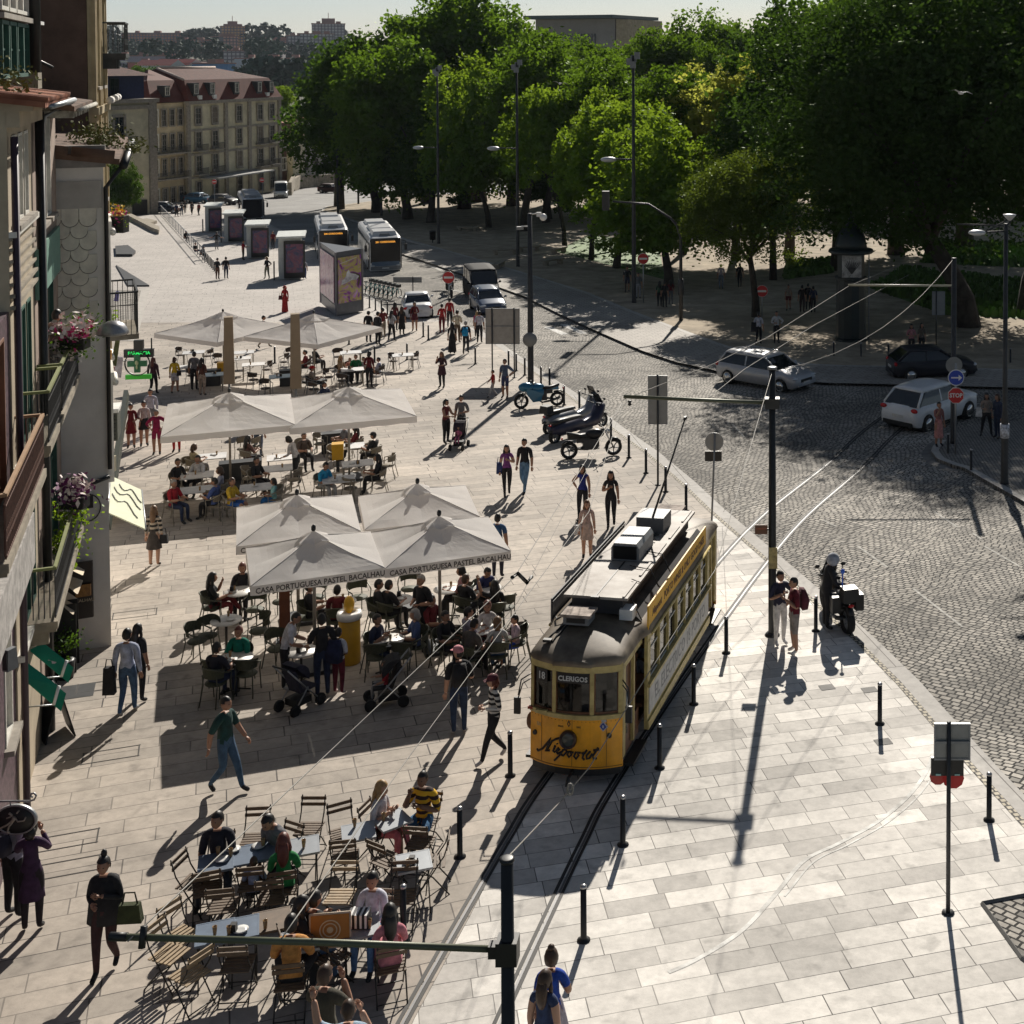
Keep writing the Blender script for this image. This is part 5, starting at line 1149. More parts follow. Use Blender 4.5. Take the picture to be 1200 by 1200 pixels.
m.tube([(-.25,4.95,3.06),(.3,4.95,3.06)], .02,5);m.tube([(-.25,5.3,3.06),(.3,5.3,3.06)], .02,5);m.build('pole_base',BLACKM,T)
m=MB();m.tube([(-.3,1.35,2.7),(-.45,1.0,2.62),(-.60,.72,2.52),(-.66,.5,2.47)], .02,5);m.tube([(-.25,1.4,2.72),(-.36,.95,2.66),(-.50,.6,2.52),(-.52,.42,2.47)], .02,5);m.box((-.62,.42,2.50),(.16,.1,.05));m.tube([(-.85,1.6,2.5),(-.7,1.2,2.6),(-.45,1.3,2.75)], .018,5);m.build('roof_cables',BLACKM,T)
m=MB()
for k in range(9):m.tube([(.45-.02*k%.1,2.4+.03,3.04),(.66,2.3,3.03)], .01,4)if k<1 else None
m.tube([(.2,3.2,3.05),(.66,3.1,3.03),(.86,3.05,2.7)], .012,5);m.tube([(.2,4.2,3.05),(.66,4.1,3.03),(.86,4.0,2.7)], .012,5);m.tube([(.62,1.75,2.9),(.85,1.72,2.5)], .012,5);m.build('stay_wires',BLACKM,T)
ABY=mat('ad_board_yellow',(.80,.42,.01), .5,0, .08,3)
m=MB();m.box((.975,4.35,2.56),(.03,5.3,.46));m.build('roof_advert',ABY,T);ad=bpy.context.scene.objects[-1]if False else[o for o in T.children if o.name.startswith('roof_advert')][0]
m=MB();fr=frameM((.993,4.6,2.56),(0,1,0),(0,0,1));put_text(m,'PORTO WINES & ONLY GOOD ONES', .22,fr@Matrix.Translation((.25,0,0)),ext=.002,bold=.004,sx=1.03)
put_text(m,'Niepoort', .20,fr@Matrix.Translation((-2.25,0,0)),ext=.002,shear=.4,bold=.004);m.build('lettering',mat('ad_dark_lettering',(.09,.035,.02), .6),ad)
m=MB();m.box((-.975,4.35,2.58),(.03,5.3,.46));bo=m.build('roof_advert',mat('grey_mesh_board',(.13,.13,.13), .7,0, .1),T);m=MB()
for k in range(5):m.box((-.957,1.75+k*1.3,2.55),(.012,.03,.38))
m.box((-.957,4.35,2.74),(.03,5.3,.03));m.box((-.957,4.35,2.36),(.03,5.3,.03));m.build('battens',BLACKM,bo)
def fpt(px,py,off=-.012):
    r=_ray(px,py);Ri=Matrix.Rotation(TR_RZ,3,'Z');o_=Ri.transposed()@(Vector((0,0,H))-Vector((TF.x,TF.y,0)));d_=Ri.transposed()@Vector(r)
    y=0.0
    for _ in range(4):
        t_=(y-o_.y)/d_.y;x=o_.x+d_.x*t_;y=fy(max(-FW,min(FW,x)))+off
    t_=(y-o_.y)/d_.y;return Vector((o_.x+d_.x*t_,y,o_.z+d_.z*t_-TF.z-SL*0))
INK=mat('script_ink_black',(.02,.012,.01), .6)
m=MB()
for st in[[(88,575),(100,600),(150,580),(200,520),(242,458),(215,540),(188,605),(235,600)],[(205,590),(245,520),(260,495),(310,470),(365,458)],[(300,545),(275,608),(300,622)],[(322,522),(324,530)],[(310,618),(352,590),(338,572),(308,612),(330,640),(372,622)],
           [(398,592),(350,660),(292,716)],[(385,602),(425,592),(432,622),(395,662),(368,650)],[(432,622),(470,612),(442,650),(462,682),(492,652),(476,616),(515,632)],[(545,622),(520,670),(545,702),(577,662),(560,626),(600,634)],
           [(612,640),(640,618),(622,690),(645,712)],[(640,640),(672,600)],[(715,612),(668,660),(672,700),(705,690),(735,640)],[(805,570),(742,668),(750,700),(790,690)],[(745,602),(818,592)]]:
    m.tube([fpt(620+a/10,820+b/10,-.008)for a,b in st], .021,6)
m.build('script_lettering',INK,T)
m=MB()
for txt,px,py,sz in(('131',630.5,849, .085),):
    c=fpt(px,py,-.006);put_text(m,txt,sz,frameM(c,(1,-.55,0),(0,0,1)),ext=.003,bold=.002)
m.build('car_number',mat('pale_numerals',(.62,.5,.25), .6),T)
m=MB();c=fpt(656,852.5,-.006);put_text(m,'SINCE', .04,frameM(c,(1,-.1,0),(0,0,1)),ext=.003);c=fpt(677,854,-.006);put_text(m,'1842', .045,frameM(c,(1,.05,0),(0,0,1)),ext=.003)
c=fpt(665.5,850,-.006);m.add([(c.x,c.y,c.z+.075),(c.x-.035,c.y,c.z),(c.x,c.y,c.z-.06),(c.x+.035,c.y,c.z),(c.x,c.y,c.z+.03),(c.x-.018,c.y,c.z),(c.x,c.y,c.z-.03),(c.x+.018,c.y,c.z)],[(0,1,5,4),(1,2,6,5),(2,3,7,6),(3,0,4,7)]);m.build('small_emblem',INK,T)
c=fpt(706,852.5,-.012);m=MB();m.box(c,(.13,.012,.13),ry=R(45),mi=0);m.box((c.x,c.y-.005,c.z),(.095,.012,.095),ry=R(45),mi=1);m.box((c.x,c.y-.012,c.z),(.03,.01,.05),mi=0);m.box((c.x+.01,c.y+.003,c.z+.1),(.09,.01,.04),mi=0);m.build('blue_badge',[mat('badge_pale',(.5,.52,.56), .5),mat('badge_blue',(.04,.07,.30), .5)],T)
c=fpt(665.5,867,0);m=MB();m.M=Matrix.Translation(c)@Matrix.Rotation(math.pi/2,4,'X');m.lathe([(.02,-.04),(.16,-.02),(.165,.06),(.15,.10),(.135,.10),(.1,.04),(.02,.02)],20);o=m.build('headlamp',mat('bronze_lamp',(.06,.04,.035), .35, .6),T);m=MB();m.M=Matrix.Translation(c)@Matrix.Rotation(math.pi/2,4,'X');m.lathe([(.02,.075),(.12,.06),(.13,.055)],16);m.build('lens',mat('lamp_lens',(.07,.08,.07), .1),o)
for px,py in((626.5,858),(713.5,862.5)):
    c=fpt(px,py,0);m=MB();m.M=Matrix.Translation(c)@Matrix.Rotation(math.pi/2,4,'X');m.lathe([(.01,0),(.045,.0),(.045,.03),(.03,.035),(.01,.03)],12);m.build('side_lamp',BLACKM,T)
m=MB();front_strip(m,-.30, .31,1.90,2.08, .01, .02,4);o=m.build('destination_sign',BLACKM,T);m=MB();put_text(m,'CLERIGOS', .125,frameM((.005,-.002,1.99),(1,0,0),(0,0,1)),ext=.003,bold=.003,sx=.98);m.build('lettering',mat('sign_grey_white',(.55,.56,.55), .6),o)
m=MB();front_strip(m,-.74,-.50,1.86,2.10, .03,-.02,2);o=m.build('line_sign',BLACKM,T);m=MB();put_text(m,'18', .19,frameM((-.62,fy(-.62)-.034,1.98),(1,-.38,0),(0,0,1)),ext=.003,bold=.003,sx=.9);m.build('numerals',_M['sign_grey_white'],o)
for s in(-1,1):
    m=MB();m.tube([(s*.84,.3,1.95),(s*1.02,.12,1.86),(s*1.05,.05,1.6)], .014,5);m.tube([(s*.84,.3,1.86),(s*1.0,.14,1.78),(s*1.05,.05,1.55)], .012,5);m.box((s*1.06,.03,1.42),(.12,.05,.30));m.build('mirror',BLACKM,T)
MB().box((-.87,.22,1.32),(.1,.05,.05)).build('indicator',mat('red_indicator',(.25,.03,.01), .4),T)
MB().box((-.60,.04,1.345),(.22,.06,.05)).build('wiper_motor',CRM,T)
m=MB();m.ell((-.90,.35,1.02),(.09,.1,.16),10,7);m.build('side_horn',WOOD,T)
def tl(v):
    return(T.matrix_basis.inverted()@Vector(v))
tip=G(803,490,5.5)
bpy.context.view_layer.update()
pb=(.0,5.55,3.1);MB().tube([pb,tl(tip)],[.028,.016],6).box(tl(tip),(.05,.16,.07)).build('trolley_pole',BLACKM,T)
for yy in(3.05,3.9,):
    pass
def pole_thing(name,label,cat,px,py,ztop,r0=.09,r1=.06,m=DARKM,base=True,group=None):
    g=G(px,py);t=thing(name,label,cat,(g.x,g.y,gz(g.y)),0,group)
    mb=MB();mb.lathe([(r0*1.02,0),(r0,.05),(r0*.98,ztop*.3),(r1,ztop)],12);mb.build('pole',m,t)
    if base:MB().lathe([(r0*1.9,0.01),(r0*1.9,.03),(r0*1.3,.09)],12).build('base_plate',m,t)
    return t
BOLM=mat('bollard_black',(.013,.013,.014), .4, .2, .1);CAPM=mat('bollard_cap',(.35,.35,.36), .3, .8, .1)
bol=None
def bollard(px,py,label,group='black bollards of the square',sc=1.0):
    global bol
    g=G(px,py)
    if bol is None:
        bol=thing('bollard',label,'bollard',(g.x,g.y,gz(g.y)+.012),0,group)
        MB().lathe([(.10,0),(.10,.015),(.055,.03),(.047,.05),(.045,.80)],12).build('post',BOLM,bol)
        MB().lathe([(.047,.80),(.05,.805),(.05,.83),(.03,.845),(.01,.85)],12).build('cap',CAPM,bol)
        return bol
    return dup(bol,(g.x,g.y,gz(g.y)+.012),0,label,group,sc)
BOLS=[(598,910,'bollard just left of the tram front'),(539,1005,'bollard left of the rails below the tram'),(684,1103,'bollard right of the rails, second nearest to the camera'),(730,991,'bollard in the tram shadow below the tram'),(773,901,'bollard in shadow right of the tram front'),(813,826,'bollard beside the middle of the tram'),(851,766,'bollard beside the rear of the tram'),
 (956,740,'bollard next to the police motorcycle'),(1031,849,'lone bollard at the kerb below the police motorcycle'),(1159,962,'bollard at the right edge beside the sign post'),(473,1103,'bollard among the folding chairs behind the pink dress'),(804,599,'bollard on the kerb above the tram tail'),(780,577,'bollard on the kerb left of the round sign'),(757,555,'bollard at the foot of the tall grey sign'),(737,537,'bollard right of the naked motorcycle'),(716,516,'bollard beyond the front wheel of the naked motorcycle'),(699,493,'bollard at the scooter screen'),(679,482,'bollard behind the silver scooter'),(661,475,'bollard behind the blue motorcycle wheel'),(644,453,'bollard right of the camera pole'),(634,451,'bollard close right of the camera pole foot'),(615,440,'bollard left of the camera pole'),(605,435,'second bollard left of the camera pole'),(596,431,'bollard right of the large sign board'),(557,427,'bollard near the man with the blue backpack'),(502,399,'right one of the pair of bollards below the white saloon'),(496,395,'left one of the pair of bollards below the white saloon'),(488,372,'bollard behind the woman in maroon'),
 (477,422,'bollard behind the lone white table'),(439,425,'bollard behind the seated group in the third row'),(409,404,'bollard seen under the far right parasol'),(400,436,'bollard behind the seated blonde group'),(322,426,'bollard between the two closed parasols'),(454,369,'bollard at the left of the waiting group'),(447,367,'second bollard at the hire bikes'),(440,364,'third bollard at the hire bikes'),(433,361,'fourth bollard at the hire bikes'),
 (977,420,'bollard left of the dark advertising column foot'),(1009,421,'bollard right of the advertising column foot'),(1041,422,'bollard in the sun patch left of the black hatchback'),(1184,428,'bollard at the far kerb right of the tall lamp'),(1111,535,'bollard at the foot of the stop sign'),(1138,555,'bollard on the corner pavement below the couple')]
for px,py,lb in BOLS:bollard(px,py,lb)
k=0
for i in range(9):
    bollard(lerp(240,253,i/8),lerp(305,320,i/8),['first','second','third','fourth','fifth','sixth','seventh','eighth','last'][i]+' close set post of the line beyond the long railing','close set posts by the bench', .95)
def tram_pole(px,py,h,armz,arm_to,label,H_=None):
    t=pole_thing('tram_wire_pole',label,'pole',px,py,h, .095, .075,BLACKM,True,'tram wire poles')
    MB().lathe([(.10,h),(.115,h+.02),(.115,h+.05),(.08,h+.06)],12).build('cap',GREYM,t)
    mb=MB();a=Vector(arm_to)-t.location;a.z=armz;mb.tube([(0,0,armz),(a.x*.5,a.y*.5,armz+.02),(a.x,a.y,armz+.05)], .045,8);mb.build('arm',mat('olive_arm',(.11,.12,.075), .5, .2),t)
    MB().box((0,0,armz),(.34,.24,.24)).build('clamp',BLACKM,t)
    d=Vector((a.x,a.y,0));
    MB().lathe([(.03,-.06),(.05,-.04),(.03,0),(.05,.04),(.03,.06)],8,(a.x*.96,a.y*.96,armz-.1)).build('insulator',BLACKM,t)
    return t
P1=tram_pole(905,745,6.35,5.55,G(731,468,5.55),'tall black tram wire pole with a long arm behind the talking couple')
n_=MB().box((.02,-.11,1.9),(.2,.03,.5)).build('notice',mat('yellow_notice',(.45,.36,.15), .6,0, .3,12),P1)
m=MB();m.box((-.26,-.02,2.55),(.3,.03,.22));m.build('sign_plate',mat('brown_sign',(.16,.07,.035), .6),P1);m=MB();m.box((-.06,-.02,2.55),(.14,.03,.04));m.build('bracket',BLACKM,P1)
m=MB();put_text(m,'PARAGEM', .055,frameM((-.26,-.037,2.57),(1,0,0),(0,0,1)),ext=.001);m.build('lettering',mat('sign_red',(.5,.12,.05), .6),P1)
Yf=10.7;xf=(588-900)/F*Yf;zt=D(588,1010,Yf).z
t=thing('tram_wire_pole','nearest black tram wire pole cut by the bottom edge with a long olive arm','pole',(xf,Yf,gz(Yf)),0,'tram wire poles');hh=zt-gz(Yf)
MB().lathe([(.08,0),(.075,.1),(.05,hh)],16).build('pole',BLACKM,t)
MB().lathe([(.052,hh),(.06,hh+.01),(.06,hh+.03),(.04,hh+.035)],16).build('cap',BLACKM,t)
az=D(588,1113,Yf).z-gz(Yf);tip=D(146,1098,Yf+.1)-Vector((xf,Yf,gz(Yf)))
MB().tube([(0,0,az),(tip.x*.5,tip.y*.5,lerp(az,tip.z,.5)+.01),tuple(tip)], .027,10).build('arm',_M['olive_arm'],t)
MB().box((0,0,az),(.17,.15,.19)).box((-.09,-.0,az),(.12,.09,.10)).build('clamp',BLACKM,t)
MB().tube([(tip.x+.02,tip.y,tip.z),(tip.x-.12,tip.y,tip.z+.003)], .034,8).tube([(tip.x+.16,tip.y-.05,tip.z-.06),(tip.x+.16,tip.y,tip.z+.09)], .03,6).build('insulator',BLACKM,t)
g=G(1117,523);t=thing('tram_wire_pole','dark tram wire pole behind the stop sign with a pale arm to the left','pole',(g.x,g.y,gz(g.y)+.12),0,'tram wire poles')
hp=(523-303)/F*g.y;MB().lathe([(.13,0),(.11,.1),(.09,hp)],12).build('pole',DARKM,t)
zz=D(1117,335,g.y).z-t.location.z;a=D(994,334,g.y);MB().tube([(0,0,zz),(a.x-g.x,0,a.z-t.location.z)], .04,8).build('arm',mat('pale_arm',(.42,.40,.30), .5),t)
g=G(1118,536);t=thing('stop_sign','post with blue arrow disc above a red stop disc on the corner','road sign',(g.x+.05,g.y,gz(g.y)+.12),0)
MB().lathe([(.04,0),(.04,3.3)],10).build('pole',GALV,t)
def disc(mb,c,r,mi=0,n=28,th=.02,ydir=1):
    old=mb.M;mb.M=old@Matrix.Translation(c)@Matrix.Rotation(math.pi/2,4,'X');mb.lathe([(.001,-th/2),(r,-th/2),(r,th/2),(.001,th/2)],n,mi=mi,sm=False);mb.M=old
SGN_R=mat('sign_bright_red',(.55,.02,.02), .45,0, .03);SGN_B=mat('sign_bright_blue',(.02,.06,.42), .45,0, .03);SGN_W=mat('sign_white',(.72,.72,.70), .45,0, .04)
s_=g.y/F;rr= .31*1.0
z1=D(1118,442,g.y).z-t.location.z;z2=D(1118,463,g.y).z-t.location.z;rr=9.6*s_
m=MB();disc(m,(0,-.06,z1),rr,0);disc(m,(0,-.075,z1),rr*.9,1);m.box((-.04*1,-.092,z1),(rr*.95,.006,rr*.17),mi=0);m.prism([(0,0)]*3,0,0)if False else None
m.add([(rr*.30,-.0935,z1+rr*.38),(rr*.74,-.0935,z1),(rr*.30,-.0935,z1-rr*.38)],[(0,2,1)],0);m.build('arrow_disc',[SGN_W,SGN_B],t)
m=MB();old=m.M;m.M=Matrix.Translation((0,-.06,z2))@Matrix.Rotation(math.pi/2,4,'X')@Matrix.Rotation(math.pi/8,4,'Z');m.lathe([(.001,-.01),(rr*1.04,-.01),(rr*1.04,.01),(.001,.01)],8,mi=0,sm=False);m.lathe([(.001,.0105),(rr*.98,.0105),(rr*.98,.013),(.001,.013)],8,mi=1,sm=False);m.M=Matrix.Identity(4)
put_text(m,'STOP',rr*.72,frameM((0,-.078,z2),(1,0,0),(0,0,1)),mi=0,ext=.003,bold=.008,sx=.92);m.build('stop_disc',[SGN_W,SGN_R],t)
g2=G(1117,523);m=MB();disc(m,(0,-.12,D(1116,427,g2.y).z-gz(g2.y)-.12),9.8*g2.y/F,0);
o=m.build('disc_sign_back',mat('sign_back_grey',(.24,.25,.25), .5, .3, .08),None);t2=thing('round_sign','grey back of a round sign behind the blue arrow disc','road sign',(g2.x+.0,g2.y-.02,gz(g2.y)+.12),0);o.parent=t2
SBK=_M['sign_back_grey']
def no_entry(px,py,cy,rpx,label):
    g=G(px,py);s=g.y/F;t=thing('no_entry_sign',label,'road sign',(g.x,g.y,gz(g.y)+(.12 if px>600 else .01)),0,'no entry signs');z=D(px,cy,g.y).z-t.location.z
    MB().lathe([(.035,0),(.035,z+.2)],8).build('pole',GALV,t)
    m=MB();disc(m,(0,-.05,z),rpx*s,0);disc(m,(0,-.06,z),rpx*s*.95,1);m.box((0,-.076,z),(rpx*s*1.45,.01,rpx*s*.34),mi=0);m.build('disc',[SGN_W,SGN_R],t);return t
no_entry(526,363,325,7.2,'no entry sign in front of the passing motorcyclist');no_entry(893,374,341,7,'no entry sign under the small leafed tree');no_entry(754,357,303,6.5,'no entry sign at the park edge by the tall pole')
no_entry(252,262,213,3,'tiny no entry sign before the far corner block');no_entry(308,262,211,3,'tiny no entry sign at the right end of the corner block')
t=pole_thing('camera_pole','tall pole with a white dome camera and twin arms beside the blue motorcycle','pole',622,450,7.9,.14,.10,DARKM)
MB().lathe([(.0,-.04),(.33,-.03),(.33,.03),(.0,.04)],20,(0,0,0)).build('ring',SBK,t).location=(0,0,0)
o=[c for c in t.children if c.name.startswith('ring')][0];o.rotation_euler=(math.pi/2,0,0);o.location=(0,-.16,2.1);o.name='round_sign_back'
MB().tube([(0,0,7.85),(.35,0,7.9)], .03,6).tube([(0,0,7.3),(-.4,0,7.3)], .03,6).box((.42,0,7.85),(.2,.14,.2)).build('arm',WHITEP,t)
MB().ell((.62,0,7.72),(.17,.17,.17),12,8).build('dome_camera',WHITEP,t);MB().box((-.45,0,7.22),(.3,.2,.14)).build('floodlight',GREYM,t)
MB().tube([(0,-.0,5.9),(-.4,0,5.95),(-.55,0,5.95)], .025,6).build('side_arm',DARKM,t)
def lamp(px,py,top,label,lampy=None,lside=-1,span=14,heads=True):
    g=G(px,py);s=g.y/F;t=thing('street_lamp',label,'street lamp',(g.x,g.y,gz(g.y)+.13),0,'tall lamp posts along the park');h=(py-top)*s
    MB().lathe([(.17,0),(.15,.1),(.12,h*.45),(.08,h)],10).build('post',DARKM,t)
    if heads:
        m=MB()
        for k in range(4):a=k*1.57;m.box((math.cos(a)*.25,math.sin(a)*.25,h-.2*k),(.35,.35,.45))
        m.build('spotlights',GREYM,t)
    if lampy:
        z=h-(lampy-top)*s;L=span*s;m=MB();m.tube([(0,0,z),(lside*L,0,z+.05)], .05,6);m.build('lamp_arm',DARKM,t)
        m=MB();m.ell((lside*(L+.4),0,z),(.55,.3,.18),10,6);m.build('lamp_head',mat('lamp_head_pale',(.55,.56,.57), .4, .2),t)
    return t
lamp(607,314,74,'lamp post behind the big van with a lamp arm to the left',175,-1,22);lamp(514,287,80,'lamp post beside the dark waste bin',174,-1,18);lamp(447,254,97,'lamp post behind the left of the bright young trees',171,-1,10);lamp(396,254,100,'slim pole at the kerb corner behind the middle bus',None);lamp(420,240,120,'farthest slim pole by the road bend',None)
lamp(743,357,66,'very tall dark post beside the no entry sign at the park edge',188,-1,22)
g=G(798,378);s=g.y/F;t=thing('traffic_light_mast','mast with a curved overhead arm carrying a traffic light','traffic light',(g.x,g.y,gz(g.y)+.13),0);h=(378-255)*s
MB().tube([(0,0,0),(0,0,h*.8),(-.25,0,h*.92),(-12*s,0,h-.1),(-38*s,0,h+.75),(-80*s,0,h+.9)],[.12,.09,.08,.07,.06,.05],10).build('mast',DARKM,t)
MB().box((-88*s,0,h+.95),(.42,.35,1.15)).build('signal_head',DARKM,t);MB().lathe([(.14,1.5),(.18,1.6),(.18,2.4),(.14,2.5)],10).build('control_box',DARKM,t)
g=G(1177,571);s=g.y/F;t=thing('street_lamp','double headed lamp post on the corner pavement at the right edge','street lamp',(g.x,g.y,gz(g.y)+.12),0,'tall lamp posts along the park');h=(571-262)*s
MB().lathe([(.15,0),(.13,.1),(.12,2.2),(.085,2.4),(.07,h)],12).build('post',DARKM,t)
MB().tube([(0,0,h-.25),(-.7,0,h-.28),(-.85,0,h-.3)], .03,6).tube([(0,0,h-.1),(.25,0,h+.2)], .03,6).tube([(-.75,0,h-.3),(.1,0,h+.15)], .02,5).build('arms',DARKM,t)
MB().ell((-.95,0,h-.3),(.3,.2,.1),12,6).build('lamp_head',_M['lamp_head_pale'],t);MB().lathe([(.05,0),(.2,.16),(.22,.2),(.1,.22)],10,(.12,0,h+.1)).build('lamp_head',_M['lamp_head_pale'],t)
MB().lathe([(.155,2.55),(.155,3.0)],14,(0,0,-1.0)).build('sticker',mat('pale_stickers',(.5,.52,.58), .6,0, .5,14),t)
MB().tube([(-1.4,1.5,h-.2),(.3,1.5,h-.25)], .03,5).build('rear_arm',DARKM,t)
def sign_back(px,py,rect,label,m=SBK,poles=(0,),group=None,thick=.05):
    g=G(px,py);s=g.y/F;t=thing('sign_board',label,'sign',(g.x,g.y,gz(g.y)+.012),0,group);x0,y0,x1,y1=rect
    za=D(px,y0,g.y).z-t.location.z;zb=D(px,y1,g.y).z-t.location.z;w=(x1-x0)*s;cx=((x0+x1)/2-px)*s
    m_=MB();m_.box((cx,.05,(za+zb)/2),(w,thick*.5,za-zb));m_.build('board',m,t)
    fr=MB()
    for sx in(-1,1):fr.box((cx+sx*w/2,.05,(za+zb)/2),(.03,thick,za-zb+.03))
    for zq in(za,zb):fr.box((cx,.05,zq),(w-.03,thick,.03))
    fr.box((cx,.02,lerp(zb,za,.5)),(w,.03,.04));fr.build('rim',GREYM,t)
    for p in poles:MB().lathe([(.035,0),(.033,za+.06)],8,(p*s,0,0)).build('pole',DARKM,t);MB().lathe([(.1,.0),(.1,.02)],8,(p*s,0,0)).build('foot',DARKM,t)
    return t,za,zb,s
sign_back(771,569,(760,441,782,497),'tall grey rectangular sign seen from behind beside the tram wire arm')
sign_back(577,443,(569.5,362,609,403),'large grey board on two posts seen from behind',m=mat('big_board_back',(.33,.32,.30), .5, .2, .1),poles=(0,26))
t,za,zb,s=sign_back(1111,1071,(1095,850.5,1136,891),'grey sign back with black box and red disc on the nearest sign post')
MB().box((-.01,.10,zb-.14),(.50,.06,.28)).box((.0,.06,zb-.15),(.03,.03,.2)).build('black_box',BLACKM,t)
m=MB();disc(m,(.09,.16,zb-.36), .17,0,10);m.build('red_disc',SGN_R,t);m=MB();disc(m,(-.14,.2,zb-.36), .13,0,10);m.build('red_disc',mat('faded_red',(.45,.06,.05), .6),t)
MB().box((-.15,.065,zb-.26),(.08,.01,.03)).box((.14,.065,zb-.26),(.08,.01,.025)).build('sticker',mat('pale_sticker',(.3,.5,.48), .5),t)
g=G(834,613);t=thing('round_sign','grey back of a round sign above a small plate, right of the tram','road sign',(g.x,g.y,gz(g.y)+.012),0);s=g.y/F
zc=D(837,518,g.y).z-t.location.z;m=MB();disc(m,(.08,.03,zc),11*s,0,24,.03);m.build('disc',SBK,t);m=MB();m.box((.05,.05,D(837,535,g.y).z-t.location.z),(20*s,.04,12*s));m.build('plate',BLACKM,t)
MB().tube([(0,0,0),(.1,0,zc+11*s)], .03,8).build('pole',GREYM,t)
sign_back(1097,414,(1092.5,342,1107,369),'pale sign back by the two women at the park edge')
sign_back(484,352,(461,325,494,331),'grey direction finger board beside the white saloon',poles=(0,))
sign_back(733,345,(731.5,318,732.5,319),'thin metal rod left of the no entry sign post')
g=G(997,401);t=thing('advertising_column','dark cylindrical advertising column with a domed cap by the park','column',(g.x,g.y,gz(g.y)+.13),0);s=g.y/F
CG=mat('column_dark_green',(.012,.022,.024), .4, .1, .1)
MB().lathe([(.95,0),(.95,.15),(.82,.2),(.80,3.35),(.88,3.4),(.88,3.5)],12,sm=False).build('drum',CG,t)
MB().lathe([(.74,3.5),(.74,4.8)],8,sm=False).build('lantern',mat('column_posts',(.02,.03,.03), .5),t)
m=MB();m.box((0,-.745,4.15),(1.05,.05,1.2));pz=m.build('poster',mat('grey_poster',(.42,.41,.38), .6,0, .5,2.5,dirt=(.6,.58,.54)),t)
m=MB()
for k in range(9):a=R(20+k*17.5);m.tube([(0,-.775,3.75),(.28*math.cos(a),-.775,4.0+.25*math.sin(a)),(.42*math.cos(a),-.775,4.1+.42*math.sin(a))],[.03,.025,.008],4)
m.build('poster_figure',mat('poster_dark_figure',(.07,.07,.07), .7),pz)
MB().lathe([(1.18,4.8),(1.25,4.86),(1.2,5.0),(.9,5.05)],16).build('cornice',CG,t)
MB().lathe([(.88,5.05),(.86,5.3),(.74,5.75),(.5,6.15),(.22,6.4),(.14,6.5),(.12,6.7),(.05,6.8),(.03,7.15)],16).build('dome',CG,t)
MB().lathe([(.04,0),(.03,4.9)],8,(.98,-.1,0)).build('side_post',GREYM,t)
KW=mat('kiosk_pale_panel',(.50,.52,.50), .5,0, .08,2);KR=mat('kiosk_roof',(.62,.65,.62), .5)
def adpic(name,cols,seed,sc=1.6):
    m=bpy.data.materials.new(name);m.use_nodes=True;n=m.node_tree;b=n.nodes['Principled BSDF'];L=n.links.new
    tc=n.nodes.new('ShaderNodeTexCoord');mp=n.nodes.new('ShaderNodeMapping');mp.inputs['Location'].default_value=(seed,seed*2,seed);nz=n.nodes.new('ShaderNodeTexNoise');nz.inputs['Scale'].default_value=sc;nz.inputs['Detail'].default_value=5;nz.inputs['Distortion'].default_value=1.2
    cr=n.nodes.new('ShaderNodeValToRGB');L(tc.outputs['Object'],mp.inputs[0]);L(mp.outputs[0],nz.inputs['Vector']);L(nz.outputs[0],cr.inputs[0]);L(cr.outputs[0],b.inputs['Base Color'])
    e=cr.color_ramp.elements;e[0].position= .3;e[0].color=lin(cols[0]);e[1].position= .72;e[1].color=lin(cols[-1])
    for i,c in enumerate(cols[1:-1]):q=e.new(.3+.42*(i+1)/(len(cols)-1));q.color=lin(c)
    b.inputs['Roughness'].default_value= .15;return m
KP=adpic('kiosk_poster',[(.02,.02,.04),(.05,.05,.14),(.20,.05,.09),(.09,.11,.20)],3.1)
def kiosk(px0,px1,ybase,ytop,label):
    g=G((px0+px1)/2,ybase);s=g.y/F;w=(px1-px0)*s;h=(ybase-ytop)*s;t=thing('ticket_kiosk',label,'kiosk',(g.x,g.y,gz(g.y)+.01),R(17),'ticket kiosks by the bus stops');w*= .80;dp=3.0
    MB().box((-.2,dp/2,h/2),(w*.86,dp-.1,h-.1)).build('body',KW,t)
    MB().box((-.1,dp/2-.2,h+.02),(w*1.12,dp+.7,.14)).build('roof',KR,t)
    MB().box((w*.08,-.06,h*.47),(w*.82,.14,h*.86)).build('poster_case',BLACKM,t);MB().box((w*.08,-.145,h*.5),(w*.66,.03,h*.66)).build('poster',KP,t)
    for k in range(3):MB().box((-.2-w*.43-.012,.6+k*.9,h*.55),(.03,.7,h*.7)).build('side_panel',GREYM,t)
    MB().box((-w*.72,.3,.7),(.08,.5,1.4)).build('fin',DARKM,t)
    return t
kiosk(325,361,328,277,'nearest ticket kiosk with a dark poster, left of the advertising prism');kiosk(288,318,303,263,'second nearest ticket kiosk');kiosk(262,288,284,250,'third ticket kiosk from the prism, beside the dark coach');kiosk(240,262,272,241,'farthest and smallest ticket kiosk')
A,B,Cc=G(372,359),G(394,371),G(425,366);t=thing('advertising_prism','three sided advertising prism with purple flower posters','billboard',(B.x,B.y,gz(B.y)+.01),0);s=B.y/F;h=78*s*.97
A2=(A.x-B.x,A.y-B.y);C2=(Cc.x-B.x,Cc.y-B.y);A2=(A2[0],max(.8,A2[1]));tri=[(0,0),C2,(A2[0]+.15,A2[1]+.2)];tri=[(0,0),(1.62,.42),(-1.12,1.45)]if False else tri
m=MB();m.prism(tri, .0, .62*1.0);m.prism(tri,h-.22,h);m.prism([(p[0]*.96+.02,p[1]*.96+.04)for p in tri], .62,h-.22);m.build('frame',mat('prism_steel',(.16,.17,.19), .35, .4, .08),t)
m=MB()
for p in tri:m.box((p[0],p[1],h/2),(.10,.10,h))
m.build('corner_posts',mat('prism_posts',(.22,.22,.24), .4, .4),t)
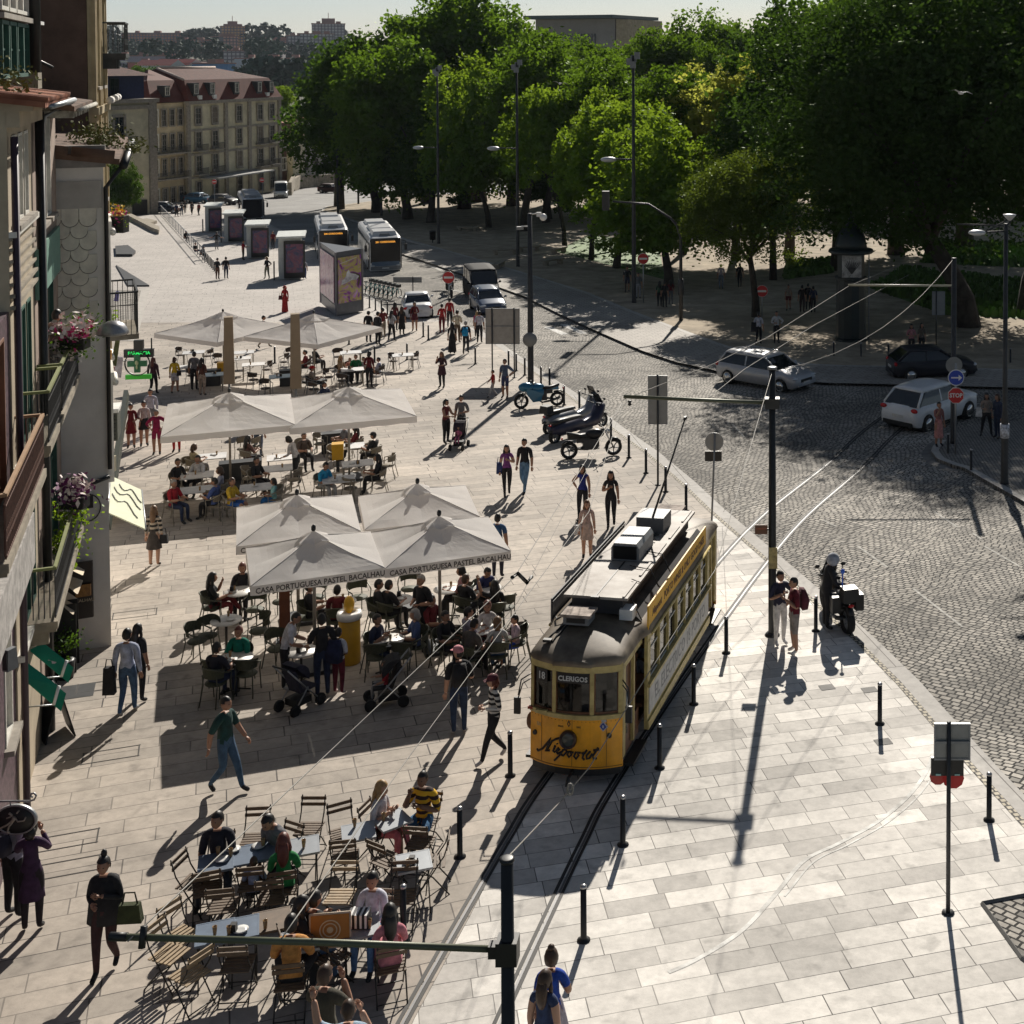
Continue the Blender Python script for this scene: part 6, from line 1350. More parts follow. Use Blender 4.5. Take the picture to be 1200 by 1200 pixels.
P1a=adpic('flower_poster',[(.12,.10,.03),(.35,.08,.42),(.62,.56,.14),(.62,.26,.66),(.8,.75,.85)],5.3,1.1);P2a=adpic('rose_poster',[(.16,.06,.15),(.42,.18,.30),(.62,.36,.48),(.18,.10,.38)],1.3,1.3)
for q,mm in((C2,P1a),(tri[2],P2a)):
    d=Vector((q[0],q[1],0));L_=d.length;a=math.atan2(d.y,d.x);n__=Vector((math.sin(a),-math.cos(a),0));n__=n__ if n__.y<0 else-n__;c=d/2+n__*.04
    o=MB().box((c.x,c.y,h*.5+.2),(L_*.86,.05,h*.72),rz=a).build('poster',mm,t)
    if mm is P1a:
        m=MB();u=d.normalized();f=lambda x,z:(c+u*x+n__*.035+Vector((0,0,h*.5+.2+z)))
        pts=[(-.8,-.35),(-.75,.0),(-.45,.1),(-.3,.55),(-.12,.75),(.05,.45),(.2,.4),(.5,.32),(.85,.1),(.6,-.15),(.2,-.1),(-.3,-.25)]
        k_=L_*.86/2;m.add([tuple(f(x*k_*.95,z*.8))for x,z in pts],[tuple(range(len(pts)))]);m.build('flower_shape',mat('pale_petal_print',(.75,.72,.80), .3,0, .35,2.5),o)
        m=MB();m.add([tuple(f(x*k_,z))for x,z in((-.9,1.02),(.6,1.28),(.6,1.32),(-.9,1.06))],[(0,1,2,3)]);m.build('white_line',SGN_W,o)
t=thing('railing','long low metal railing running to the far corner','railing',(0,0,0));a,b=G(184,246),G(240,308);m=MB();N=30
for i in range(N+1):
    p=a.lerp(b,i/N);m.tube([(p.x,p.y,gz(p.y)),(p.x,p.y,gz(p.y)+1.1)], .035,5)
m.tube([(a.x,a.y,gz(a.y)+1.1),(b.x,b.y,gz(b.y)+1.1)], .04,5);m.tube([(a.x,a.y,gz(a.y)+.2),(b.x,b.y,gz(b.y)+.2)], .03,5);m.build('bars',GREYM,t)
def wedge(pts,z,lb,m_=KERBD,nm='lightwell_kerb',cat='kerb'):
    P=PP(pts);mb=MB();mb.prism(P,lambda p:gz(p[1])-.05,lambda p:gz(p[1])+z);tag(mb.build(nm,m_),lb,cat)
wedge([(178,272),(186,275),(187,271),(152,254),(148,256)], .5,'long dark stone bench edge by the far statue',SAND,'stone_bench','bench')
wedge([(158,262),(172,259),(184,262),(170,266)], .35,'low wedge shaped stone slab beside the bench',SAND,'stone_slab','bench')
wedge([(135,291),(150,290),(159,297),(155,301),(136,301)], .25,'upper dark pavement skylight edge',DARKM);wedge([(136,312),(175,336),(150,336)], .12,'triangular dark pavement skylight',DARKM)
sheet('stone_paving_patch',PP([(126,340),(166,340),(150,400),(128,400)]),paving('rubble_slabs',R(10),(.36,.33,.29),(.26,.24,.21),(.07,.06,.05),1.3, .8, .05), .02)
sheet('pale_step',PP([(166,338),(176,338),(160,400),(150,400)]),mat('pale_step_stone',(.45,.42,.38), .8), .03)
def bench(px,py,label,rz=0,sc=1.0):
    g=G(px,py);t=thing('park_bench',label,'bench',(g.x,g.y,gz(g.y)+.13),rz,'stone benches of the park',sc)
    MB().box((0,0,.42),(2.2,.55,.12)).build('seat',SAND,t)
    for s in(-1,1):MB().box((s*.8,0,.18),(.25,.45,.36)).build('leg',SAND,t)
for i,(px,py)in enumerate([(548,272),(592,300),(620,296),(648,312),(655,298),(585,316)]):bench(px,py,'stone bench under the trees, '+['left of the young trunks','just left of the lamp post','right of the lamp post','in the sunlit strip','behind the sunlit strip','nearest to the kerb'][i], .3*i)
g=G(507,286);t=thing('waste_bin','small dark waste bin beside the lamp post at the park kerb','waste bin',(g.x,g.y,gz(g.y)+.13),0);MB().lathe([(.28,.3),(.32,1.1),(.34,1.15),(.2,1.2)],12).build('drum',BLACKM,t);MB().lathe([(.05,0),(.05,.3)],6).build('foot',BLACKM,t)
WIRE=mat('copper_wire_weathered',(.22,.21,.19), .6, .2, .1)
def wire(label,pts,r=.012,m=WIRE,sag=0.0,name='overhead_wire'):
    P=[]
    for(a,b)in zip(pts,pts[1:]):
        for i in range(8):P.append(a.lerp(b,i/8)-Vector((0,0,sag*4*(i/8)*(1-i/8))))
    P.append(pts[-1]);mb=MB();mb.tube(P,r,5);tag(mb.build(name,m),label,'wire','overhead tram wires');
wz=5.5
armtip=G(731,468,5.55)
wire('wire from the nearest arm up to the tram wire arm above the parasols',[D(150,1103,10.7),G(366,900,5.0),G(603,676,wz),armtip], .007)
wire('thinner wire crossing the striped sweater woman',[D(330,1100,9.5),G(472,897,5.2),G(600,722,wz),G(690,600,wz),armtip], .006)
wire('bright stay with a twisted loop passing over the tram front',[D(588,1012,10.7),G(656,940,3.6),G(690,900,4.0),G(760,789,5.0),G(838,668,5.6),P1.location+Vector((0,0,6.3))], .007)
wire('wire from the arm to the pole across the road, upper',[armtip,G(837,426,5.6),G(900,395,5.7),D(995,335,G(1117,523).y),D(1080,300,70)], .009)
wire('wire from the arm to the pole across the road, lower',[G(827,469,5.5),G(872,433,5.6),G(956,380,5.7),D(1065,322,60)], .009,name='overhead_wire')
pt=D(1117,304,G(1117,523).y);wire('sagging wire from the pole top to the pole behind the stop sign',[P1.location+Vector((0,0,6.3)),pt], .008,sag=.75)
wire('thin stay from the pole top down to the rails',[P1.location+Vector((0,0,6.2)),G(848,600,.3)], .005)
wire('thin wire over the white dressed woman to the pastries parasol',[armtip,G(607,705,4.5),G(545,780,4.0)], .005)
MB_=MB();c=G(668,925,3.75);
for k in range(1):MB_.tube([c+Vector((.035*math.cos(q),0,.07*math.sin(q)))for q in[i*.5 for i in range(14)]], .014,5)
tag(MB_.build('wire_loop',WIRE),'twisted loop of wire in front of the tram','wire')
m=MB();a,b=G(600,677,wz),G(627,679,wz);m.tube([a,G(607,672,wz),G(618,683,wz),G(623,676,wz)], .03,6);tag(m.build('wire_clamp',BLACKM),'dark wire clamp hanging above the slabs right of the parasols','wire clamp')
def gull(px,py,Y,w,label):
    c=D(px,py,Y);m=MB();m.ell((0,0,0),(w*.07,w*.2,w*.06),8,6);m.add([(0,-w*.1,.02),(w*.25,-w*.05,w*.10),(w*.5,.02,w*.02),(w*.24,w*.07,w*.09),(0,w*.08,.02),(0,-w*.1,-.01),(w*.25,-w*.05,w*.08),(w*.24,w*.07,w*.07),(0,w*.08,-.01)],[(0,1,3,4),(1,2,3),(5,8,7,6),(6,7,2)]);m.add([(0,-w*.1,.02),(-w*.25,-w*.05,w*.10),(-w*.5,.02,w*.02),(-w*.24,w*.07,w*.09),(0,w*.08,.02),(0,-w*.1,-.01),(-w*.25,-w*.05,w*.08),(-w*.24,w*.07,w*.07),(0,w*.08,-.01)],[(4,3,1,0),(3,2,1),(6,7,8,5),(2,7,6)])
    o=m.build('gull',mat('gull_white',(.7,.7,.68), .8));o.location=c;o.rotation_euler=(0,.15,.3);tag(o,label,'gull','gulls in flight')
gull(1126,109,55,1.1,'white gull gliding in front of the huge dark tree');gull(656,98,90,1.2,'white gull over the trees left of centre')
def hung(name,label,cat,c,rz=0):return thing(name,label,cat,c,rz)
fu=Vector((-.379,.925,0));fn=Vector((.925,.379,0))
c=D(132,388,28.5);t=thing('bracket_lamp','large metal shade lamp on a long wall bracket over the balcony','street lamp',c,0)
MB().lathe([(.02,.22),(.12,.20),(.24,.13),(.31,.0),(.32,-.05),(.26,-.07),(.05,-.06)],18).build('shade',mat('worn_zinc_shade',(.30,.30,.31), .35, .6, .3,5),t)
b=D(45,404,28.3)-c;MB().tube([(-.28,0,-.04),(b.x,b.y,b.z)], .025,6).build('bracket',BLACKM,t)
c=D(162,418,37);t=thing('pharmacy_sign','green cross pharmacy sign with a ring, projecting from the left facade','sign',c,R(8))
GRN=mat('pharmacy_green',(.015,.12,.05), .4);GLED=mat('green_led',(.02,.5,.1), .5,emit=(.03,.8,.15),est=.7)
MB().box((.02,0,.28),(.24,.12,.36)).box((.02,0.002,.10),(.76,.12,.22)).build('display',BLACKM,t)
m=MB();put_text(m,'FARMACIA', .12,frameM((.04,-.07,.11),(1,0,0),(0,0,1)),ext=.002,bold=.002);m.build('lettering',GLED,t)
m=MB();m.M=Matrix.Translation((-.0,-.09,-.17))@Matrix.Rotation(math.pi/2,4,'X');m.lathe([(.31,-.03),(.33,-.03),(.33,.03),(.31,.03)],28,cap=False);m.build('ring',BLACKM,t)
MB().box((0,-.09,-.17),(.15,.08,.48)).box((0,-.091,-.17),(.50,.08,.15)).build('cross',GRN,t);MB().ell((0,-.14,-.14),(.05,.02,.07),8,6).ell((0,-.14,-.26),(.03,.02,.06),8,6).build('emblem',mat('dull_gold',(.3,.35,.2), .4),t)
MB().box((.0,0,-.55),(.66,.1,.12)).build('green_strip',mat('green_glow_strip',(.02,.22,.01), .4,emit=(.03,.3,.02),est=.25),t);MB().tube([(-.3,0,-.1),(-1.0,0,-.12)], .02,5).tube([(.35,0,.2),(.35,0,.5)], .02,5).build('bracket',BLACKM,t)
GA=mat('green_banner_cloth',(.0,.20,.125), .8,0, .12,4)
def banner(lb,quad,Y,logo):
    t=thing('banner_awning',lb,'awning',(0,0,0));P=[D(x,y,Y+dy)for x,y,dy in quad];nrm=(P[1]-P[0]).cross(P[3]-P[0]).normalized()*.015
    m=MB();vs=[tuple(p+nrm)for p in P]+[tuple(p-nrm)for p in P];m.add(vs,[(0,1,2,3),(7,6,5,4)]+[(i,i+4,(i+1)%4+4,(i+1)%4)for i in range(4)]);m.build('cloth',GA,t)
    MB().tube([P[1]+Vector((0,0,.02)),P[2]], .035,8).build('end_bar',WHITEP,t)
    vd=P[1]-P[2];e=vd.normalized()*.22;m=MB();m.add([tuple(P[2]+Vector((.01,-.02,0))),tuple(P[1]+Vector((.01,-.02,0))),tuple(P[1]+Vector((.13,0,-.12))),tuple(P[2]+Vector((.13,0,-.12)))],[(0,1,2,3)]);m.build('valance',GA,t)
    for k in(2,3):
        q=P[k];w_=Vector((-13.81,25.25,0))+fu*((q.y-25.25)/.925+.3);MB().tube([q,Vector((q.x-.9 if k==2 else q.x-.35,q.y+.1,q.z-.12))], .014,5).build('rod',GALV,t)
    m=MB();n0=nrm.normalized();n0=n0 if n0.y<0 else-n0;xd=P[1]-P[0];f=frameM(P[0].lerp(P[2], .42)+n0*.02,xd,n0.cross(xd))
    if logo=='text':put_text(m,'100', .2,f,ext=.003,bold=.01)
    else:
        old=m.M;m.M=f;m.lathe([(.001,-.003),(.17,-.003),(.17,.003),(.001,.003)],16,sx=1.0,sy=.5,sm=False);m.M=old
    m.build('print',mat('banner_print',(.55,.45,.45), .7),t)
banner('upper green cloth banner awning with pale lettering',[(34,757,0),(78,774,.0),(73,793,0),(33,762,.2)],27.2,'text')if False else None
banner('upper green cloth banner awning above the shop door',[(50,753,.0),(78,775,.2),(72,793,.1),(34,762,-.2)],25.2,'text')
banner('lower green cloth banner awning with a pink oval',[(28,774,.0),(69,805,.2),(63,826,.1),(23,792,-.2)],24.2,'oval')
for(lb,q)in(('upper cream flap awning beside the dark poster',[(72,672,0),(96,680,0),(90,696,0),(70,680,0)]),('lower cream flap awning beside the dark poster',[(69,687,0),(90,702,0),(85,720,0),(65,703,0)]),('top cream flap awning partly hidden by the balcony',[(76,656,0),(98,668,0),(96,674,0),(75,664,0)])):
    P=[D(x,y,30.3-(.75 if i>1 else 0))for i,(x,y,_)in enumerate(q)];m=MB();vs=[tuple(p)for p in P]+[tuple(p+Vector((0,.05,-.02)))for p in P];m.add(vs,[(0,3,2,1),(4,5,6,7)]+[(i,(i+1)%4,(i+1)%4+4,i+4)for i in range(4)]);tag(m.build('flap_awning',mat('cream_canvas',(.62,.52,.38), .8,0, .1,4)),lb,'awning','cream flap awnings on the white wall')
wl=lambda px,py,off=0:(lambda r:Vector(r))(D(px,py,31.0-off))
t=thing('wall_poster','dark menu poster with a golden dish on the white side wall','poster',(0,0,0));
def wallquad(nm,x0,y0,x1,y1,m_,par,Y=30.75,th=.04):
    a=D(x0,y0,Y-.0);b=D(x1,y1,Y+(x1-x0)*.0075);mb=MB();vs=[(a.x,a.y,a.z),(b.x,b.y,a.z),(b.x,b.y,b.z),(a.x,a.y,b.z)];vs+=[(v[0],v[1]+th,v[2])for v in vs];mb.add(vs,[(0,3,2,1),(4,5,6,7),(0,1,5,4),(1,2,6,5),(2,3,7,6),(3,0,4,7)]);return mb.build(nm,m_,par)
p_=wallquad('board',73,662,109,723,mat('poster_black',(.018,.012,.01), .4,0, .3,3),t,30.55);wallquad('dish_picture',88,687,106,698,mat('poster_gold',(.35,.16,.03), .4,0, .4,5),t,30.6);m=MB();c=D(96,704,30.6);put_text(m,'BACALHAU', .10,frameM(c,(.93,.38,0),(0,0,1)),ext=.002);m.build('lettering',mat('poster_cream_letters',(.6,.5,.35), .5),t)
c=D(19,960,19.6);t=thing('oval_sign','black oval hanging sign with a pale cherub relief and scrolled bracket','sign',c,0)
m=MB();m.M=Matrix.Rotation(math.pi/2,4,'X');m.lathe([(.001,-.02),(.29,-.02),(.29,.02),(.001,.02)],32,sx=1.0,sy=.72);m.build('board',BLACKM,t)
m=MB();m.M=Matrix.Rotation(math.pi/2,4,'X');m.lathe([(.28,-.03),(.305,-.03),(.305,.03),(.28,.03)],32,sx=1.0,sy=.72,cap=False);m.build('rim',GALV,t)
m=MB();k_= .0062
for pts,r in(([(445,400),(470,420)],.034),([(330,540),(380,560),(300,660)],.03),([(390,560),(450,650),(600,620),(640,540)],.014),([(320,500),(240,440)],.02),([(320,510),(180,570)],.012),([(290,650),(190,730),(20,810)],.017),([(310,680),(240,760),(200,880),(250,920)],.017)):
    m.tube([((x-380)*.00061,-.035,(620-y)*.00061)for x,y in pts],r*.8,8)
m.build('cherub_relief',mat('pale_relief',(.35,.30,.25), .6,0, .2,20),t)
m=MB();m.tube([(-.5,0,.26),(0,0,.27),(.2,0,.27),(.27,0,.29),(.30,0,.35),(.27,0,.39),(.23,0,.38),(.22,0,.34),(.25,0,.33)], .014,6);m.tube([(-.08,0,.27),(-.08,0,.2)], .01,5);m.tube([(-.25,0,.27),(-.25,0,1.4)], .008,4);m.build('bracket',GALV,t)
t=thing('air_conditioner','outdoor air conditioning box on the left facade below the hanging goods','air conditioner',D(126,500,36),R(20));MB().box((0,.3,0),(.5,.8,.75)).build('casing',mat('ac_dark_case',(.07,.075,.06), .6),t);MB().box((0,.3,.42),(.56,.86,.08)).build('lid',WHITEP,t)
m=MB()
for k in range(7):m.box((0,-.115,-.3+k*.1),(.42,.02,.03))
m.build('grille',BLACKM,t)
t=thing('shop_banner','long dark shop fascia board seen edge on along the left facade','sign',(0,0,0));a,b,c,d=D(121,612,37.5),D(145,457,47),D(150,457,47),D(128,612,37.5);m=MB();vs=[tuple(v)for v in(a,b,c,d)];vs+=[(v[0],v[1]+.1,v[2]-.25)for v in vs];m.add(vs,[(0,1,2,3),(7,6,5,4)]+[(i,(i+4),(i+1)%4+4,(i+1)%4)for i in range(4)]);m.build('board',mat('fascia_dark_green',(.015,.025,.015), .5),t)
MB().box(tuple(D(131,543,40)),(.22,.1,.45)).build('pale_plate',CREAM,t)
def rag(nm,lb,px,py,Y,w,h,col,rx=.3):
    o=MB().box((0,0,0),(w,.06,h),rx=rx,taper=.7).build(nm,cloth(col));o.location=D(px,py,Y);o.rotation_euler=(0,.2,.3);tag(o,lb,'hanging goods','goods hanging at the shop front')
rag('hanging_towel','pale blue cloth hanging under the bracket lamp',119,433,33,.22,.6,(.3,.4,.45));rag('hanging_bag','orange ring shaped bag on the shop front',128,420,34,.10,.45,(.6,.28,.03));rag('hanging_towel','grey striped cloth near the pharmacy cross',139,430,36,.2,.6,(.35,.33,.38));rag('hanging_bag','dark red bag under the orange bag',131,438,34,.12,.4,(.2,.03,.02));rag('hanging_towel','pink rolled cloth above the air conditioner',128,466,35,.10,.5,(.65,.12,.18));rag('hanging_bag','small orange bag above the air conditioner',118,459,35,.16,.15,(.6,.15,.04));rag('hanging_bag','green bag beside the pink cloth',122,470,35,.1,.3,(.15,.25,.08))
rag('parasol_folded','folded dark olive parasol beside the bracket lamp',136,410,35,.14,.9,(.09,.10,.04));rag('blue_pennant','small blue pennant sign on a thin post',137,347,45,.14,.35,(.12,.13,.40))
a=D(113,350,34);b=D(127,368,35.5);t=thing('green_awning','small sloping green awning under the iron balcony','awning',(0,0,0));m=MB();m.add([tuple(a),tuple(b),tuple(b+Vector((-.3,.6,.05))),tuple(a+Vector((-.1,.6,.2)))],[(0,1,2,3)]);m.build('cloth',mat('green_awning_cloth',(.04,.10,.06), .8),t);MB().tube([a,b], .03,6).build('front_bar',GALV,t)
a,b,c,d=D(129,557,36.8),D(166,574,36.2),D(171,620,32.6),D(126,600,33.2);t=thing('cream_awning','pale cream awning with line drawings over the shop on the left','awning',(0,0,0));m=MB();vs=[tuple(v)for v in(a,b,c,d)];vs+=[(v[0],v[1],v[2]-.03)for v in vs];m.add(vs,[(0,3,2,1),(4,5,6,7)]+[(i,(i+1)%4,(i+1)%4+4,i+4)for i in range(4)]);m.build('cloth',mat('pale_cream_cloth',(.60,.62,.46), .8,0, .06,3),t)
m=MB()
for s0,s1 in(((.15,.3),(.9,.5)),((.1,.5),(.8,.75)),((.3,.15),(.95,.3))):
    q=[a.lerp(b,u).lerp(d.lerp(c,u),v)+Vector((0,0,.02))for u,v in[(lerp(s0[0],s1[0],k/8),lerp(s0[1],s1[1],k/8)+.09*math.sin(k))for k in range(9)]];m.tube(q, .014,4)
m.build('line_drawing',DARKM,t)
MB().tube([a,d], .03,6).tube([b,c], .02,6).build('frame',GALV,t)
def aboard(lb,px,py,rz,w=.7,h=1.05,m_=BLACKM,tilt=.25):
    g=G(px,py);t=thing('pavement_sign',lb,'sign',(g.x,g.y,gz(g.y)+.012),rz)
    for s in(-1,1):MB().box((0,s*h*.13,h/2),(w,.03,h),rx=s*tilt).build('board',m_,t)
    return t
aboard('tilted black pavement board at the green awning shop',66,862,R(-50));aboard('black framed menu stand behind the green awnings',68,786,R(20), .8,1.5,tilt=.08)
t=thing('wall_speaker','grey loudspeaker box on the wall at the left edge','loudspeaker',D(12,772,21.5),R(-20));MB().box((0,0,0),(.12,.2,.34),taper=.8).build('case',GREYM,t);MB().box((0,-.105,0),(.09,.012,.28)).build('grille',DARKM,t)
t=thing('plant_pot','black potted shrub beside the white wall foot','plant',G(77,795),0);MB().lathe([(.16,0),(.2,.4),(.14,.42)],10).build('pot',BLACKM,t);m=MB();leaf_clump(m,(0,0,.8), .35,200, .05);m.build('leaves',LEAFD,t)
SKINS=[mat('skin_light',(.48,.27,.18), .55,0, .05),mat('skin_tan',(.36,.19,.12), .55,0, .05),mat('skin_brown',(.17,.085,.05), .55,0, .05)]
EYE=mat('eye_dark',(.01,.008,.008), .3,0,0);LIP=mat('lips',(.30,.09,.08), .5,0,0)
HAIRC={'k':mat('hair_black',(.012,.01,.009), .5,0, .2,20),'b':mat('hair_brown',(.06,.03,.016), .5,0, .25,20),'l':mat('hair_light_brown',(.17,.09,.04), .5,0, .25,20),'y':mat('hair_blonde',(.36,.22,.09), .5,0, .25,20),'g':mat('hair_grey',(.30,.28,.26), .6,0, .2,20),'r':mat('hair_dark_red',(.12,.03,.02), .5,0, .2,20)}
ARMS={'down':((.05,.02,-.28),(.07,-.04,-.53)),'swf':((.05,-.10,-.26),(.04,-.28,-.44)),'swb':((.06,.12,-.25),(.07,.15,-.50)),'waist':((.08,.04,-.27),(-.07,-.21,-.25)),'face':((.07,-.17,-.20),(-.06,-.25,.06)),
        'hip':((.20,.08,-.21),(.03,-.05,-.36)),'table':((.06,-.12,-.24),(-.04,-.37,-.21)),'fwd':((.05,-.13,-.25),(.0,-.39,-.24)),'up':((.17,-.02,.10),(.22,-.10,.36)),'chest':((.09,-.02,-.26),(-.12,-.24,-.10)),'lap':((.05,-.06,-.27),(-.02,-.30,-.38)),'side':((.2,-.02,-.18),(.42,-.08,-.22))}
_PC={}
def pose_mesh(legs,lean,aL,aR,fem):
    key=(legs,lean,aL,aR,fem)
    if key in _PC:return _PC[key]
    sit=legs.startswith('sit');pz= .50 if sit else(.93 if legs!='child' else .93)
    V=[];E=[];Rr=[];Z=[]
    def add(p,r,par=None,z=None):
        V.append(Vector(p));Rr.append(r)
        if par is not None:E.append((par,len(V)-1));Z.append(z)
        return len(V)-1
    Q=Matrix.Rotation(lean,3,'X');base=Vector((0,0,pz));T_=lambda x,y,z:base+Q@Vector((x,y,z))
    sw= .155 if fem else .175;hw= .095 if fem else .088
    pel=add(base, .115 if fem else .11)
    w=add(T_(0,.005,.17), .092 if fem else .108,pel,'torso');ch=add(T_(0,-.0,.34), .108 if fem else .125,w,'torso');nb=add(T_(0,.015,.47), .07,ch,'torso');nk=add(T_(0,-.0,.555), .052,nb,'neck')
    hd=T_(0,-.02,.665)
    wr=[]
    for s,arm in((-1,aL),(1,aR)):
        e,h=ARMS[arm];sh=add(T_(s*sw,.01,.44), .058 if fem else .066,nb,'torso')
        el=add(T_(s*(sw+e[0]), .01+e[1], .44+e[2]), .040 if fem else .046,sh,'ua');md=add((V[sh]*.5+V[el]*.5), .052)if False else el
        h_=T_(s*(sw+h[0]), .01+h[1], .44+h[2]);wi=add(h_, .027 if fem else .031,el,'fa');wr.append((V[el].copy(),h_,s))
    for s in(-1,1):
        hip=add(base+Vector((s*hw,0,-.03 if not sit else .0)), .098 if fem else .092,pel,'torso')
        if legs=='stand':k,a,t=(s*.10,-.015,.49),(s*.10,.02,.09),(s*.125,-.13,.03)
        elif legs=='wide':k,a,t=(s*.15,-.03,.49),(s*.20,.02,.09),(s*.24,-.12,.03)
        elif legs=='walk':k,a,t=((s*.09,-.17,.50),(s*.08,-.27,.10),(s*.09,-.42,.05))if s>0 else((s*.09,-.02,.49),(s*.09,.27,.15),(s*.09,.16,.03))
        elif legs=='walk2':k,a,t=((s*.09,-.10,.50),(s*.08,-.13,.09),(s*.09,-.29,.03))if s<0 else((s*.09,-.03,.49),(s*.09,.20,.13),(s*.09,.08,.03))
        elif legs=='sit':k,a,t=(s*.12,-.42,.51),(s*.12,-.43,.09),(s*.13,-.58,.03)
        elif legs=='sitwide':k,a,t=(s*.22,-.40,.51),(s*.20,-.36,.09),(s*.25,-.50,.03)
        elif legs=='sitcross':k,a,t=((s*.05,-.42,.60),(s*.05-.18*s,-.62,.34),(s*.05-.2*s,-.76,.30))if s>0 else((s*.12,-.42,.50),(s*.10,-.38,.09),(s*.11,-.53,.03))
        elif legs=='sitout':k,a,t=(s*.09,-.44,.53),(s*.07,-.86,.50),(s*.08,-.92,.60)
        kn=add(k, .058,hip,'th');an=add(a, .036,kn,'sh');to=add(t, .034,an,'ft')
    me=bpy.data.meshes.new('sk');me.from_pydata([tuple(v)for v in V],E,[]);o=bpy.data.objects.new('sk',me);COL.objects.link(o)
    sm_=o.modifiers.new('s','SKIN');sm_.use_smooth_shade=True;sk=me.skin_vertices[0].data
    for i,r in enumerate(Rr):q_=1.22 if r< .07 else 1.14;sk[i].radius=(r*q_,r*q_)
    sk[0].use_root=True
    sb=o.modifiers.new('u','SUBSURF');sb.levels=1;sb.render_levels=1
    dg=bpy.context.evaluated_depsgraph_get();ev=bpy.data.meshes.new_from_object(o.evaluated_get(dg));bpy.data.objects.remove(o)
    vs=[v.co.copy()for v in ev.vertices];fs=[tuple(p.vertices)for p in ev.polygons];zones=[]
    for f in fs:
        c=sum((vs[i]for i in f),Vector())/len(f);best=None
        for(a,b),z in zip(E,Z):
            A,B=V[a],V[b];d=B-A;t=max(0,min(1,(c-A).dot(d)/d.length_squared));q=(c-A-d*t).length-(Rr[a]*(1-t)+Rr[b]*t)
            if best is None or q<best[0]:best=(q,z,t,(base-Vector((0,0,.05))-c).z if z=='torso' else 0)
        zones.append((best[1],best[2],(c-base).dot(Q@Vector((0,0,1)))))
    bpy.data.meshes.remove(ev)
    _PC[key]=(vs,fs,zones,hd,Q,wr);return _PC[key]
def shape_head(mb,c,Q,skin_i):
    n,k=14,10;vs=[]
    for i in range(k+1):
        ph=math.pi*i/k;z=-math.cos(ph);q=max(.03,math.sin(ph))
        for j in range(n):
            a=2*math.pi*j/n;x,y=math.cos(a)*q,math.sin(a)*q
            jaw=1-.30*max(0,-z)**1.3;yy=y*.098*(1-.12*max(0,-z))-(.012 if y<0 and z<-.2 else 0);vs.append(c+Q@Vector((x*.083*jaw,yy*1.04,z*.122)))
    fs=[(i*n+j,i*n+(j+1)%n,(i+1)*n+(j+1)%n,(i+1)*n+j)for i in range(k)for j in range(n)];mb.add([tuple(v)for v in vs],fs,0,True)
    f=lambda x,y,z:tuple(c+Q@Vector((x,y,z)))
    mb.add([f(-.012,-.095,.025),(f(.012,-.095,.025)),f(.018,-.093,-.03),f(0,-.122,-.027),f(-.018,-.093,-.03)],[(0,4,3),(0,3,1),(1,3,2),(3,4,2)],0,True)
    for s in(-1,1):
        mb.add([f(s*.018,-.0955,.018),f(s*.044,-.088,.018),f(s*.044,-.089,.004),f(s*.018,-.0965,.004)],[(0,1,2,3)if s<0 else(3,2,1,0)],4)
        mb.ell(f(s*.078,.005,-.002),(.012,.02,.03),6,4,0)
    mb.add([f(-.026,-.0985,-.052),f(.026,-.0985,-.052),f(.022,-.097,-.064),f(-.022,-.097,-.064)],[(0,3,2,1)],5)
def hand(mb,el,wr,s):
    d=(wr-el).normalized();side=d.cross(Vector((0,-1,.3))).normalized();nrm=d.cross(side).normalized();pc=wr+d*.05
    mb.tube([wr,wr+d*.04,wr+d*.088],[.025,.037,.033],8,0,flat=.55)
    for k,L in enumerate((.062,.072,.068,.05)):
        o=wr+d*.08+side*(k-1.5)*.018;mb.tube([o,o+d*L*.55+nrm*.008,o+d*L*.85+nrm*.028],[.0095,.0088,.006],5,0)
    o=wr+d*.03-side*.03;mb.tube([o,o+d*.03-side*.022+nrm*.008,o+d*.055-side*.02+nrm*.018],[.012,.010,.007],5,0)
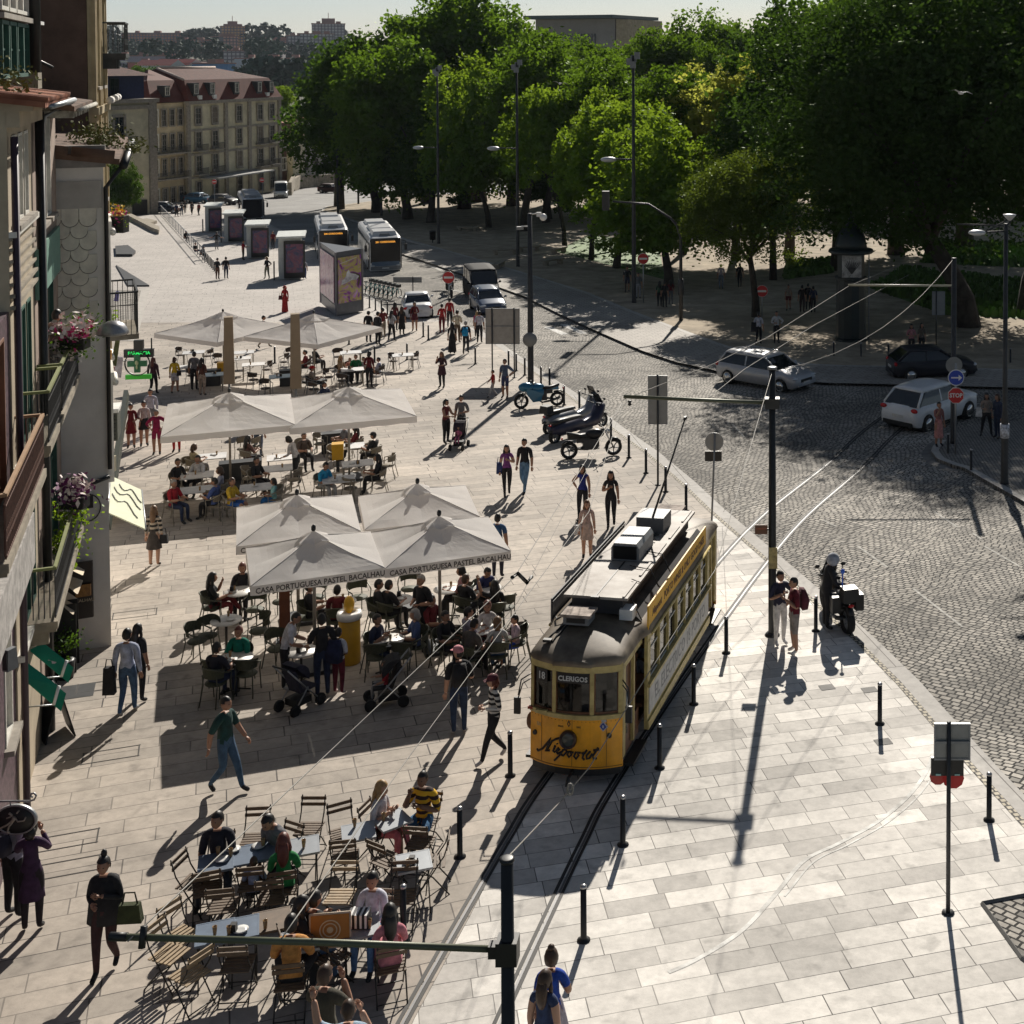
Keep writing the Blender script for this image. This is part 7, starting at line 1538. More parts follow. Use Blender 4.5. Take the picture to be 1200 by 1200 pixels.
def hair(style,col,c,Q,par,scl=1.0):
    mb=MB();n,k=16,9;vs=[];keep=[]
    th= .012 if style in('short','buzz')else .02
    if style=='buzz':th= .006
    pts={}
    for i in range(k+1):
        ph=math.pi*i/k;z=-math.cos(ph);q=max(.03,math.sin(ph))
        for j in range(n):
            a=2*math.pi*j/n;x,y=math.cos(a)*q,math.sin(a)*q
            r=1+.10*math.sin(j*2.3+i*1.7)*(.5 if style in('short','buzz')else 1);vs.append(tuple(c+Q@Vector((x*(.078+th*r),y*(.100+th*r)+.004,z*(.118+th*r)+.006))))
    fs=[]
    for i in range(k):
        for j in range(n):
            zc=-math.cos(math.pi*(i+.5)/k);yc=math.sin(2*math.pi*(j+.5)/n)
            lim= .42 if yc<-.35 else(.05 if yc< .2 else-.45)
            if style in('long','bun','tail','bob')and yc>-.2:lim=-.6
            if zc>lim:fs.append((i*n+j,i*n+(j+1)%n,(i+1)*n+(j+1)%n,(i+1)*n+j))
    mb.add(vs,fs,0,True)
    f=lambda x,y,z:tuple(c+Q@Vector((x,y,z)))
    if style=='long':mb.tube([f(0,.07,.04),f(0,.10,-.08),f(0,.115,-.22),f(0,.10,-.36)],[.07,.088,.082,.03],10,flat=.55);[mb.tube([f(s*.075,.0,.03),f(s*.09,.01,-.1),f(s*.09,-.01,-.24)],[.02,.035,.015],6)for s in(-1,1)]
    if style=='bob':mb.tube([f(0,.06,.03),f(0,.08,-.07),f(0,.07,-.14)],[.08,.09,.05],10,flat=.7)
    if style=='tail':mb.tube([f(0,.1,.06),f(0,.15,.0),f(0,.14,-.14),f(0,.12,-.24)],[.03,.035,.03,.008],8)
    if style=='bun':mb.ell(f(0,.02,.155),(.05,.05,.045),10,6)
    if style=='bun2':mb.ell(f(0,.03,.16),(.045,.045,.065),10,6)
    return mb.build('hair',HAIRC[col],par)
def hat(kind,col,c,Q,par):
    mb=MB();f=lambda x,y,z:tuple(c+Q@Vector((x,y,z)));n=14
    if kind=='helmet':
        mb.ell(tuple(c+Q@Vector((0,.0,.01))),(.135,.155,.15),14,10);o=mb.build('helmet',cloth(col)if not isinstance(col,str)else _M[col],par);m=MB();m.ell(tuple(c+Q@Vector((0,-.045,-.0))),(.115,.12,.055),12,6);m.build('visor',CARGLASS,o);return
    r0= .094;vs=[]
    for z,q in((.03,1.0),(.07,1.0),(.11,.86),(.135,.5),(.142,.05)):
        for j in range(n):a=2*math.pi*j/n;vs.append(f(math.cos(a)*r0*q,math.sin(a)*(r0+.018)*q,z))
    mb.add(vs,[(i*n+j,i*n+(j+1)%n,(i+1)*n+(j+1)%n,(i+1)*n+j)for i in range(4)for j in range(n)],0,True)
    if kind=='cap':mb.add([f(-.07,-.09,.045),f(.07,-.09,.045),f(.055,-.175,.03),f(-.055,-.175,.03),f(-.07,-.09,.035),f(.07,-.09,.035),f(.055,-.175,.022),f(-.055,-.175,.022)],[(0,1,2,3),(7,6,5,4),(2,6,7,3),(0,3,7,4),(1,5,6,2)])
    if kind=='brim':
        mb.add([f(math.cos(2*math.pi*j/n)*q*r0,math.sin(2*math.pi*j/n)*q*(r0+.015), .04-(.01 if q>1.2 else 0))for q in(1.0,1.7)for j in range(n)],[(j,(j+1)%n,n+(j+1)%n,n+j)for j in range(n)])
    mb.build('hat',cloth(col),par)
NP=0
def person(px,py,hd,label,top=(.02,.02,.02),bot=(.03,.04,.08),legs='stand',aL='down',aR='down',lean=0.0,fem=False,sl=.9,ll=2.0,hs='short',hc='k',skin=1,h=1.72,shoe=(.03,.03,.03),skirt=None,hatk=None,mode='f',yaw=0.0,pit=0.0,stripes=None,shawl=None,z=None,group=None):
    """px,py: feet in the photo (mode f), or head (mode h)"""
    global NP;NP+=1
    s=h/1.72
    g=G(px,py)if mode=='f' else(G(px,py,1.60*s if not legs.startswith('sit')else 1.14*s)if mode=='h' else Vector(px))
    vs,fs,zones,hdv,Q,wr=pose_mesh(legs,lean,aL,aR,fem)
    mb=MB();mi=[]
    for zn,t,up in zones:
        if zn=='torso':m_=2 if up< .045 else 1
        elif zn=='neck':m_=0
        elif zn=='ua':m_=1 if t<sl else 0
        elif zn=='fa':m_=1 if 1+t<sl else 0
        elif zn=='th':m_=2 if t<ll else 0
        elif zn=='sh':m_=2 if 1+t<ll else 0
        else:m_=3
        mi.append(m_)
    mb.add([tuple(v)for v in vs],fs,mi,True)
    HQ=Q@Matrix.Rotation(yaw,3,'Z')@Matrix.Rotation(pit,3,'X')
    if legs[:3]!='sit' and abs(lean)> .2:HQ=Matrix.Rotation(lean*.6,3,'X')@Matrix.Rotation(yaw,3,'Z')
    shape_head(mb,hdv,HQ,0)
    for el,w_,s_ in wr:hand(mb,el,w_,s_)
    tm=stripes or cloth(top)
    o=mb.build('person',[SKINS[skin],tm,cloth(bot),cloth(shoe),EYE,LIP])
    o.location=(g.x,g.y,(gz(g.y)+.012 if z is None else z));o.rotation_euler=(0,0,R(hd));o.scale=(s,s,s)
    if z is None and(px if isinstance(px,(int,float))else 0)>0 and mode!='w' and((px>700 and py<372)or(px>850 and py<412)or(1090<px and py<560)):o.location.z+= .12
    tag(o,label,'person',group)
    if hs!='none':hair(hs,hc,hdv,HQ,o)
    if hatk:hat(hatk[0],hatk[1],hdv,HQ,o)
    if skirt:
        col,L_,fl=skirt;z0= .98 if legs[:3]!='sit' else .6
        if legs[:3]!='sit':
            m=MB();vs_=[];n=18;K=6;Z0=Vector((0,0,.93))
            for i in range(K+1):
                q=i/K;zz=1.07-(L_)*q;rx=lerp(.125,.16+fl,q**.7);ry=lerp(.105,.13+fl,q**.7)
                for j in range(n):a=2*math.pi*j/n;w_=1+.07*math.sin(j*2.1+1)*q;vs_.append((math.cos(a)*rx*w_,math.sin(a)*ry*w_,zz))
            m.add(vs_,[(i*n+j,(i+1)*n+j,(i+1)*n+(j+1)%n,i*n+(j+1)%n)for i in range(K)for j in range(n)],0,True)
            m.add([v for v in vs_[-n:]],[tuple(range(n))]);m.build('skirt',cloth(col),o)
        else:
            m=MB();m.tube([(0,.02,.62),(0,-.2,.60),(0,-.42,.57),(0,-.5,.40),(0,-.5,.2)],[.17,.19,.2,.18,.2],12,flat=.6);m.build('skirt',cloth(col),o)
    return o
def striped(name,c1,c2,sc):
    m=bpy.data.materials.new(name);m.use_nodes=True;n=m.node_tree;b=n.nodes['Principled BSDF'];tc=n.nodes.new('ShaderNodeTexCoord');wv=n.nodes.new('ShaderNodeTexWave');wv.bands_direction='Z';wv.inputs['Scale'].default_value=sc;wv.inputs['Distortion'].default_value=1.0;wv.inputs['Detail'].default_value=1
    cr=n.nodes.new('ShaderNodeValToRGB');cr.color_ramp.interpolation='CONSTANT';cr.color_ramp.elements[0].color=lin(c1);cr.color_ramp.elements[1].position= .5;cr.color_ramp.elements[1].color=lin(c2)
    n.links.new(tc.outputs['Object'],wv.inputs[0]);n.links.new(wv.outputs[1],cr.inputs[0]);n.links.new(cr.outputs[0],b.inputs['Base Color']);b.inputs['Roughness'].default_value= .9;return m
ST_BW=striped('black_white_sweater',(.02,.02,.02),(.62,.6,.55),3.2);ST_YB=striped('yellow_black_shirt',(.72,.42,.02),(.03,.015,.012),2.6);ST_DR=striped('banded_dress',(.02,.018,.016),(.45,.38,.30),2.4)
def carried(kind,label,o,off,col,size=(.3,.12,.28)):
    """a bag worn or held: its own thing, standing in the world where the person holds it"""
    Mx=Matrix.Translation(o.location)@Matrix.Rotation(o.rotation_euler.z,4,'Z')@Matrix.Diagonal((*o.scale,1));w_=Mx@Vector(off)
    t=thing(kind,label,kind.replace('_',' '),w_,o.rotation_euler.z)
    if kind=='backpack':
        m=MB();loft(m,[[(x*size[0]/2,y,-size[2]/2)for x,y in((-1,-.06),(1,-.06),(.8,.08),(-.8,.08))],[(x*size[0]/2*1.05,y,0)for x,y in((-1,-.07),(1,-.07),(.85,.12),(-.85,.12))],[(x*size[0]/2*.8,y,size[2]/2)for x,y in((-1,-.06),(1,-.06),(.8,.04),(-.8,.04))]]);m.build('bag_body',cloth(col),t)
        for s in(-1,1):MB().tube([(s*.09,-.06,.15),(s*.11,-.20,.16),(s*.12,-.30,.02),(s*.12,-.22,-.14),(s*.11,-.07,-.15)], .014,5).build('strap',cloth([c*.6 for c in col]),t)
    else:
        MB().box((0,0,0),size,taper=.8).build('bag_body',cloth(col),t);MB().tube([(-size[0]*.3,0,size[2]/2),(-size[0]*.2,0,size[2]/2+.16),(size[0]*.2,0,size[2]/2+.16),(size[0]*.3,0,size[2]/2)], .012,5).build('handle',cloth([c*.5 for c in col]),t)
    return t
P=person;BL=(.015,.015,.018);WH=(.62,.62,.62);NV=(.02,.03,.07);JE=(.05,.10,.19);GY=(.16,.16,.17);RD=(.38,.02,.02);MR=(.14,.015,.02)
a=P(150,838,185,'man in a pale blue long sleeved top and jeans seen from behind',(.38,.42,.55),JE,'walk2','down','down',sl=2.0,hs='short',h=1.78,shoe=(.3,.3,.3))
b=P(162,824,170,'dark haired woman in black hidden behind the man in the pale blue top',BL,BL,'stand',fem=True,hs='long',h=1.66);carried('shoulder_bag','black coat and bag beside the man in the pale blue top',a,(.30,.12,.75),BL,(.24,.14,.55))
P(265,929,75,'man in a dark green t-shirt and jeans striding past the parasol shadow',(.01,.05,.045),(.04,.09,.16),'walk','swb','swf',hs='short',h=1.76)
a=P(538,861,200,'man in a pink cap, black t-shirt and jeans beside the tram',BL,(.02,.04,.09),'stand','waist','down',hatk=('cap',(.60,.25,.28)),skin=0,h=1.76,shoe=(.5,.45,.42),yaw=R(35));carried('backpack','black backpack of the man in the pink cap',a,(0,.2,1.25),BL,(.3,.15,.42))
P(579,893,-60,'woman in a black and white striped sweater and baggy black trousers',BL,BL,'walk','waist','waist',fem=True,sl=2,stripes=ST_BW,hs='bob',hc='r',skin=0,h=1.68,shoe=(.45,.42,.4),hatk=('cap',(.10,.02,.03)))
a=P(181,664,185,'woman in a dark banded dress walking past the cream awning',BL,(.4,.25,.18),'stand',fem=True,sl=1.6,ll=.0,stripes=ST_DR,skirt=((.06,.05,.045),.55,.05),hs='long',hc='l',skin=0,h=1.66);carried('handbag','black handbag of the woman in the banded dress',a,(-.27,0,.78),BL,(.22,.1,.24))
a=P(124,1141,5,'woman all in black with a high bun and flowered trousers, lower left',BL,(.05,.02,.02),'walk2','waist','chest',fem=True,sl=1.9,hs='bun2',h=1.70,skin=1,shoe=BL);carried('handbag','black and green handbag carried by the woman with the high bun',a,(.42,-.18,.98),(.04,.05,.015),(.34,.12,.26))
m=MB();m.tube([(0,.03,1.38),(0,.05,1.1),(0,.04,.75)],[.20,.235,.27],14,flat=.62);m.build('open_jacket',cloth(BL),a)
P(38,1092,195,'woman with curly dark hair in a purple dress at the lower left',(.05,.02,.06),(.02,.015,.02),'stand','face','face',fem=True,sl=1.8,ll=2,skirt=((.05,.02,.06),.55,.02),hs='bob',h=1.70);a=P(16,1076,160,'person in a grey shirt with a rucksack under the oval sign',(.33,.33,.40),BL,'stand','waist','down',sl=1.2,hs='short',h=1.74);carried('backpack','dark rucksack strap load of the person under the oval sign',a,(0,.2,1.22),(.03,.03,.05))
a=P(914,756,30,'person in white trousers and a dark top at the tram wire pole',(.03,.03,.06),(.60,.58,.56),'stand','chest','hip',hs='short',h=1.74,shoe=WH,lean=0);b=P(931,766,-75,'man in a maroon t-shirt and grey shorts at the tram wire pole',(.14,.01,.02),(.25,.22,.20),'stand','down','chest',ll=.95,skin=1,h=1.76,shoe=(.55,.53,.5),hs='buzz');carried('backpack','dark red backpack of the man in grey shorts',b,(0,.2,1.22),(.08,.01,.02),(.3,.15,.44))
P(968,737,105,'motorcycle policeman in black with a grey helmet standing at his machine',BL,BL,'stand','fwd','table',sl=2.0,lean=.22,h=1.80,hs='none',hatk=('helmet',(.40,.42,.46)))
P(646,1124,185,'girl in a blue top and checked skirt at the bottom edge',(.01,.06,.38),(.35,.22,.16),'stand','chest','down',fem=True,sl=.5,ll=0,skirt=((.42,.38,.44),.42,.06),hs='bun',hc='b',skin=1,h=1.62,mode='h');P(638,1150,160,'woman with very long brown hair at the bottom edge',(.03,.05,.12),(.05,.05,.1),'stand','down','down',fem=True,sl=.2,hs='long',hc='b',skin=0,h=1.60,mode='h')
P(683,609,-10,'woman in an open black shirt over a bright blue top',(.02,.03,.22),BL,'walk2','hip','down',fem=True,sl=.0,hs='long',h=1.68,skin=1);P(716,618,5,'woman in a black dress walking toward the tram',BL,BL,'walk2','chest','down',fem=True,sl=.4,ll=2,hs='long',h=1.70,skin=1)
a=P(688,654,10,'woman in a pale pink dress beside the tram roof board',(.50,.36,.32),(.35,.2,.15),'stand',fem=True,sl=1,ll=0,skirt=((.50,.38,.33),.5,.03),hs='long',hc='l',h=1.62,skin=0);carried('handbag','white bag of the woman in the pale pink dress',a,(-.27,0,.85),WH,(.22,.1,.26))
a=P(594,581,15,'woman in a purple top with a blue bag walking with the man in black',(.20,.05,.22),BL,'walk2','down','chest',fem=True,sl=.3,hs='long',h=1.66,skin=0);carried('shoulder_bag','dark blue bag of the woman in the purple top',a,(-.24,.02,.95),(.03,.05,.16),(.2,.14,.36));P(615,578,-10,'man in a black t-shirt and light blue jeans walking',BL,(.12,.22,.34),'walk','down','down',h=1.80,hs='short',skin=1)
P(583,608,180,'man in a mid blue t-shirt behind the right front parasol',(.04,.11,.24),(.03,.03,.05),'stand',sl=.6,h=1.72,mode='h')
a=P(523,520,60,'slim woman in a maroon top leaning to a pushchair',(.16,.03,.03),BL,'stand','fwd','fwd',fem=True,sl=.1,hs='tail',h=1.68,skin=1);P(541,517,-5,'man in grey t-shirt behind the pushchair',GY,BL,'stand','down','waist',hs='short',h=1.76,skin=1)
P(518,455,-20,'woman in a short brown dress with her arms raised to her head',(.06,.025,.03),BL,'stand','face','waist',fem=True,sl=1.5,ll=2,skirt=((.06,.02,.03),.42,.06),hs='long',hc='l',h=1.66)
P(592,467,-15,'man in a slate blue t-shirt and shorts by the road edge',(.10,.13,.20),(.04,.05,.12),'stand','down','hip',ll=.9,hs='short',h=1.74,skin=1);P(578,466,-70,'small child in a red t-shirt running',RD,(.4,.4,.4),'walk','swf','down',h=1.22,hs='short',hc='b')
P(432,402,170,'man in dark clothes at the left of the waiting group',BL,(.03,.03,.04),'stand',h=1.76);P(443,405,150,'tall man in black in the waiting group',(.03,.03,.035),BL,'stand','waist','down',h=1.84,sl=1.5,skin=1);P(449,397,-130,'man in red and beige trousers in the waiting group',(.2,.03,.03),(.33,.28,.22),'stand','waist','waist',h=1.72);P(459,400,160,'woman in a white top and wide black trousers',(.4,.4,.42),BL,'wide','hip','down',fem=True,hs='long',h=1.70);P(463,388,175,'woman behind with dark hair in the waiting group',MR,BL,'stand',fem=True,hs='long',h=1.66);P(471,393,180,'woman in a black dress in the waiting group',BL,BL,'stand',fem=True,hs='long',hc='b',skirt=(BL,.7,.05),h=1.64);a=P(486,388,10,'woman in maroon with bare legs below the white saloon',MR,(.3,.15,.1),'stand','down','waist',fem=True,sl=1.8,ll=.0,skirt=((.09,.01,.02),.4,.04),hs='bob',h=1.68);carried('backpack','black backpack behind the woman in maroon',a,(-.2,.15,1.15),BL)
P(518,391,-160,'woman in a red top and dark red trousers at the crossing',RD,MR,'stand','down','waist',fem=True,sl=1.7,hs='short',h=1.70);P(527,384,175,'person in a red jacket at the crossing',RD,BL,'stand',sl=2,hs='short',h=1.74);P(536,402,175,'man in a cream shirt carrying a child',(.55,.48,.36),(.12,.08,.05),'stand','waist','waist',sl=1.4,h=1.80);P(530,415,180,'woman in a long black dress seen from behind',BL,BL,'stand',fem=True,skirt=(BL,.95,.06),hs='long',h=1.66);a=P(546,415,180,'man in black with a bright blue backpack',BL,BL,'walk2',h=1.72,hs='short',hc='g');carried('backpack','bright blue backpack on the man in black',a,(0,.2,1.2),(.01,.25,.5),(.3,.14,.42));P(562,402,185,'man in a white t-shirt and black trousers left of the large board',(.5,.5,.56),BL,'stand',sl=.8,h=1.74,hs='short');P(559,395,180,'child with pink ear muffs in front of the man in the white t-shirt',(.5,.1,.2),BL,'stand',h=1.45,hs='long',hc='y',fem=True)
a=P(334,366,-5,'woman in a full length red robe and headscarf',RD,RD,'stand','waist','down',fem=True,sl=2,skirt=(RD,1.03,.05),hs='none',hatk=('brim',(.38,.04,.03)),h=1.68);m=MB();m.ell((0,.02,1.55),(.12,.13,.17),12,8);m.build('headscarf',cloth((.42,.05,.04)),a);carried('handbag','dark bag of the woman in the red robe',a,(-.26,-.05,.95),(.08,.02,.02),(.25,.12,.26));P(309,408,100,'man in a dark jacket and beige trousers walking behind the far parasols',(.05,.05,.06),(.35,.29,.22),'walk','swb','swf',sl=2,h=1.74)
P(255,328,170,'person in a dark top and brown trousers, left of the far pair',BL,(.12,.06,.04),'stand','waist','waist',fem=True,hs='short',h=1.68);P(265,327,180,'person in dark blue clothes, right of the far pair',BL,NV,'stand',h=1.70);P(313,327,-20,'woman with light hair and olive trousers at the nearest kiosk',BL,(.20,.20,.15),'wide','waist','hip',fem=True,hs='bob',hc='y',h=1.70);P(285,305,100,'man in red leaning at the second kiosk',(.30,.02,.03),BL,'stand','down','fwd',h=1.72);P(254,293,180,'person in black with arms out near the third kiosk',BL,GY,'stand','side','side',h=1.70);P(357,327,175,'person in a white top in front of the nearest kiosk poster',(.5,.5,.55),(.03,.06,.2),'stand',h=1.5);P(320,292,-10,'person in brown between the second and nearest kiosks',MR,BL,'stand',h=1.70)
for i,(x,y)in enumerate([(207,254),(213,253),(217,250),(225,252),(233,253)]):P(x,y,170+20*i,['leftmost of the five far walkers, in dark blue','second of the five far walkers','third of the five far walkers, slightly behind','fourth of the five far walkers, in black','rightmost of the five far walkers, in brown'][i],[NV,BL,BL,BL,MR][i],[BL,NV,BL,BL,BL][i],'walk2',h=1.7)
P(180,463,178,'dark haired person in a brown hooded top walking away by the pharmacy sign',(.06,.02,.03),BL,'walk2','down','down',sl=2,hs='long',hc='r',h=1.68);a=P(205,461,185,'woman in a yellow shirt and white shorts',(.68,.47,.03),(.5,.5,.55),'walk2','waist','down',fem=True,sl=1.3,ll=.7,hs='bob',hc='b',h=1.62);carried('handbag','small dark bag of the woman in yellow',a,(-.22,.05,.95),BL,(.18,.1,.2));P(228,458,180,'man in a grey shirt standing at the far terrace',GY,BL,'stand',sl=1.2,h=1.76,hs='short');P(237,464,170,'woman in a brown top and beige trousers at the far terrace',(.10,.04,.03),(.40,.32,.26),'stand','waist','down',fem=True,hs='long',h=1.68)
P(154,525,20,'woman in a dark red dress at the left of the family group',(.15,.01,.015),(.15,.03,.03),'stand','down','fwd',fem=True,sl=1,ll=0,skirt=((.16,.01,.015),.5,.03),hs='short',h=1.66);P(169,523,30,'woman in a white top and black skirt in the family group',(.5,.42,.42),(.4,.25,.2),'stand','fwd','down',fem=True,sl=1.2,ll=0,skirt=(BL,.42,.03),hs='short',h=1.70);P(177,508,10,'man in a white shirt behind the family group',(.48,.48,.56),GY,'stand',sl=1.9,h=1.74);P(184,533,15,'grey haired person in a magenta top and shorts',(.28,.01,.07),(.26,.01,.06),'stand','hip','hip',sl=1.5,ll=.7,hs='short',hc='g',h=1.66)
P(207,530,10,'legs in red trousers hidden below the third row parasol',(.2,.2,.2),RD,'stand',h=1.62);P(303,536,175,'person in a grey shirt standing under the third row parasol',(.22,.2,.2),(.1,.13,.2),'stand',h=1.66)
P(348,567,-100,'waitress in a white top and black trousers leaning to a table',(.50,.48,.48),BL,'walk2','fwd','fwd',fem=True,lean=.45,sl=1.4,hs='bob',h=1.66);P(433,455,175,'person in a dark red shirt standing at the far terrace table',(.12,.01,.015),BL,'stand','down','waist',fem=True,sl=1.2,hs='bob',h=1.68)
P(1100,527,20,'woman in a pink skirt holding a phone on the corner',(.28,.12,.11),(.4,.2,.17),'stand','face','down',fem=True,sl=1.3,ll=0,skirt=((.50,.22,.20),.72,.03),hs='short',h=1.66,shoe=BL);a=P(1156,515,-10,'curly haired woman in wide black trousers on the corner',(.30,.24,.2),BL,'wide','waist','down',fem=True,sl=1.8,hs='long',h=1.66);carried('handbag','white tote bag of the curly haired woman',a,(-.3,0,.95),WH,(.26,.12,.34));P(1169,518,-60,'man in a white shirt and navy suit on the corner',(.04,.05,.09),(.02,.03,.06),'stand','waist','down',sl=2,hs='bob',hc='b',h=1.70)
a=P(889,407,170,'man in a white shirt with a black bag under the no entry sign',(.45,.45,.5),BL,'walk2',sl=.8,h=1.76);carried('shoulder_bag','black shoulder bag of the man in the white shirt',a,(.25,.05,.95),BL,(.3,.15,.5));P(910,405,10,'man in a white shirt with a black sash walking behind the estate car',(.5,.5,.5),BL,'stand','waist','hip',sl=1.8,h=1.74)
P(924,366,-10,'person in a beige top and maroon skirt left of the park trio',(.3,.24,.2),(.12,.03,.03),'walk2',fem=True,sl=.6,ll=.6,h=1.64);P(940,369,175,'broad man in dark brown, left of the park trio',(.03,.02,.02),(.05,.03,.03),'stand',h=1.74);P(947,366,180,'middle person of the park trio',BL,BL,'stand',h=1.70);P(953,369,185,'right hand person of the park trio in navy',NV,BL,'stand',h=1.68)
a=P(845,341,180,'person in a pale top holding a dark coat in the park',(.35,.3,.32),(.16,.18,.22),'stand','down','down',h=1.78);P(867,339,185,'man in black walking away in the park',BL,BL,'walk2',h=1.76);P(735,344,5,'man in black t-shirt and shorts by the metal rod',BL,(.03,.03,.06),'stand',ll=.9,h=1.80);P(748,352,10,'person in grey hidden behind the tall dark post',GY,(.3,.3,.33),'stand',h=1.74)
P(773,362,180,'woman in green and black in the group at the leaning tree',(.02,.08,.04),BL,'stand',fem=True,hs='long',h=1.66);P(779,363,170,'person in black in the group at the leaning tree',BL,BL,'stand',h=1.70);P(786,359,190,'person in plum in the group at the leaning tree',MR,GY,'stand',fem=True,hs='long',h=1.6)
P(1068,417,0,'woman in a pink blouse behind the black hatchback',(.42,.18,.2),BL,'stand','waist','waist',fem=True,hs='long',h=1.64);P(1080,416,20,'woman in a light jacket behind the black hatchback',(.12,.10,.08),BL,'stand',fem=True,hs='long',h=1.66)
P((D(66,375,28.6)),0,170,'man in a brown t-shirt standing on the upper balcony with his back to us',(.28,.22,.19),(.3,.3,.32),'stand',mode='w',z=5.22,h=1.74,hs='short');NP+=0
o=P(Vector((-22.5,97.5,0)),0,20,'rider in dark clothes with a black helmet on the passing motorcycle',BL,BL,'sitwide','fwd','fwd',mode='w',lean=.2,sl=2,hs='none',hatk=('helmet',(.03,.03,.035)),h=1.74);g=G(526.5,345);o.location=(g.x,g.y,gz(g.y)+.36)
P(217,284,60,'person in black sitting on the long railing kerb',BL,BL,'sit','lap','lap',h=1.6,lean=.3);P(229,300,80,'person lounging in dark clothes by the close set posts',BL,NV,'sitout','lap','lap',h=1.6);P(236,304,70,'second person crouching by the close set posts',GY,BL,'sit','lap','lap',h=1.6,lean=.4)
def intram(v,hd,label,top,**k):
    w_=T.matrix_basis@Vector(v);P(w_,0,hd,label,top,BL,'sit' if k.pop('sit',1)else 'stand',mode='w',z=w_.z,**k)
intram((.30,.95,.57),-10,'tram driver in a teal shirt behind the right windscreen',(.01,.22,.19),sit=0,aL='table',aR='table',sl=.8,h=1.35)
for yy,xx,c_,lb in((2.6,.62,(.5,.5,.6),'tram passenger in pale blue at the first side windows'),(3.3,.62,(.35,.42,.6),'tram passenger in light blue at the third side window'),(4.8,.62,(.45,.5,.75),'tram passenger with a blue hat at the middle windows'),(5.6,.62,(.6,.6,.7),'tram passenger in white near the rear windows')):intram((.5,yy,.55),-9.5,lb,c_,sit=1,aL='lap',aR='lap',sl=1.2,h=1.4)
def fit(s):
    w_=s.split()[:14]if len(s.split())>16 else s.split()
    while w_[-1]in('with','her','his','the','a','and','in','on','at','of','by','from','over','to','up','second','long','blonde','yellow','black'):w_.pop()
    return ' '.join(w_)
def canvas():
    m=bpy.data.materials.new('parasol_canvas_translucent');m.use_nodes=True;n=m.node_tree;n.nodes.clear();L=n.links.new
    o=n.nodes.new('ShaderNodeOutputMaterial');d=n.nodes.new('ShaderNodeBsdfDiffuse');t_=n.nodes.new('ShaderNodeBsdfTranslucent');mx=n.nodes.new('ShaderNodeMixShader');tc=n.nodes.new('ShaderNodeTexCoord');nz=n.nodes.new('ShaderNodeTexNoise');nz.inputs['Scale'].default_value=1.3;nz.inputs['Detail'].default_value=6
    cr=n.nodes.new('ShaderNodeMix');cr.data_type='RGBA';cr.inputs[6].default_value=(.80,.775,.75,1);cr.inputs[7].default_value=(.90,.875,.85,1);L(tc.outputs['Object'],nz.inputs[0]);L(nz.outputs[0],cr.inputs[0]);L(cr.outputs[2],d.inputs[0]);t_.inputs[0].default_value=(.8,.76,.72,1);mx.inputs[0].default_value= .45
    wv=n.nodes.new('ShaderNodeTexNoise');wv.inputs['Scale'].default_value=3;wv.inputs['Distortion'].default_value=2;L(tc.outputs['Object'],wv.inputs[0]);bp=n.nodes.new('ShaderNodeBump');bp.inputs['Strength'].default_value= .1;bp.inputs['Distance'].default_value= .05;L(wv.outputs[0],bp.inputs['Height']);L(bp.outputs[0],d.inputs['Normal'])
    L(d.outputs[0],mx.inputs[1]);L(t_.outputs[0],mx.inputs[2]);L(mx.outputs[0],o.inputs[0]);return m
CAN=canvas();PIPE=mat('dark_piping',(.16,.15,.14), .8,0,0);LETR=mat('valance_lettering',(.06,.05,.05), .8,0,0)
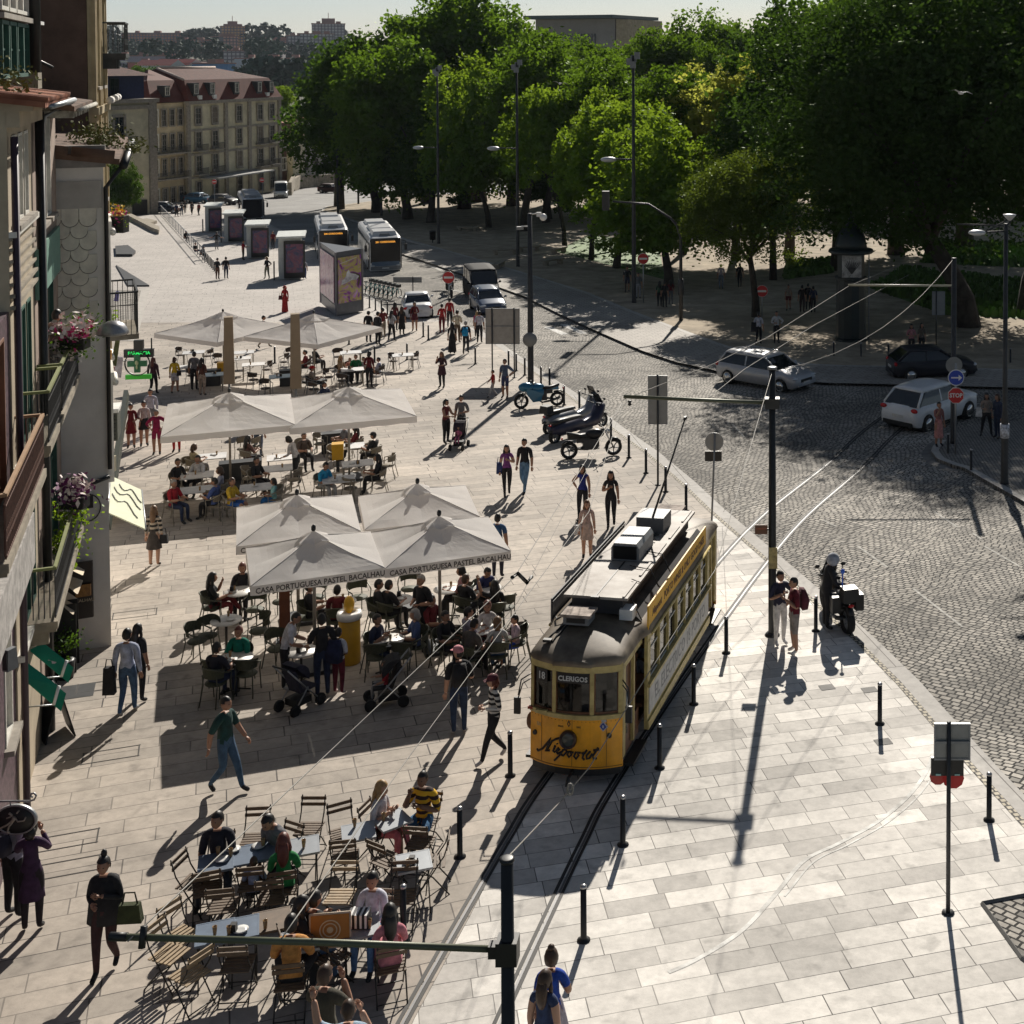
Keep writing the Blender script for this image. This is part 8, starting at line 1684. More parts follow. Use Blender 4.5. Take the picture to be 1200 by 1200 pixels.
def parasol(cx,cy,sx,sy,rot,ze,za,label,text=None,kind='CASA'):
    z0=gz(cy);t=thing('parasol',label,'parasol',(cx,cy,z0+.012),R(rot));hx,hy=sx/2,sy/2
    def S(u,v):
        ring=[(0,-1),(1,-1),(1,0),(1,1),(0,1),(-1,1),(-1,0),(-1,-1)];i=int(u)%8;f=u-int(u);a,b=ring[i],ring[(i+1)%8];x,y=lerp(a[0],b[0],f),lerp(a[1],b[1],f)
        corner=1-abs(((u-1)%2)-0)if((u-1)%2)<1 else 1-(2-((u-1)%2));sag=(.05+.03*(1-corner))*math.sin(math.pi*v)*(1-corner*.8);return(x*hx*v,y*hy*v,lerp(za,ze,v)-sag*(sx/3.0)+.022*noise.noise((x*hx*v*2.3+cx*3,y*hy*v*2.3,cy))*(v< .97)*sx/3)
    m=MB();NU,NV=64,9;vs=[]
    for j in range(NV+1):
        for i in range(NU):vs.append(S(8*i/NU, .09+.91*j/NV))
    m.add(vs,[(j*NU+i,(j+1)*NU+i,(j+1)*NU+(i+1)%NU,j*NU+(i+1)%NU)for j in range(NV)for i in range(NU)],0,True)
    for k in range(len(m.s)):m.s[k]=False
    e=vs[-NU:];vv=[(x*1.002,y*1.002,z)for x,y,z in e]+[(x*1.006,y*1.006,z-.20-(.012*math.sin(i*1.9)))for i,(x,y,z)in enumerate(e)]
    m.add(vv,[(i,NU+i,NU+(i+1)%NU,(i+1)%NU)for i in range(NU)]);can=m.build('canopy',CAN,t)
    m=MB();vs=[]
    for j in range(3):
        for i in range(16):x,y,z=S(8*i/16, .03+.10*j);vs.append((x*1.0,y*1.0,z+.10-.025*j+(.02 if i%2 else-.015)*(j==2)))
    m.add(vs,[(j*16+i,(j+1)*16+i,(j+1)*16+(i+1)%16,j*16+(i+1)%16)for j in range(2)for i in range(16)]);m.add([(0,0,za+.12)]+vs[:16],[(0,1+i,1+(i+1)%16)for i in range(16)]);m.build('vent_cap',CAN,t)
    MB().lathe([(.035,0),(.05,.03),(.05,.10),(.02,.14)],8,(0,0,za+.10)).build('finial',BLACKM,t)
    MB().lathe([(.04,0),(.035,za)],10).build('pole',mat('parasol_pole',(.30,.27,.23), .4, .3),t);MB().box((0,0,.05),(.8,.8,.1)).build('base',DARKM,t)
    for k in range(8):
        a=S(k, .97);m=MB();m.tube([(0,0,za-.28),(a[0],a[1],a[2]-.06)], .015,4);m.build('rib',GREYM,t)
    for k in range(8):
        if k%2:a,b=S(k,.2),S(k,1.0);MB().tube([(a[0],a[1],a[2]+.002),S(k,.5)[:2]+(S(k,.5)[2]+.002,),(b[0],b[1],b[2]+.002)], .010,4).build('seam',mat('pale_seam',(.52,.49,.46), .8),t)
    if text:
        m=MB();put_text(m,text, .165,frameM((.05,-hy*1.006-.012,ze-.115),(1,0,0),(0,0.03,1)),ext=.001,bold=.003,sx=.86*(sx/2.65));m.build('lettering',LETR,can)
    return t
TXT='CASA PORTUGUESA PASTEL BACALHAU'
parasol(-10.05,29.85,2.72,2.45,23,2.50,3.00,'front left cream parasol lettered on its valance, over the near terrace',TXT);parasol(-7.55,31.0,2.75,2.5,23,2.50,3.00,'front right cream parasol lettered on its valance, nearest the tram',TXT)
parasol(-11.42,32.75,2.75,2.9,21,2.50,3.00,'rear left cream parasol of the near four, lettering partly hidden',TXT);parasol(-8.78,33.85,2.7,2.65,20,2.50,2.98,'rear right cream parasol of the near four, just above the lettered one')
parasol(-17.8,44.75,3.95,4.3,21,2.45,3.08,'large cream parasol on the left of the second row with a star shaped shadow');parasol(-14.2,45.85,3.95,4.1,22,2.45,3.05,'large cream parasol on the right of the second row')
parasol(-25.5,63.5,4.2,4.2,-28,2.35,3.1,'far cream parasol on the left, tilted cap, behind a closed tan parasol');parasol(-21.05,62.9,4.3,4.3,-24,2.35,3.1,'far cream parasol on the right, over the far terrace')
def closed(px,py,top,label):
    g=G(px,py);s=g.y/F;h=(py-top)*s;t=thing('closed_parasol',label,'parasol',(g.x,g.y,gz(g.y)+.012),R(20),'closed tan parasols');MB().box((0,0,h*.60),(.46,.46,h*.78),taper=.78).build('cover',mat('tan_cover',(.30,.235,.16), .85,0, .08,1),t);MB().lathe([(.05,0),(.05,h*.25)],8).build('pole',GREYM,t);MB().box((0,0,.04),(.8,.8,.08)).build('base',DARKM,t)
closed(269,470,369,'left closed tan parasol like a square column');closed(347,478,365,'right closed tan parasol like a square column')
SLAT=mat('bistro_slat_wood',(.13,.085,.05), .6,0, .2,8);SLAT_LIT=mat('bistro_slat_sunlit',(.36,.26,.15), .55,0, .2,8);IRON=mat('bistro_iron',(.03,.028,.025), .5, .3, .1);OLV=mat('olive_weave',(.055,.06,.035), .7,0, .3,25);OLVF=mat('olive_frame',(.08,.085,.06), .4, .3, .1);TANC=mat('tan_weave',(.20,.17,.125), .75,0, .25,25);TANF=mat('tan_frame',(.26,.24,.20), .4, .3, .1);BRC=mat('brown_weave',(.07,.05,.04), .8,0, .25,25)  # lighter bistro slats: the same wood with sunlight put into its colour
def bistro(name='bistro_chair',wood=SLAT):
    t=thing(name,'x','chair');m=MB()
    for k in range(6):m.box((0,-.17+k*.07,.45),(.40,.045,.018))
    m.build('seat',wood,t);m=MB()
    for z in(.74,.83):m.box((0,.235+(z-.74)*.25,z),(.42,.018,.055))
    m.build('backrest',wood,t)
    for s in(-1,1):
        MB().tube([(s*.19,.27,.88),(s*.19,.19,.62),(s*.185,-.24,0)], .011,6).build('leg',IRON,t);MB().tube([(s*.20,-.18,.44),(s*.20,.02,.30),(s*.20,.27,0)], .011,6).build('leg',IRON,t)
    MB().tube([(-.19,-.20,.05),(.19,-.20,.05)], .009,5).tube([(-.2,.23,.05),(.2,.23,.05)], .009,5).build('stretcher',IRON,t);return t
def tub(name,weave,frame):
    t=thing(name,'x','chair');m=MB();m.lathe([(.001,.42),(.21,.42),(.225,.435),(.21,.455),(.001,.46)],16,sy=.95);m.build('seat',weave,t)
    A=[math.pi*(-.02+1.04*i/12)for i in range(13)];m=MB();vs=[]
    for z,q in((.60,.94),(.74,1.0),(.84,1.04)):
        for a in A[1:-1]:vs.append((math.cos(a)*.26*q,math.sin(a)*.25*q,z-(.05*abs(math.cos(a))**2 if z> .8 else 0)))
    n=11;vs+=[(x*.96,y*.96,z)for x,y,z in vs];f=[(j*n+i,j*n+i+1,(j+1)*n+i+1,(j+1)*n+i)for j in range(2)for i in range(n-1)];m.add(vs,f+[tuple(3*n+q for q in ff[::-1])for ff in f]);m.build('backrest',weave,t)
    m=MB();m.tube([(.24,-.2,.64),(.27,-.05,.67)]+[(math.cos(a)*.275,math.sin(a)*.265, .68+.15*math.sin(a))for a in A[1:-1]]+[(-.27,-.05,.67),(-.24,-.2,.64)], .016,6);m.build('armrest',frame,t)
    for s in(-1,1):MB().tube([(s*.24,-.2,.64),(s*.22,-.19,.44),(s*.23,-.24,0)], .014,6).build('leg',frame,t);MB().tube([(s*.17,.2,.66),(s*.17,.18,.44),(s*.20,.28,0)], .014,6).build('leg',frame,t)
    return t
CH={'bistro':bistro(),'bistrol':bistro('bistro_chair',SLAT_LIT),'olive':tub('armchair',OLV,OLVF),'tan':tub('armchair',TANC,TANF),'brown':tub('armchair',BRC,GREYM)}
USED=set()
def chair(kind,X,Y,rz,label,group):
    r=CH[kind];loc=(X,Y,gz(Y)+.012)
    if kind not in USED:USED.add(kind);r.location=loc;r.rotation_euler=(0,0,rz);LABELS['x'].remove(r);tag(r,label,'chair',group);return r
    return dup(r,loc,rz,label,group)
TABM=mat('folding_table_metal',(.34,.36,.38), .35, .4, .08,3);TABB=mat('blue_grey_table',(.13,.17,.23), .4, .2, .15,3);TABW=mat('white_round_top',(.62,.61,.58), .35,0, .05);TABG=mat('pale_table_cloth',(.55,.55,.55), .6,0, .12,3)
def table(px,py,kind,label,group,rot=20,topm=None):
    g=G(px,py, .73);t=thing('table',label,'table',(g.x,g.y,gz(g.y)+.012),R(rot),group)
    if kind=='sq':
        m=MB();m.box((0,0,.72),(.50,.50,.02));
        for s in(-1,1):m.box((s*.25,0,.715),(.02,.52,.035));m.box((0,s*.25,.715),(.48,.02,.035))
        m.build('tabletop',topm or TABM,t)
        for s in(-1,1):MB().tube([(s*.22,.22,.70),(s*.22,-.24,0)], .011,5).build('leg',IRON,t);MB().tube([(s*.20,-.22,.70),(s*.20,.24,0)], .011,5).build('leg',IRON,t)
    elif kind=='round':
        MB().lathe([(.001,.705),(.34,.705),(.35,.715),(.34,.73),(.001,.73)],24).build('tabletop',topm or TABW,t);MB().lathe([(.03,.02),(.03,.70)],8).build('stem',IRON,t)
        for k in range(4):a=k*1.571;MB().tube([(0,0,.06),(math.cos(a)*.28,math.sin(a)*.28,.012)], .018,5).build('leg',IRON,t)
    else:
        MB().box((0,0,.72),(1.0 if kind=='rect' else .75,.72,.03)).build('tabletop',topm or TABG,t);w_= .45 if kind=='rect' else .33
        for sx in(-1,1):
            for sy in(-1,1):MB().box((sx*w_,sy*.31,.355),(.045,.045,.70)).build('leg',TANF,t)
    return t,Vector((g.x,g.y,0))
GLS=mat('drinking_glass',(.35,.22,.10), .1,0, .1);PLT=mat('crockery',(.6,.6,.58), .3,0,0)
def items(t,X,Y,where,n,rnd=rt):
    for k in range(n):
        a,r=rnd.uniform(0,6.28),rnd.uniform(.06,.22);x,y=X+math.cos(a)*r,Y+math.sin(a)*r;z=gz(Y)+.012+.742
        if k%3==0:o=MB().lathe([(.025,0),(.035,.12),(.03,.12),(.02,.02)],8).build('glass',GLS);tag(o,fit('drinking glass on '+where),'glass')
        elif k%3==1:o=MB().lathe([(.05,0),(.10,.012),(.11,.02),(.05,.012)],12).build('plate',PLT);tag(o,fit('small plate on '+where),'plate')
        else:o=MB().box((0,0,.06),(.09,.09,.12),taper=.9).build('menu_holder',BLACKM);tag(o,fit('black menu box on '+where),'menu holder')
        o.location=(x,y,z)
def terrace(name,kind,group,tables,people,empties):
    """tables: px,py,type,label,desc ; people: head px,py,dict ; empties: seat px,py,kind,label"""
    T_=[]
    for px,py,ty,desc,*rest in tables:
        t,c=table(px,py,ty,desc,'tables of the '+group,*(rest[:1]or[20]),**({'topm':rest[1]}if len(rest)>1 else{}));T_.append((c,desc));items(t,c.x,c.y,'the '+desc,1+(int(px)%3))
    def near(p):return min(T_,key=lambda q:(q[0]-p).length)
    for px,py,lb,kw in people:
        k2=dict(kw);f=k2.pop('face',None);ck=k2.pop('chair',kind);h=k2.get('h',1.7);g=G(px,py,1.14*h/1.72);g=Vector((g.x,g.y,0));c,d=near(g)
        rz=f if f is not None else math.degrees(heading(g,c));off=Vector((math.sin(R(rz)),-math.cos(R(rz)),0))
        person(g,0,rz,lb,mode='w',legs=k2.pop('legs','sit'),aL=k2.pop('aL','table'),aR=k2.pop('aR','table'),z=gz(g.y)+.0,**k2)
        if ck:cc=g-off*.02;chair(ck,cc.x,cc.y,R(rz),fit('chair taken by the '+lb),'chairs of the '+group)
    for px,py,ck,lb,*f in empties:
        g=G(px,py, .45);g=Vector((g.x,g.y,0));c,d=near(g);rz=f[0]if f else math.degrees(heading(g,c))+rt.uniform(-12,12);chair(ck or kind,g.x,g.y,R(rz),lb,'chairs of the '+group)
B_=dict
terrace('T1','bistro','folding chair terrace',
 [(253,1011,'sq','grey folding table in front of the man in black, left end of the row',20,TABB),(280,1004,'sq','second grey folding table of the row',20,TABB),(307,998,'sq','shaded third folding table of the row',20,TABB),(354,992,'sq','folding table with white cups at the right end of the row'),
  (459,961,'sq','tilted folding table under the woman with pink leggings',40),(420,975,'sq','folding table left of the woman with pink leggings'),(485,1010,'sq','lone folding table near the rails bollard'),(252,1093,'sq','left of the two dark blue tables behind the arm',20,TABB),(281,1088,'sq','right of the two dark blue tables behind the arm',20,TABB),
  (423,1086,'sq','folding table with the black and white bag'),(318,1079,'sq','brown slatted table behind the man in orange',20,SLAT),(352,1103,'sq','table hidden behind the orange board')],
 [(255,962,'man in a navy t-shirt with his hands on the table',B_(top=(.015,.015,.025),bot=(.02,.03,.05),face=10,aL='lap',aR='lap',legs='sitwide',h=1.80,yaw=R(-25))),
  (297,1012,'small child in a pale blue shirt seen from behind',B_(top=(.30,.36,.55),bot=BL,face=190,h=1.15,hs='short',hc='b',skin=0)),(332,990,'woman in a bright green top seen from behind',B_(top=(.01,.20,.05),bot=BL,face=195,fem=True,hs='long',hc='r',sl=1.3)),
  (330,950,'bearded man in a grey t-shirt leaning on his knees',B_(top=(.13,.13,.145),bot=BL,face=-25,legs='sitwide',aL='lap',aR='lap',lean=.4,h=1.80)),
  (444,926,'woman with long blonde hair and pink leggings with her legs up',B_(top=(.5,.48,.5),bot=(.62,.16,.18),face=75,fem=True,hs='long',hc='y',legs='sitcross',aL='chest',aR='chest',skin=0,lean=.05)),
  (496,914,'man in a yellow and black striped polo and blue shorts',B_(top=(.5,.3,.02),bot=(.02,.10,.22),face=-15,stripes=ST_YB,aL='face',aR='chest',legs='sitwide',ll=.9,skin=2,h=1.80,hs='buzz')),
  (437,1034,'woman in a white blouse with sunglasses',B_(top=(.62,.62,.70),bot=(.1,.2,.4),face=-5,fem=True,hs='short',sl=1.8)),(457,1074,'woman in a long pink dress with a black shoulder strap',B_(top=(.55,.20,.24),bot=(.55,.20,.24),face=200,fem=True,hs='long',sl=1.1,skirt=((.55,.20,.24),1,1),skin=1)),
  (341,1086,'man in an orange t-shirt seen from behind',B_(top=(.52,.24,.06),bot=BL,face=190,legs='sitwide',h=1.82,hs='short',shoe=(.5,.5,.5),skin=1)),(352,1064,'woman in black with curly dark hair beside the orange board',B_(top=BL,bot=JE,face=120,fem=True,hs='long')),(368,1058,'dark haired man behind the orange board',B_(top=BL,bot=BL,face=160,hs='short')),
  ],
 [(228,1035,'bistro','empty folding chair left of the man in the navy t-shirt',80),(262,1062,'bistro','empty folding chair with its back to us below the first table of the row',190),(319,1052,'bistro','empty folding chair below the child and the green top',190),(298,985,'bistro','empty folding chair behind the second table of the row',5),(362,972,'bistro','empty folding chair right of the man in the grey t-shirt',0),
  (212,1098,'bistrol','sunlit folding chair with lit slats, left of the blue tables',60),(199,1119,'bistrol','sunlit folding chair nearest the insulator on the arm',70),(222,1142,'bistrol','folding chair turned away at the lower left of the group',-120),(279,1130,'bistro','dark folding chair below the two blue tables',185),
  (402,978,'bistro','folding chair left of the small table in the upper middle',30),(404,1004,'bistro','folding chair with its back to us below the small upper table',190),(454,1008,'bistro','folding chair turned sideways under the woman with pink leggings',150),(493,988,'bistro','folding chair under the striped polo man',175),(507,1010,'bistro','folding chair right of the lone table',-80),
  (398,1052,'bistrol','folding chair behind the orange board',0),(471,1052,'bistro','folding chair behind the woman in the white blouse',5),(388,1122,'bistro','folding chair with a dark jacket on it',150),(243,1042,'bistro','folding chair in the shadow of the first table',200)])
P(380,1145,170,'man in a dark t-shirt holding a phone to his ear at the bottom edge',(.05,.045,.03),BL,'stand','face','face',h=1.78,mode='h',hs='short',hc='b');P(408,1186,190,'bald photographer raising a camera at the bottom edge',(.3,.4,.5),BL,'stand','face','up',h=1.76,mode='h',hs='buzz',hc='b',skin=0)
c=G(387,1082,.95);t=thing('menu_board','orange brown square menu board with a round pale emblem','sign',(c.x,c.y,gz(c.y)+.35),R(8));m=MB();m.box((0,0,.5),(.52,.04,.46));m.build('board',mat('board_orange',(.40,.16,.03), .6,0, .08,3),t);m=MB()
for a_,b_ in(((-.27,0,.26),(-.27,0,.74)),((.27,0,.26),(.27,0,.74)),((-.28,0,.74),(.28,0,.74)),((-.28,0,.26),(.28,0,.26))):m.tube([a_,b_], .018,5)
m.build('frame',mat('pale_wood_frame',(.5,.4,.3), .6),t);m=MB();m.M=Matrix.Translation((0,-.026,.52))@Matrix.Rotation(math.pi/2,4,'X');m.lathe([(.13,-.002),(.145,-.002),(.145,.002),(.13,.002)],24,sm=False,cap=False);m.lathe([(.085,-.002),(.10,-.002),(.10,.002),(.085,.002)],24,sm=False,cap=False);m.lathe([(.001,-.002),(.045,-.002),(.045,.002),(.001,.002)],12,sm=False);m.build('emblem',mat('emblem_cream',(.62,.5,.34), .6),t);MB().tube([(-.2,0,.26),(-.2,.1,-.34)], .015,5).tube([(.2,0,.26),(.2,.1,-.34)], .015,5).build('leg',IRON,t)
c=G(421,1080,.80);o=MB().box((0,0,.1),(.32,.2,.2),taper=.9).build('bag',mat('bag_black',BL, .5));o.location=(c.x,c.y,gz(c.y)+.75);tag(o,'black bag with white stripes lying on a folding table','bag');
for k in range(4):MB().box((-.09+k*.07,-.0,.11),(.03,.215,.19)).build('stripe',WHITEP,o)
B2=B_(top=BL,bot=BL)
terrace('T2','olive','near parasol terrace',
 [(281,693,'round','round white table with a red drink, left edge of the near terrace'),(265,727,'round','round bluish table in front of the big rimmed armchair'),(277,771,'round','round table of the man in black and the green top'),(353,763,'round','round table of the bending man in white',0,TABW),(455,750,'round','round table with a black napkin box under the right parasol'),(467,703,'round','round table by the parasol gap'),(563,737,'round','round table of the woman in the white cardigan'),(571,689,'round','round table near the right parasol corner'),(400,705,'round','round table hidden under the left parasol'),(525,690,'round','round table under the right parasol middle')],
 [(248,679,'woman holding a red drink in a black dress',B_(top=BL,bot=MR,fem=True,hs='long',aR='face',legs='sitcross')),(284,667,'person with reddish hair in black at the red drink table',B_(top=BL,bot=BL,hc='r',hs='bob')),(280,742,'person in a jade green top',B_(top=(.0,.16,.11),bot=BL,face=-5,hs='short',hc='r',sl=.9)),(253,762,'man in dark clothes seen from behind at the left armchairs',B_(top=(.015,.015,.03),bot=NV,face=165,hs='short')),
  (443,687,'man in black behind the yellow canister',B_(top=BL,bot=BL)),(441,728,'man with folded arms in dark blue by the yellow canister',B_(top=(.015,.02,.05),bot=NV,aL='chest',aR='chest',legs='sitwide')),(487,722,'grey haired woman in blue with a yellow bag',B_(top=(.05,.08,.20),bot=BL,fem=True,hs='bob',hc='g',face=-60)),
  (545,681,'man in black leaning over the upper right table',B_(top=BL,bot=BL,hc='b')),(580,688,'woman in black raising her arm at the upper right table',B_(top=BL,bot=BL,fem=True,aR='up',hs='long')),(571,712,'woman in a white cardigan and sunglasses',B_(top=(.5,.48,.46),bot=MR,fem=True,hs='bob',hc='r',face=10,sl=1.6)),(548,720,'person in lilac at the lower right table',B_(top=(.30,.28,.36),bot=BL)),(548,736,'person in a brown t-shirt bending over the lower right table',B_(top=(.10,.085,.075),bot=BL,face=150,lean=.3)),(583,732,'brown haired woman in a white t-shirt from behind',B_(top=(.5,.5,.5),bot=JE,fem=True,hs='bob',hc='l',face=190)),(604,727,'boy in a pale top and bright blue shorts near the tram',B_(top=(.45,.35,.4),bot=(.02,.07,.45),h=1.45,ll=.9,face=-60)),(521,724,'man in black right of the grey haired woman',B_(top=BL,bot=BL,face=60)),
  (541,671,'person in a pink patterned top under the right parasol edge',B_(top=(.4,.2,.2),bot=BL,fem=True,hs='bob')),(566,668,'person in navy leaning at the right parasol edge',B_(top=(.02,.025,.10),bot=BL,lean=.3)),(362,690,'dark figure seated under the left parasol',B2),(395,694,'second dark figure seated under the left parasol',B_(top=MR,bot=BL)),(455,688,'dark haired diner under the right parasol pole',B2),(505,705,'diner in dark red under the right parasol',B_(top=MR,bot=BL))],
 [(231,751,'olive','empty olive armchair at the far left of the near terrace',80),(303,739,'olive','empty olive armchair right of the jade green top',-60),(289,789,'olive','empty olive armchair nearest the camera below the green top',185),(252,789,'olive','olive armchair below the man in dark clothes',180),(243,745,'olive','olive armchair with a bright rim behind the man in dark clothes',0),(299,714,'olive','olive armchair with a yellow cushion',-20),(441,770,'olive','left of the two olive armchairs in front of the napkin box table',185),(472,768,'olive','right of the two olive armchairs in front of the napkin box table',175),(592,712,'olive','olive armchair beside the raised arm woman',-150),(604,748,'olive','olive armchair nearest the tram mirror',-120),(325,760,'olive','olive armchair in deep shade left of the pushchair',60),(370,700,'olive','shaded olive armchair under the left parasol, further back',0),(420,700,'olive','shaded olive armchair left of the yellow canister',40),(500,735,'olive','shaded olive armchair right of the grey haired woman',-90),(530,760,'olive','shaded olive armchair above the man in the pink cap',160),(480,690,'olive','shaded olive armchair in the parasol gap',0),(330,705,'olive','olive armchair behind the brown column',0)])
P(333,723,100,'man in a white t-shirt bending over a table',(.52,.52,.56),BL,'stand','fwd','fwd',lean=.35,mode='h',h=1.7,hs='buzz',shoe=(.4,.4,.4));P(377,727,-150,'tall man in black holding a menu under the parasol',BL,NV,'stand','waist','fwd',mode='h',h=1.78);a=P(397,814,165,'boy in a white t-shirt and maroon trousers with a navy backpack',(.52,.52,.56),(.15,.015,.03),'stand','waist','down',h=1.42,shoe=(.5,.4,.38),skin=2);carried('backpack','navy backpack of the boy in maroon trousers',a,(0,.2,1.2),(.015,.02,.06),(.34,.18,.46));P(494,680,-30,'waiter in black standing under the right parasol',BL,BL,'stand','waist','waist',mode='h',h=1.76,hc='g')
terrace('T3','tan','second row terrace',
 [(231,574,'rect','pale table of the man in the red shirt'),(231,557,'rect','pale table of the couple in black and white'),(247,535,'rect','sunlit table under the left parasol of the second row'),(301,571,'rect','pale table between the yellow shirt and the blue jeans'),(324,549,'rect','table with a blue cloth behind the man in black'),(331,536,'rect','table with yellow cups where the waitress leans'),(397,562,'rect','pale table of the man in light blue'),(419,543,'rect','cluttered table beside the yellow bin'),(410,523,'rect','sunlit table under the right parasol of the second row'),(386,504,'rect','farthest table under the right parasol of the second row')],
 [(208,543,'short haired woman in black at the left of the second row',B_(top=BL,bot=BL,fem=True,face=40)),(203,568,'man in a red shirt at the lower left of the second row',B_(top=(.35,.015,.025),bot=NV,hc='g',face=70)),(227,526,'blonde woman in beige in the second row',B_(top=(.42,.36,.24),bot=GY,fem=True,hs='bob',hc='b')),(232,539,'person in a white shirt in the second row',B_(top=(.48,.48,.5),bot=BL,face=-10)),(258,553,'woman in a grey and blue top in the second row',B_(top=(.35,.35,.42),bot=(.06,.12,.3),fem=True,hs='bob',hc='b',face=-80)),(252,566,'dark person sitting with a blue coat',B_(top=(.06,.10,.28),bot=BL,face=-100)),(271,566,'man in a yellow shirt and blue shorts',B_(top=(.55,.36,.03),bot=(.02,.10,.35),ll=.9,face=80,hc='b')),(321,565,'child in turquoise and bright blue jeans',B_(top=(.25,.5,.5),bot=(.01,.12,.35),face=-70,h=1.45,hs='bob')),(300,541,'man in black at the blue cloth table',B_(top=BL,bot=BL,face=70)),(290,516,'person in a brown top turned away under the left parasol',B_(top=(.12,.06,.05),bot=BL,face=150,fem=True,hs='long')),
  (378,546,'man in a light blue shirt leaning on the table',B_(top=(.02,.28,.50),bot=(.4,.4,.4),face=60,lean=.2)),(438,512,'man in a black cap seen from behind on the right of the second row',B_(top=BL,bot=BL,face=-110,hatk=('cap',BL))),(443,538,'woman in black with her arm on the table, right of the second row',B_(top=BL,bot=BL,face=-80,fem=True,hs='long')),(417,503,'woman in dark red leaning back under the right parasol',B_(top=MR,bot=BL,face=-90,fem=True,hs='long')),(356,512,'man in brown under the right parasol',B_(top=(.08,.06,.05),bot=BL,face=40)),(404,500,'person in grey at the farthest second row table',B_(top=GY,bot=BL,face=-60))],
 [(252,586,'tan','empty tan armchair in front of the yellow shirt',190),(292,560,'tan','tan armchair beside the dark planter box',100),(411,572,'tan','empty tan armchair in front of the light blue shirt man',150),(455,545,'tan','empty tan armchair at the right edge of the second row',-90),(392,535,'tan','tan armchair beside the yellow bin',60),(285,526,'tan','tan armchair under the left parasol, behind',0),(297,523,'tan','tan armchair right of the brown top',-100),(354,528,'tan','tan armchair behind the waitress',40),(222,550,'tan','tan armchair between the two left tables',60),(428,530,'tan','tan armchair in front of the black cap',-90),(345,562,'tan','olive tinted tan armchair right of the turquoise child',-90),(375,520,'tan','tan armchair left of the sunlit table',90)])
terrace('T4','brown','far terrace',
 [(227,413,'rect','far table at the top left under the far parasol'),(285,413,'rect','far pale table behind the left closed parasol'),(281,420,'rect','second far pale table behind the left closed parasol'),(297,427,'rect','far table between the two closed parasols'),(329,441,'rect','bluish far table left of the right closed parasol',20,mat('pale_blue_top',(.3,.42,.5),.4)),(217,430,'rect','far table behind the woman in yellow'),(248,439,'rect','far dark table with a blue top by the yellow bin',20,_M['pale_blue_top']),(411,413,'rect','far table under the right far parasol'),(413,433,'rect','far table of the seated blonde group'),(472,416,'rect','lone white table with two chairs in the open')],
 [(365,433,'person with a red headscarf at the far terrace',B_(top=(.3,.25,.2),bot=BL,hatk=('brim',(.5,.02,.02)),face=120)),(358,414,'diner in brown under the right far parasol',B_(top=MR,bot=BL)),(369,409,'diner in black under the right far parasol',B2),(399,421,'blonde woman in a patterned top at the far table',B_(top=(.3,.2,.12),bot=BL,fem=True,hs='long',hc='y',face=70)),(410,422,'child in coral at the far table',B_(top=(.5,.2,.15),bot=BL,h=1.4,hc='l')),(417,419,'person in dark green at the far table',B_(top=(.01,.12,.04),bot=BL,hc='b')),(426,421,'child in white at the far table',B_(top=(.5,.48,.45),bot=BL,h=1.5)),(444,422,'boy in a pale top on the right of the far table',B_(top=(.45,.45,.55),bot=MR,face=-90,h=1.55)),(380,452,'diner in navy beside the right closed parasol',B_(top=NV,bot=BL,face=60))],
 [(297,445,'brown','empty brown chair between the closed parasols',160),(311,455,'brown','empty brown chair nearest the bluish far table',60),(244,417,'brown','brown chair at the top left far table',-90),(212,416,'brown','brown chair left of the top left far table',90),(256,424,'brown','brown chair left of the left closed parasol',60),(333,424,'brown','brown chair in front of the right closed parasol',-60),(313,433,'brown','brown chair with a black jacket',-60),(368,456,'brown','grey brown chair below the red headscarf',150),(396,418,'brown','brown chair behind the blonde woman',30),(461,423,'brown','left chair at the lone white table',85),(485,421,'brown','right chair at the lone white table',-85),(441,441,'brown','chair in front of the dark red shirt',150),(385,442,'brown','chair left of the seated blonde group',90),(401,446,'brown','chair below the seated blonde group',175),(225,440,'brown','brown chair below the far table by the woman in yellow',170),(340,417,'brown','brown chair behind the right closed parasol',0),(270,425,'brown','brown chair behind the left closed parasol',90)])
YB=mat('bin_yellow',(.58,.32,.012), .45,0, .08,3)
g=G(410,777);t=thing('waste_canister','tall yellow canister with a pale ring top under the near parasols','bin',(g.x,g.y,gz(g.y)+.012),0);MB().lathe([(.22,0),(.235,.05),(.235,1.0),(.2,1.02)],20).build('drum',YB,t);MB().lathe([(.14,1.02),(.27,1.02),(.28,1.10),(.26,1.16),(.14,1.16)],20,cap=False).build('ring_top',WHITEP,t);MB().ell((-.02,.05,1.3),(.12,.12,.2),12,8).build('upper_vessel',YB,t)
for px,py,lb in((396,553,'yellow bin hanging at the second row parasol pole'),(260,450,'yellow bin by the left closed parasol')):
    g=G(px,py);t=thing('yellow_bin',lb,'bin',(g.x,g.y,gz(g.y)+.012),R(15));MB().box((0,0,.72),(.36 if py>500 else .34,.32,.55),taper=1.1).build('tub',YB,t);MB().box((0,0,.22),(.1,.1,.44)).build('stand',DARKM,t)
g=G(334,756);t=thing('wooden_column','reddish brown square column under the near left parasol','column',(g.x,g.y,gz(g.y)+.012),R(20));MB().box((0,0,1.05),(.24,.24,2.1)).build('shaft',mat('red_brown_wood',(.14,.045,.02), .6,0, .2,4),t);MB().box((0,0,.04),(.4,.4,.08)).build('foot',DARKM,t)
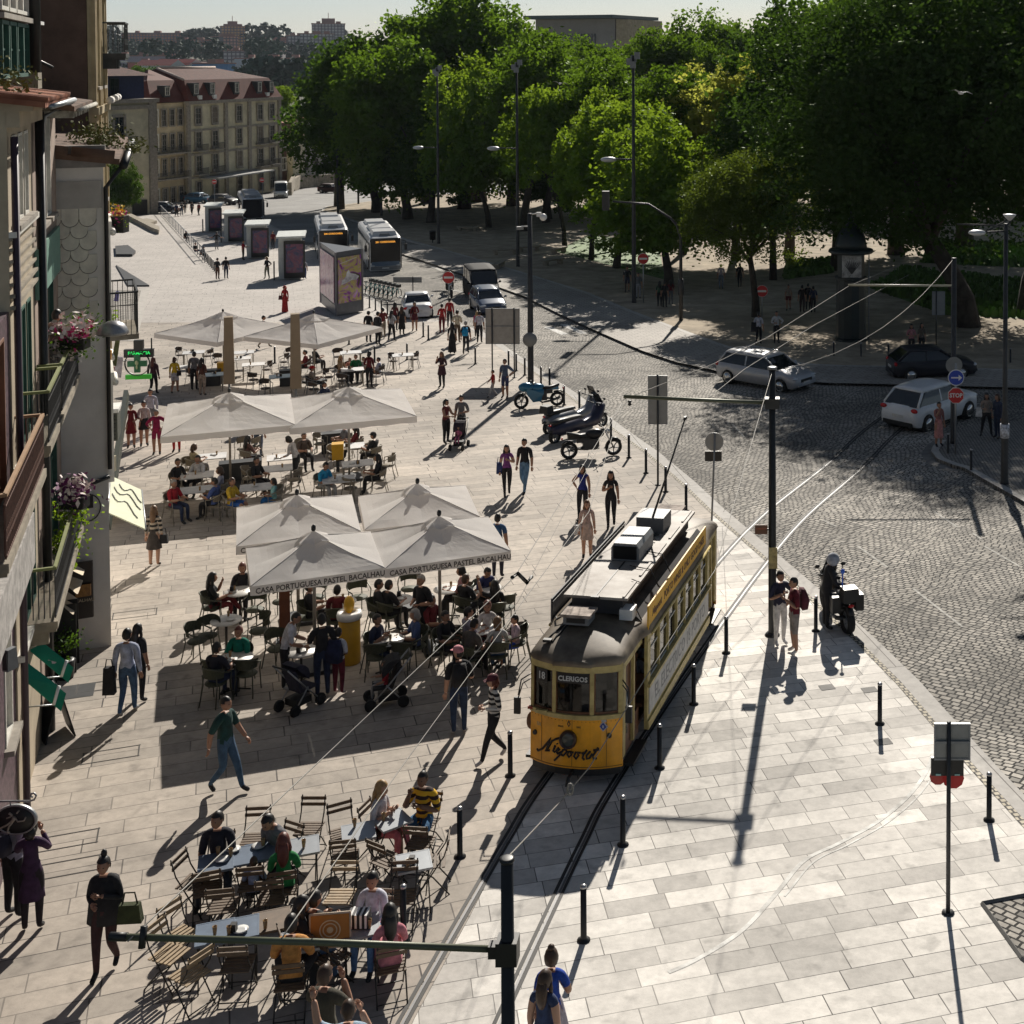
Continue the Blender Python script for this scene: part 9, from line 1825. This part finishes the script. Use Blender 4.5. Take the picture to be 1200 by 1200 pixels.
for px,py,w_,lb in((282,566,1.3,'dark planter box under the left second row parasol'),(392,530,.9,'dark grey service box behind the second yellow bin'),(248,452,.8,'dark box with a blue top by the woman in yellow'),(340,452,.9,'dark box with a green pot under the bluish far table')):
    g=G(px,py);t=thing('service_box',lb,'box',(g.x,g.y,gz(g.y)+.012),R(20));MB().box((0,0,.35),(w_,.4,.7)).build('carcass',DARKM,t);MB().box((0,0,.72),(w_+.05,.45,.04)).build('top',BLACKM,t)
def pram(px,py,rz,label,col,child=None):
    g=G(px,py);t=thing('pushchair',label,'pushchair',(g.x,g.y,gz(g.y)+.012),R(rz))
    for x in(-.24,.24):
        for y in(-.32,.34):m=MB();m.M=Matrix.Translation((x,y,.12))@Matrix.Rotation(math.pi/2,4,'Y');m.lathe([(.06,-.02),(.12,-.03),(.12,.03),(.06,.02)],12);m.build('wheel',RUBBER,t)
        MB().tube([(x,-.32,.12),(x,.05,.5),(x*.9,.5,1.02)], .016,6).build('frame_tube',GALV,t);MB().tube([(x,.34,.12),(x,.0,.5)], .016,6).build('frame_tube',GALV,t)
    MB().tube([(-.22,.5,1.02),(.22,.5,1.02)], .02,6).build('handle',BLACKM,t);MB().box((0,-.06,.42),(.36,.40,.06)).box((0,.2,.66),(.36,.06,.5),rx=-.35).build('seat',cloth(col),t)
    m=MB();A=[R(-20+i*25)for i in range(6)];vs=[(x, .16-.30*math.cos(a)*1.0+.05, .72+.28*math.sin(a))for x in(-.2,.2)for a in A];m.add(vs,[(i,i+1,7+i,6+i)for i in range(5)]+[(0,1,2,3,4,5),(11,10,9,8,7,6)]);m.build('hood',cloth(col),t);MB().box((0,.05,.2),(.34,.4,.14)).build('basket',BLACKM,t)
pram(538,526,-5,'black and pink pushchair between the woman in maroon and the man in grey',(.03,.02,.03));pram(352,830,150,'large dark pushchair in the deep shade of the near left parasol',(.02,.02,.04));pram(452,826,-70,'black pushchair holding the boy in red',BL)
P(538,512,-5,'baby in a pink blanket in the pushchair',(.4,.1,.2),(.4,.1,.2),'sit','lap','lap',h=.85,hs='buzz');a=[o for o in SC.objects if o.get('label')=='baby in a pink blanket in the pushchair'][0];g=G(538,526);a.location=(g.x,g.y-.05,gz(g.y)+.22)
P(450,826,-80,'boy in red and white sitting in the pushchair',(.36,.02,.03),(.3,.3,.3),'sit','fwd','lap',h=1.05,hs='short',hc='b');a=[o for o in SC.objects if o.get('label')=='boy in red and white sitting in the pushchair'][0];g=G(452,826);a.location=(g.x,g.y,gz(g.y)+.14)
mb=MB();mb.box((0,1187,5),(3010,2445,130));hz=mb.build('haze',bpy.data.materials.new('haze_air'));hz['kind']='stuff';tag(hz,'thin pale air over the whole view, fading the far hillside','haze')
hm=hz.data.materials[0];hm.use_nodes=True;hn=hm.node_tree;hn.nodes.clear();ho=hn.nodes.new('ShaderNodeOutputMaterial');hv=hn.nodes.new('ShaderNodeVolumePrincipled');hv.inputs['Color'].default_value=(.80,.88,1,1);hv.inputs['Density'].default_value= .00006;hv.inputs['Anisotropy'].default_value=0;hn.links.new(hv.outputs[0],ho.inputs['Volume'])
for k_ in CH:
    if k_ not in USED:print('unused chair',k_)
for lb,os_ in LABELS.items():
    if len(os_)>1:print('DUP',len(os_),lb)
for lb in LABELS:
    if not 4<=len(lb.split())<=16:print('LEN',lb)
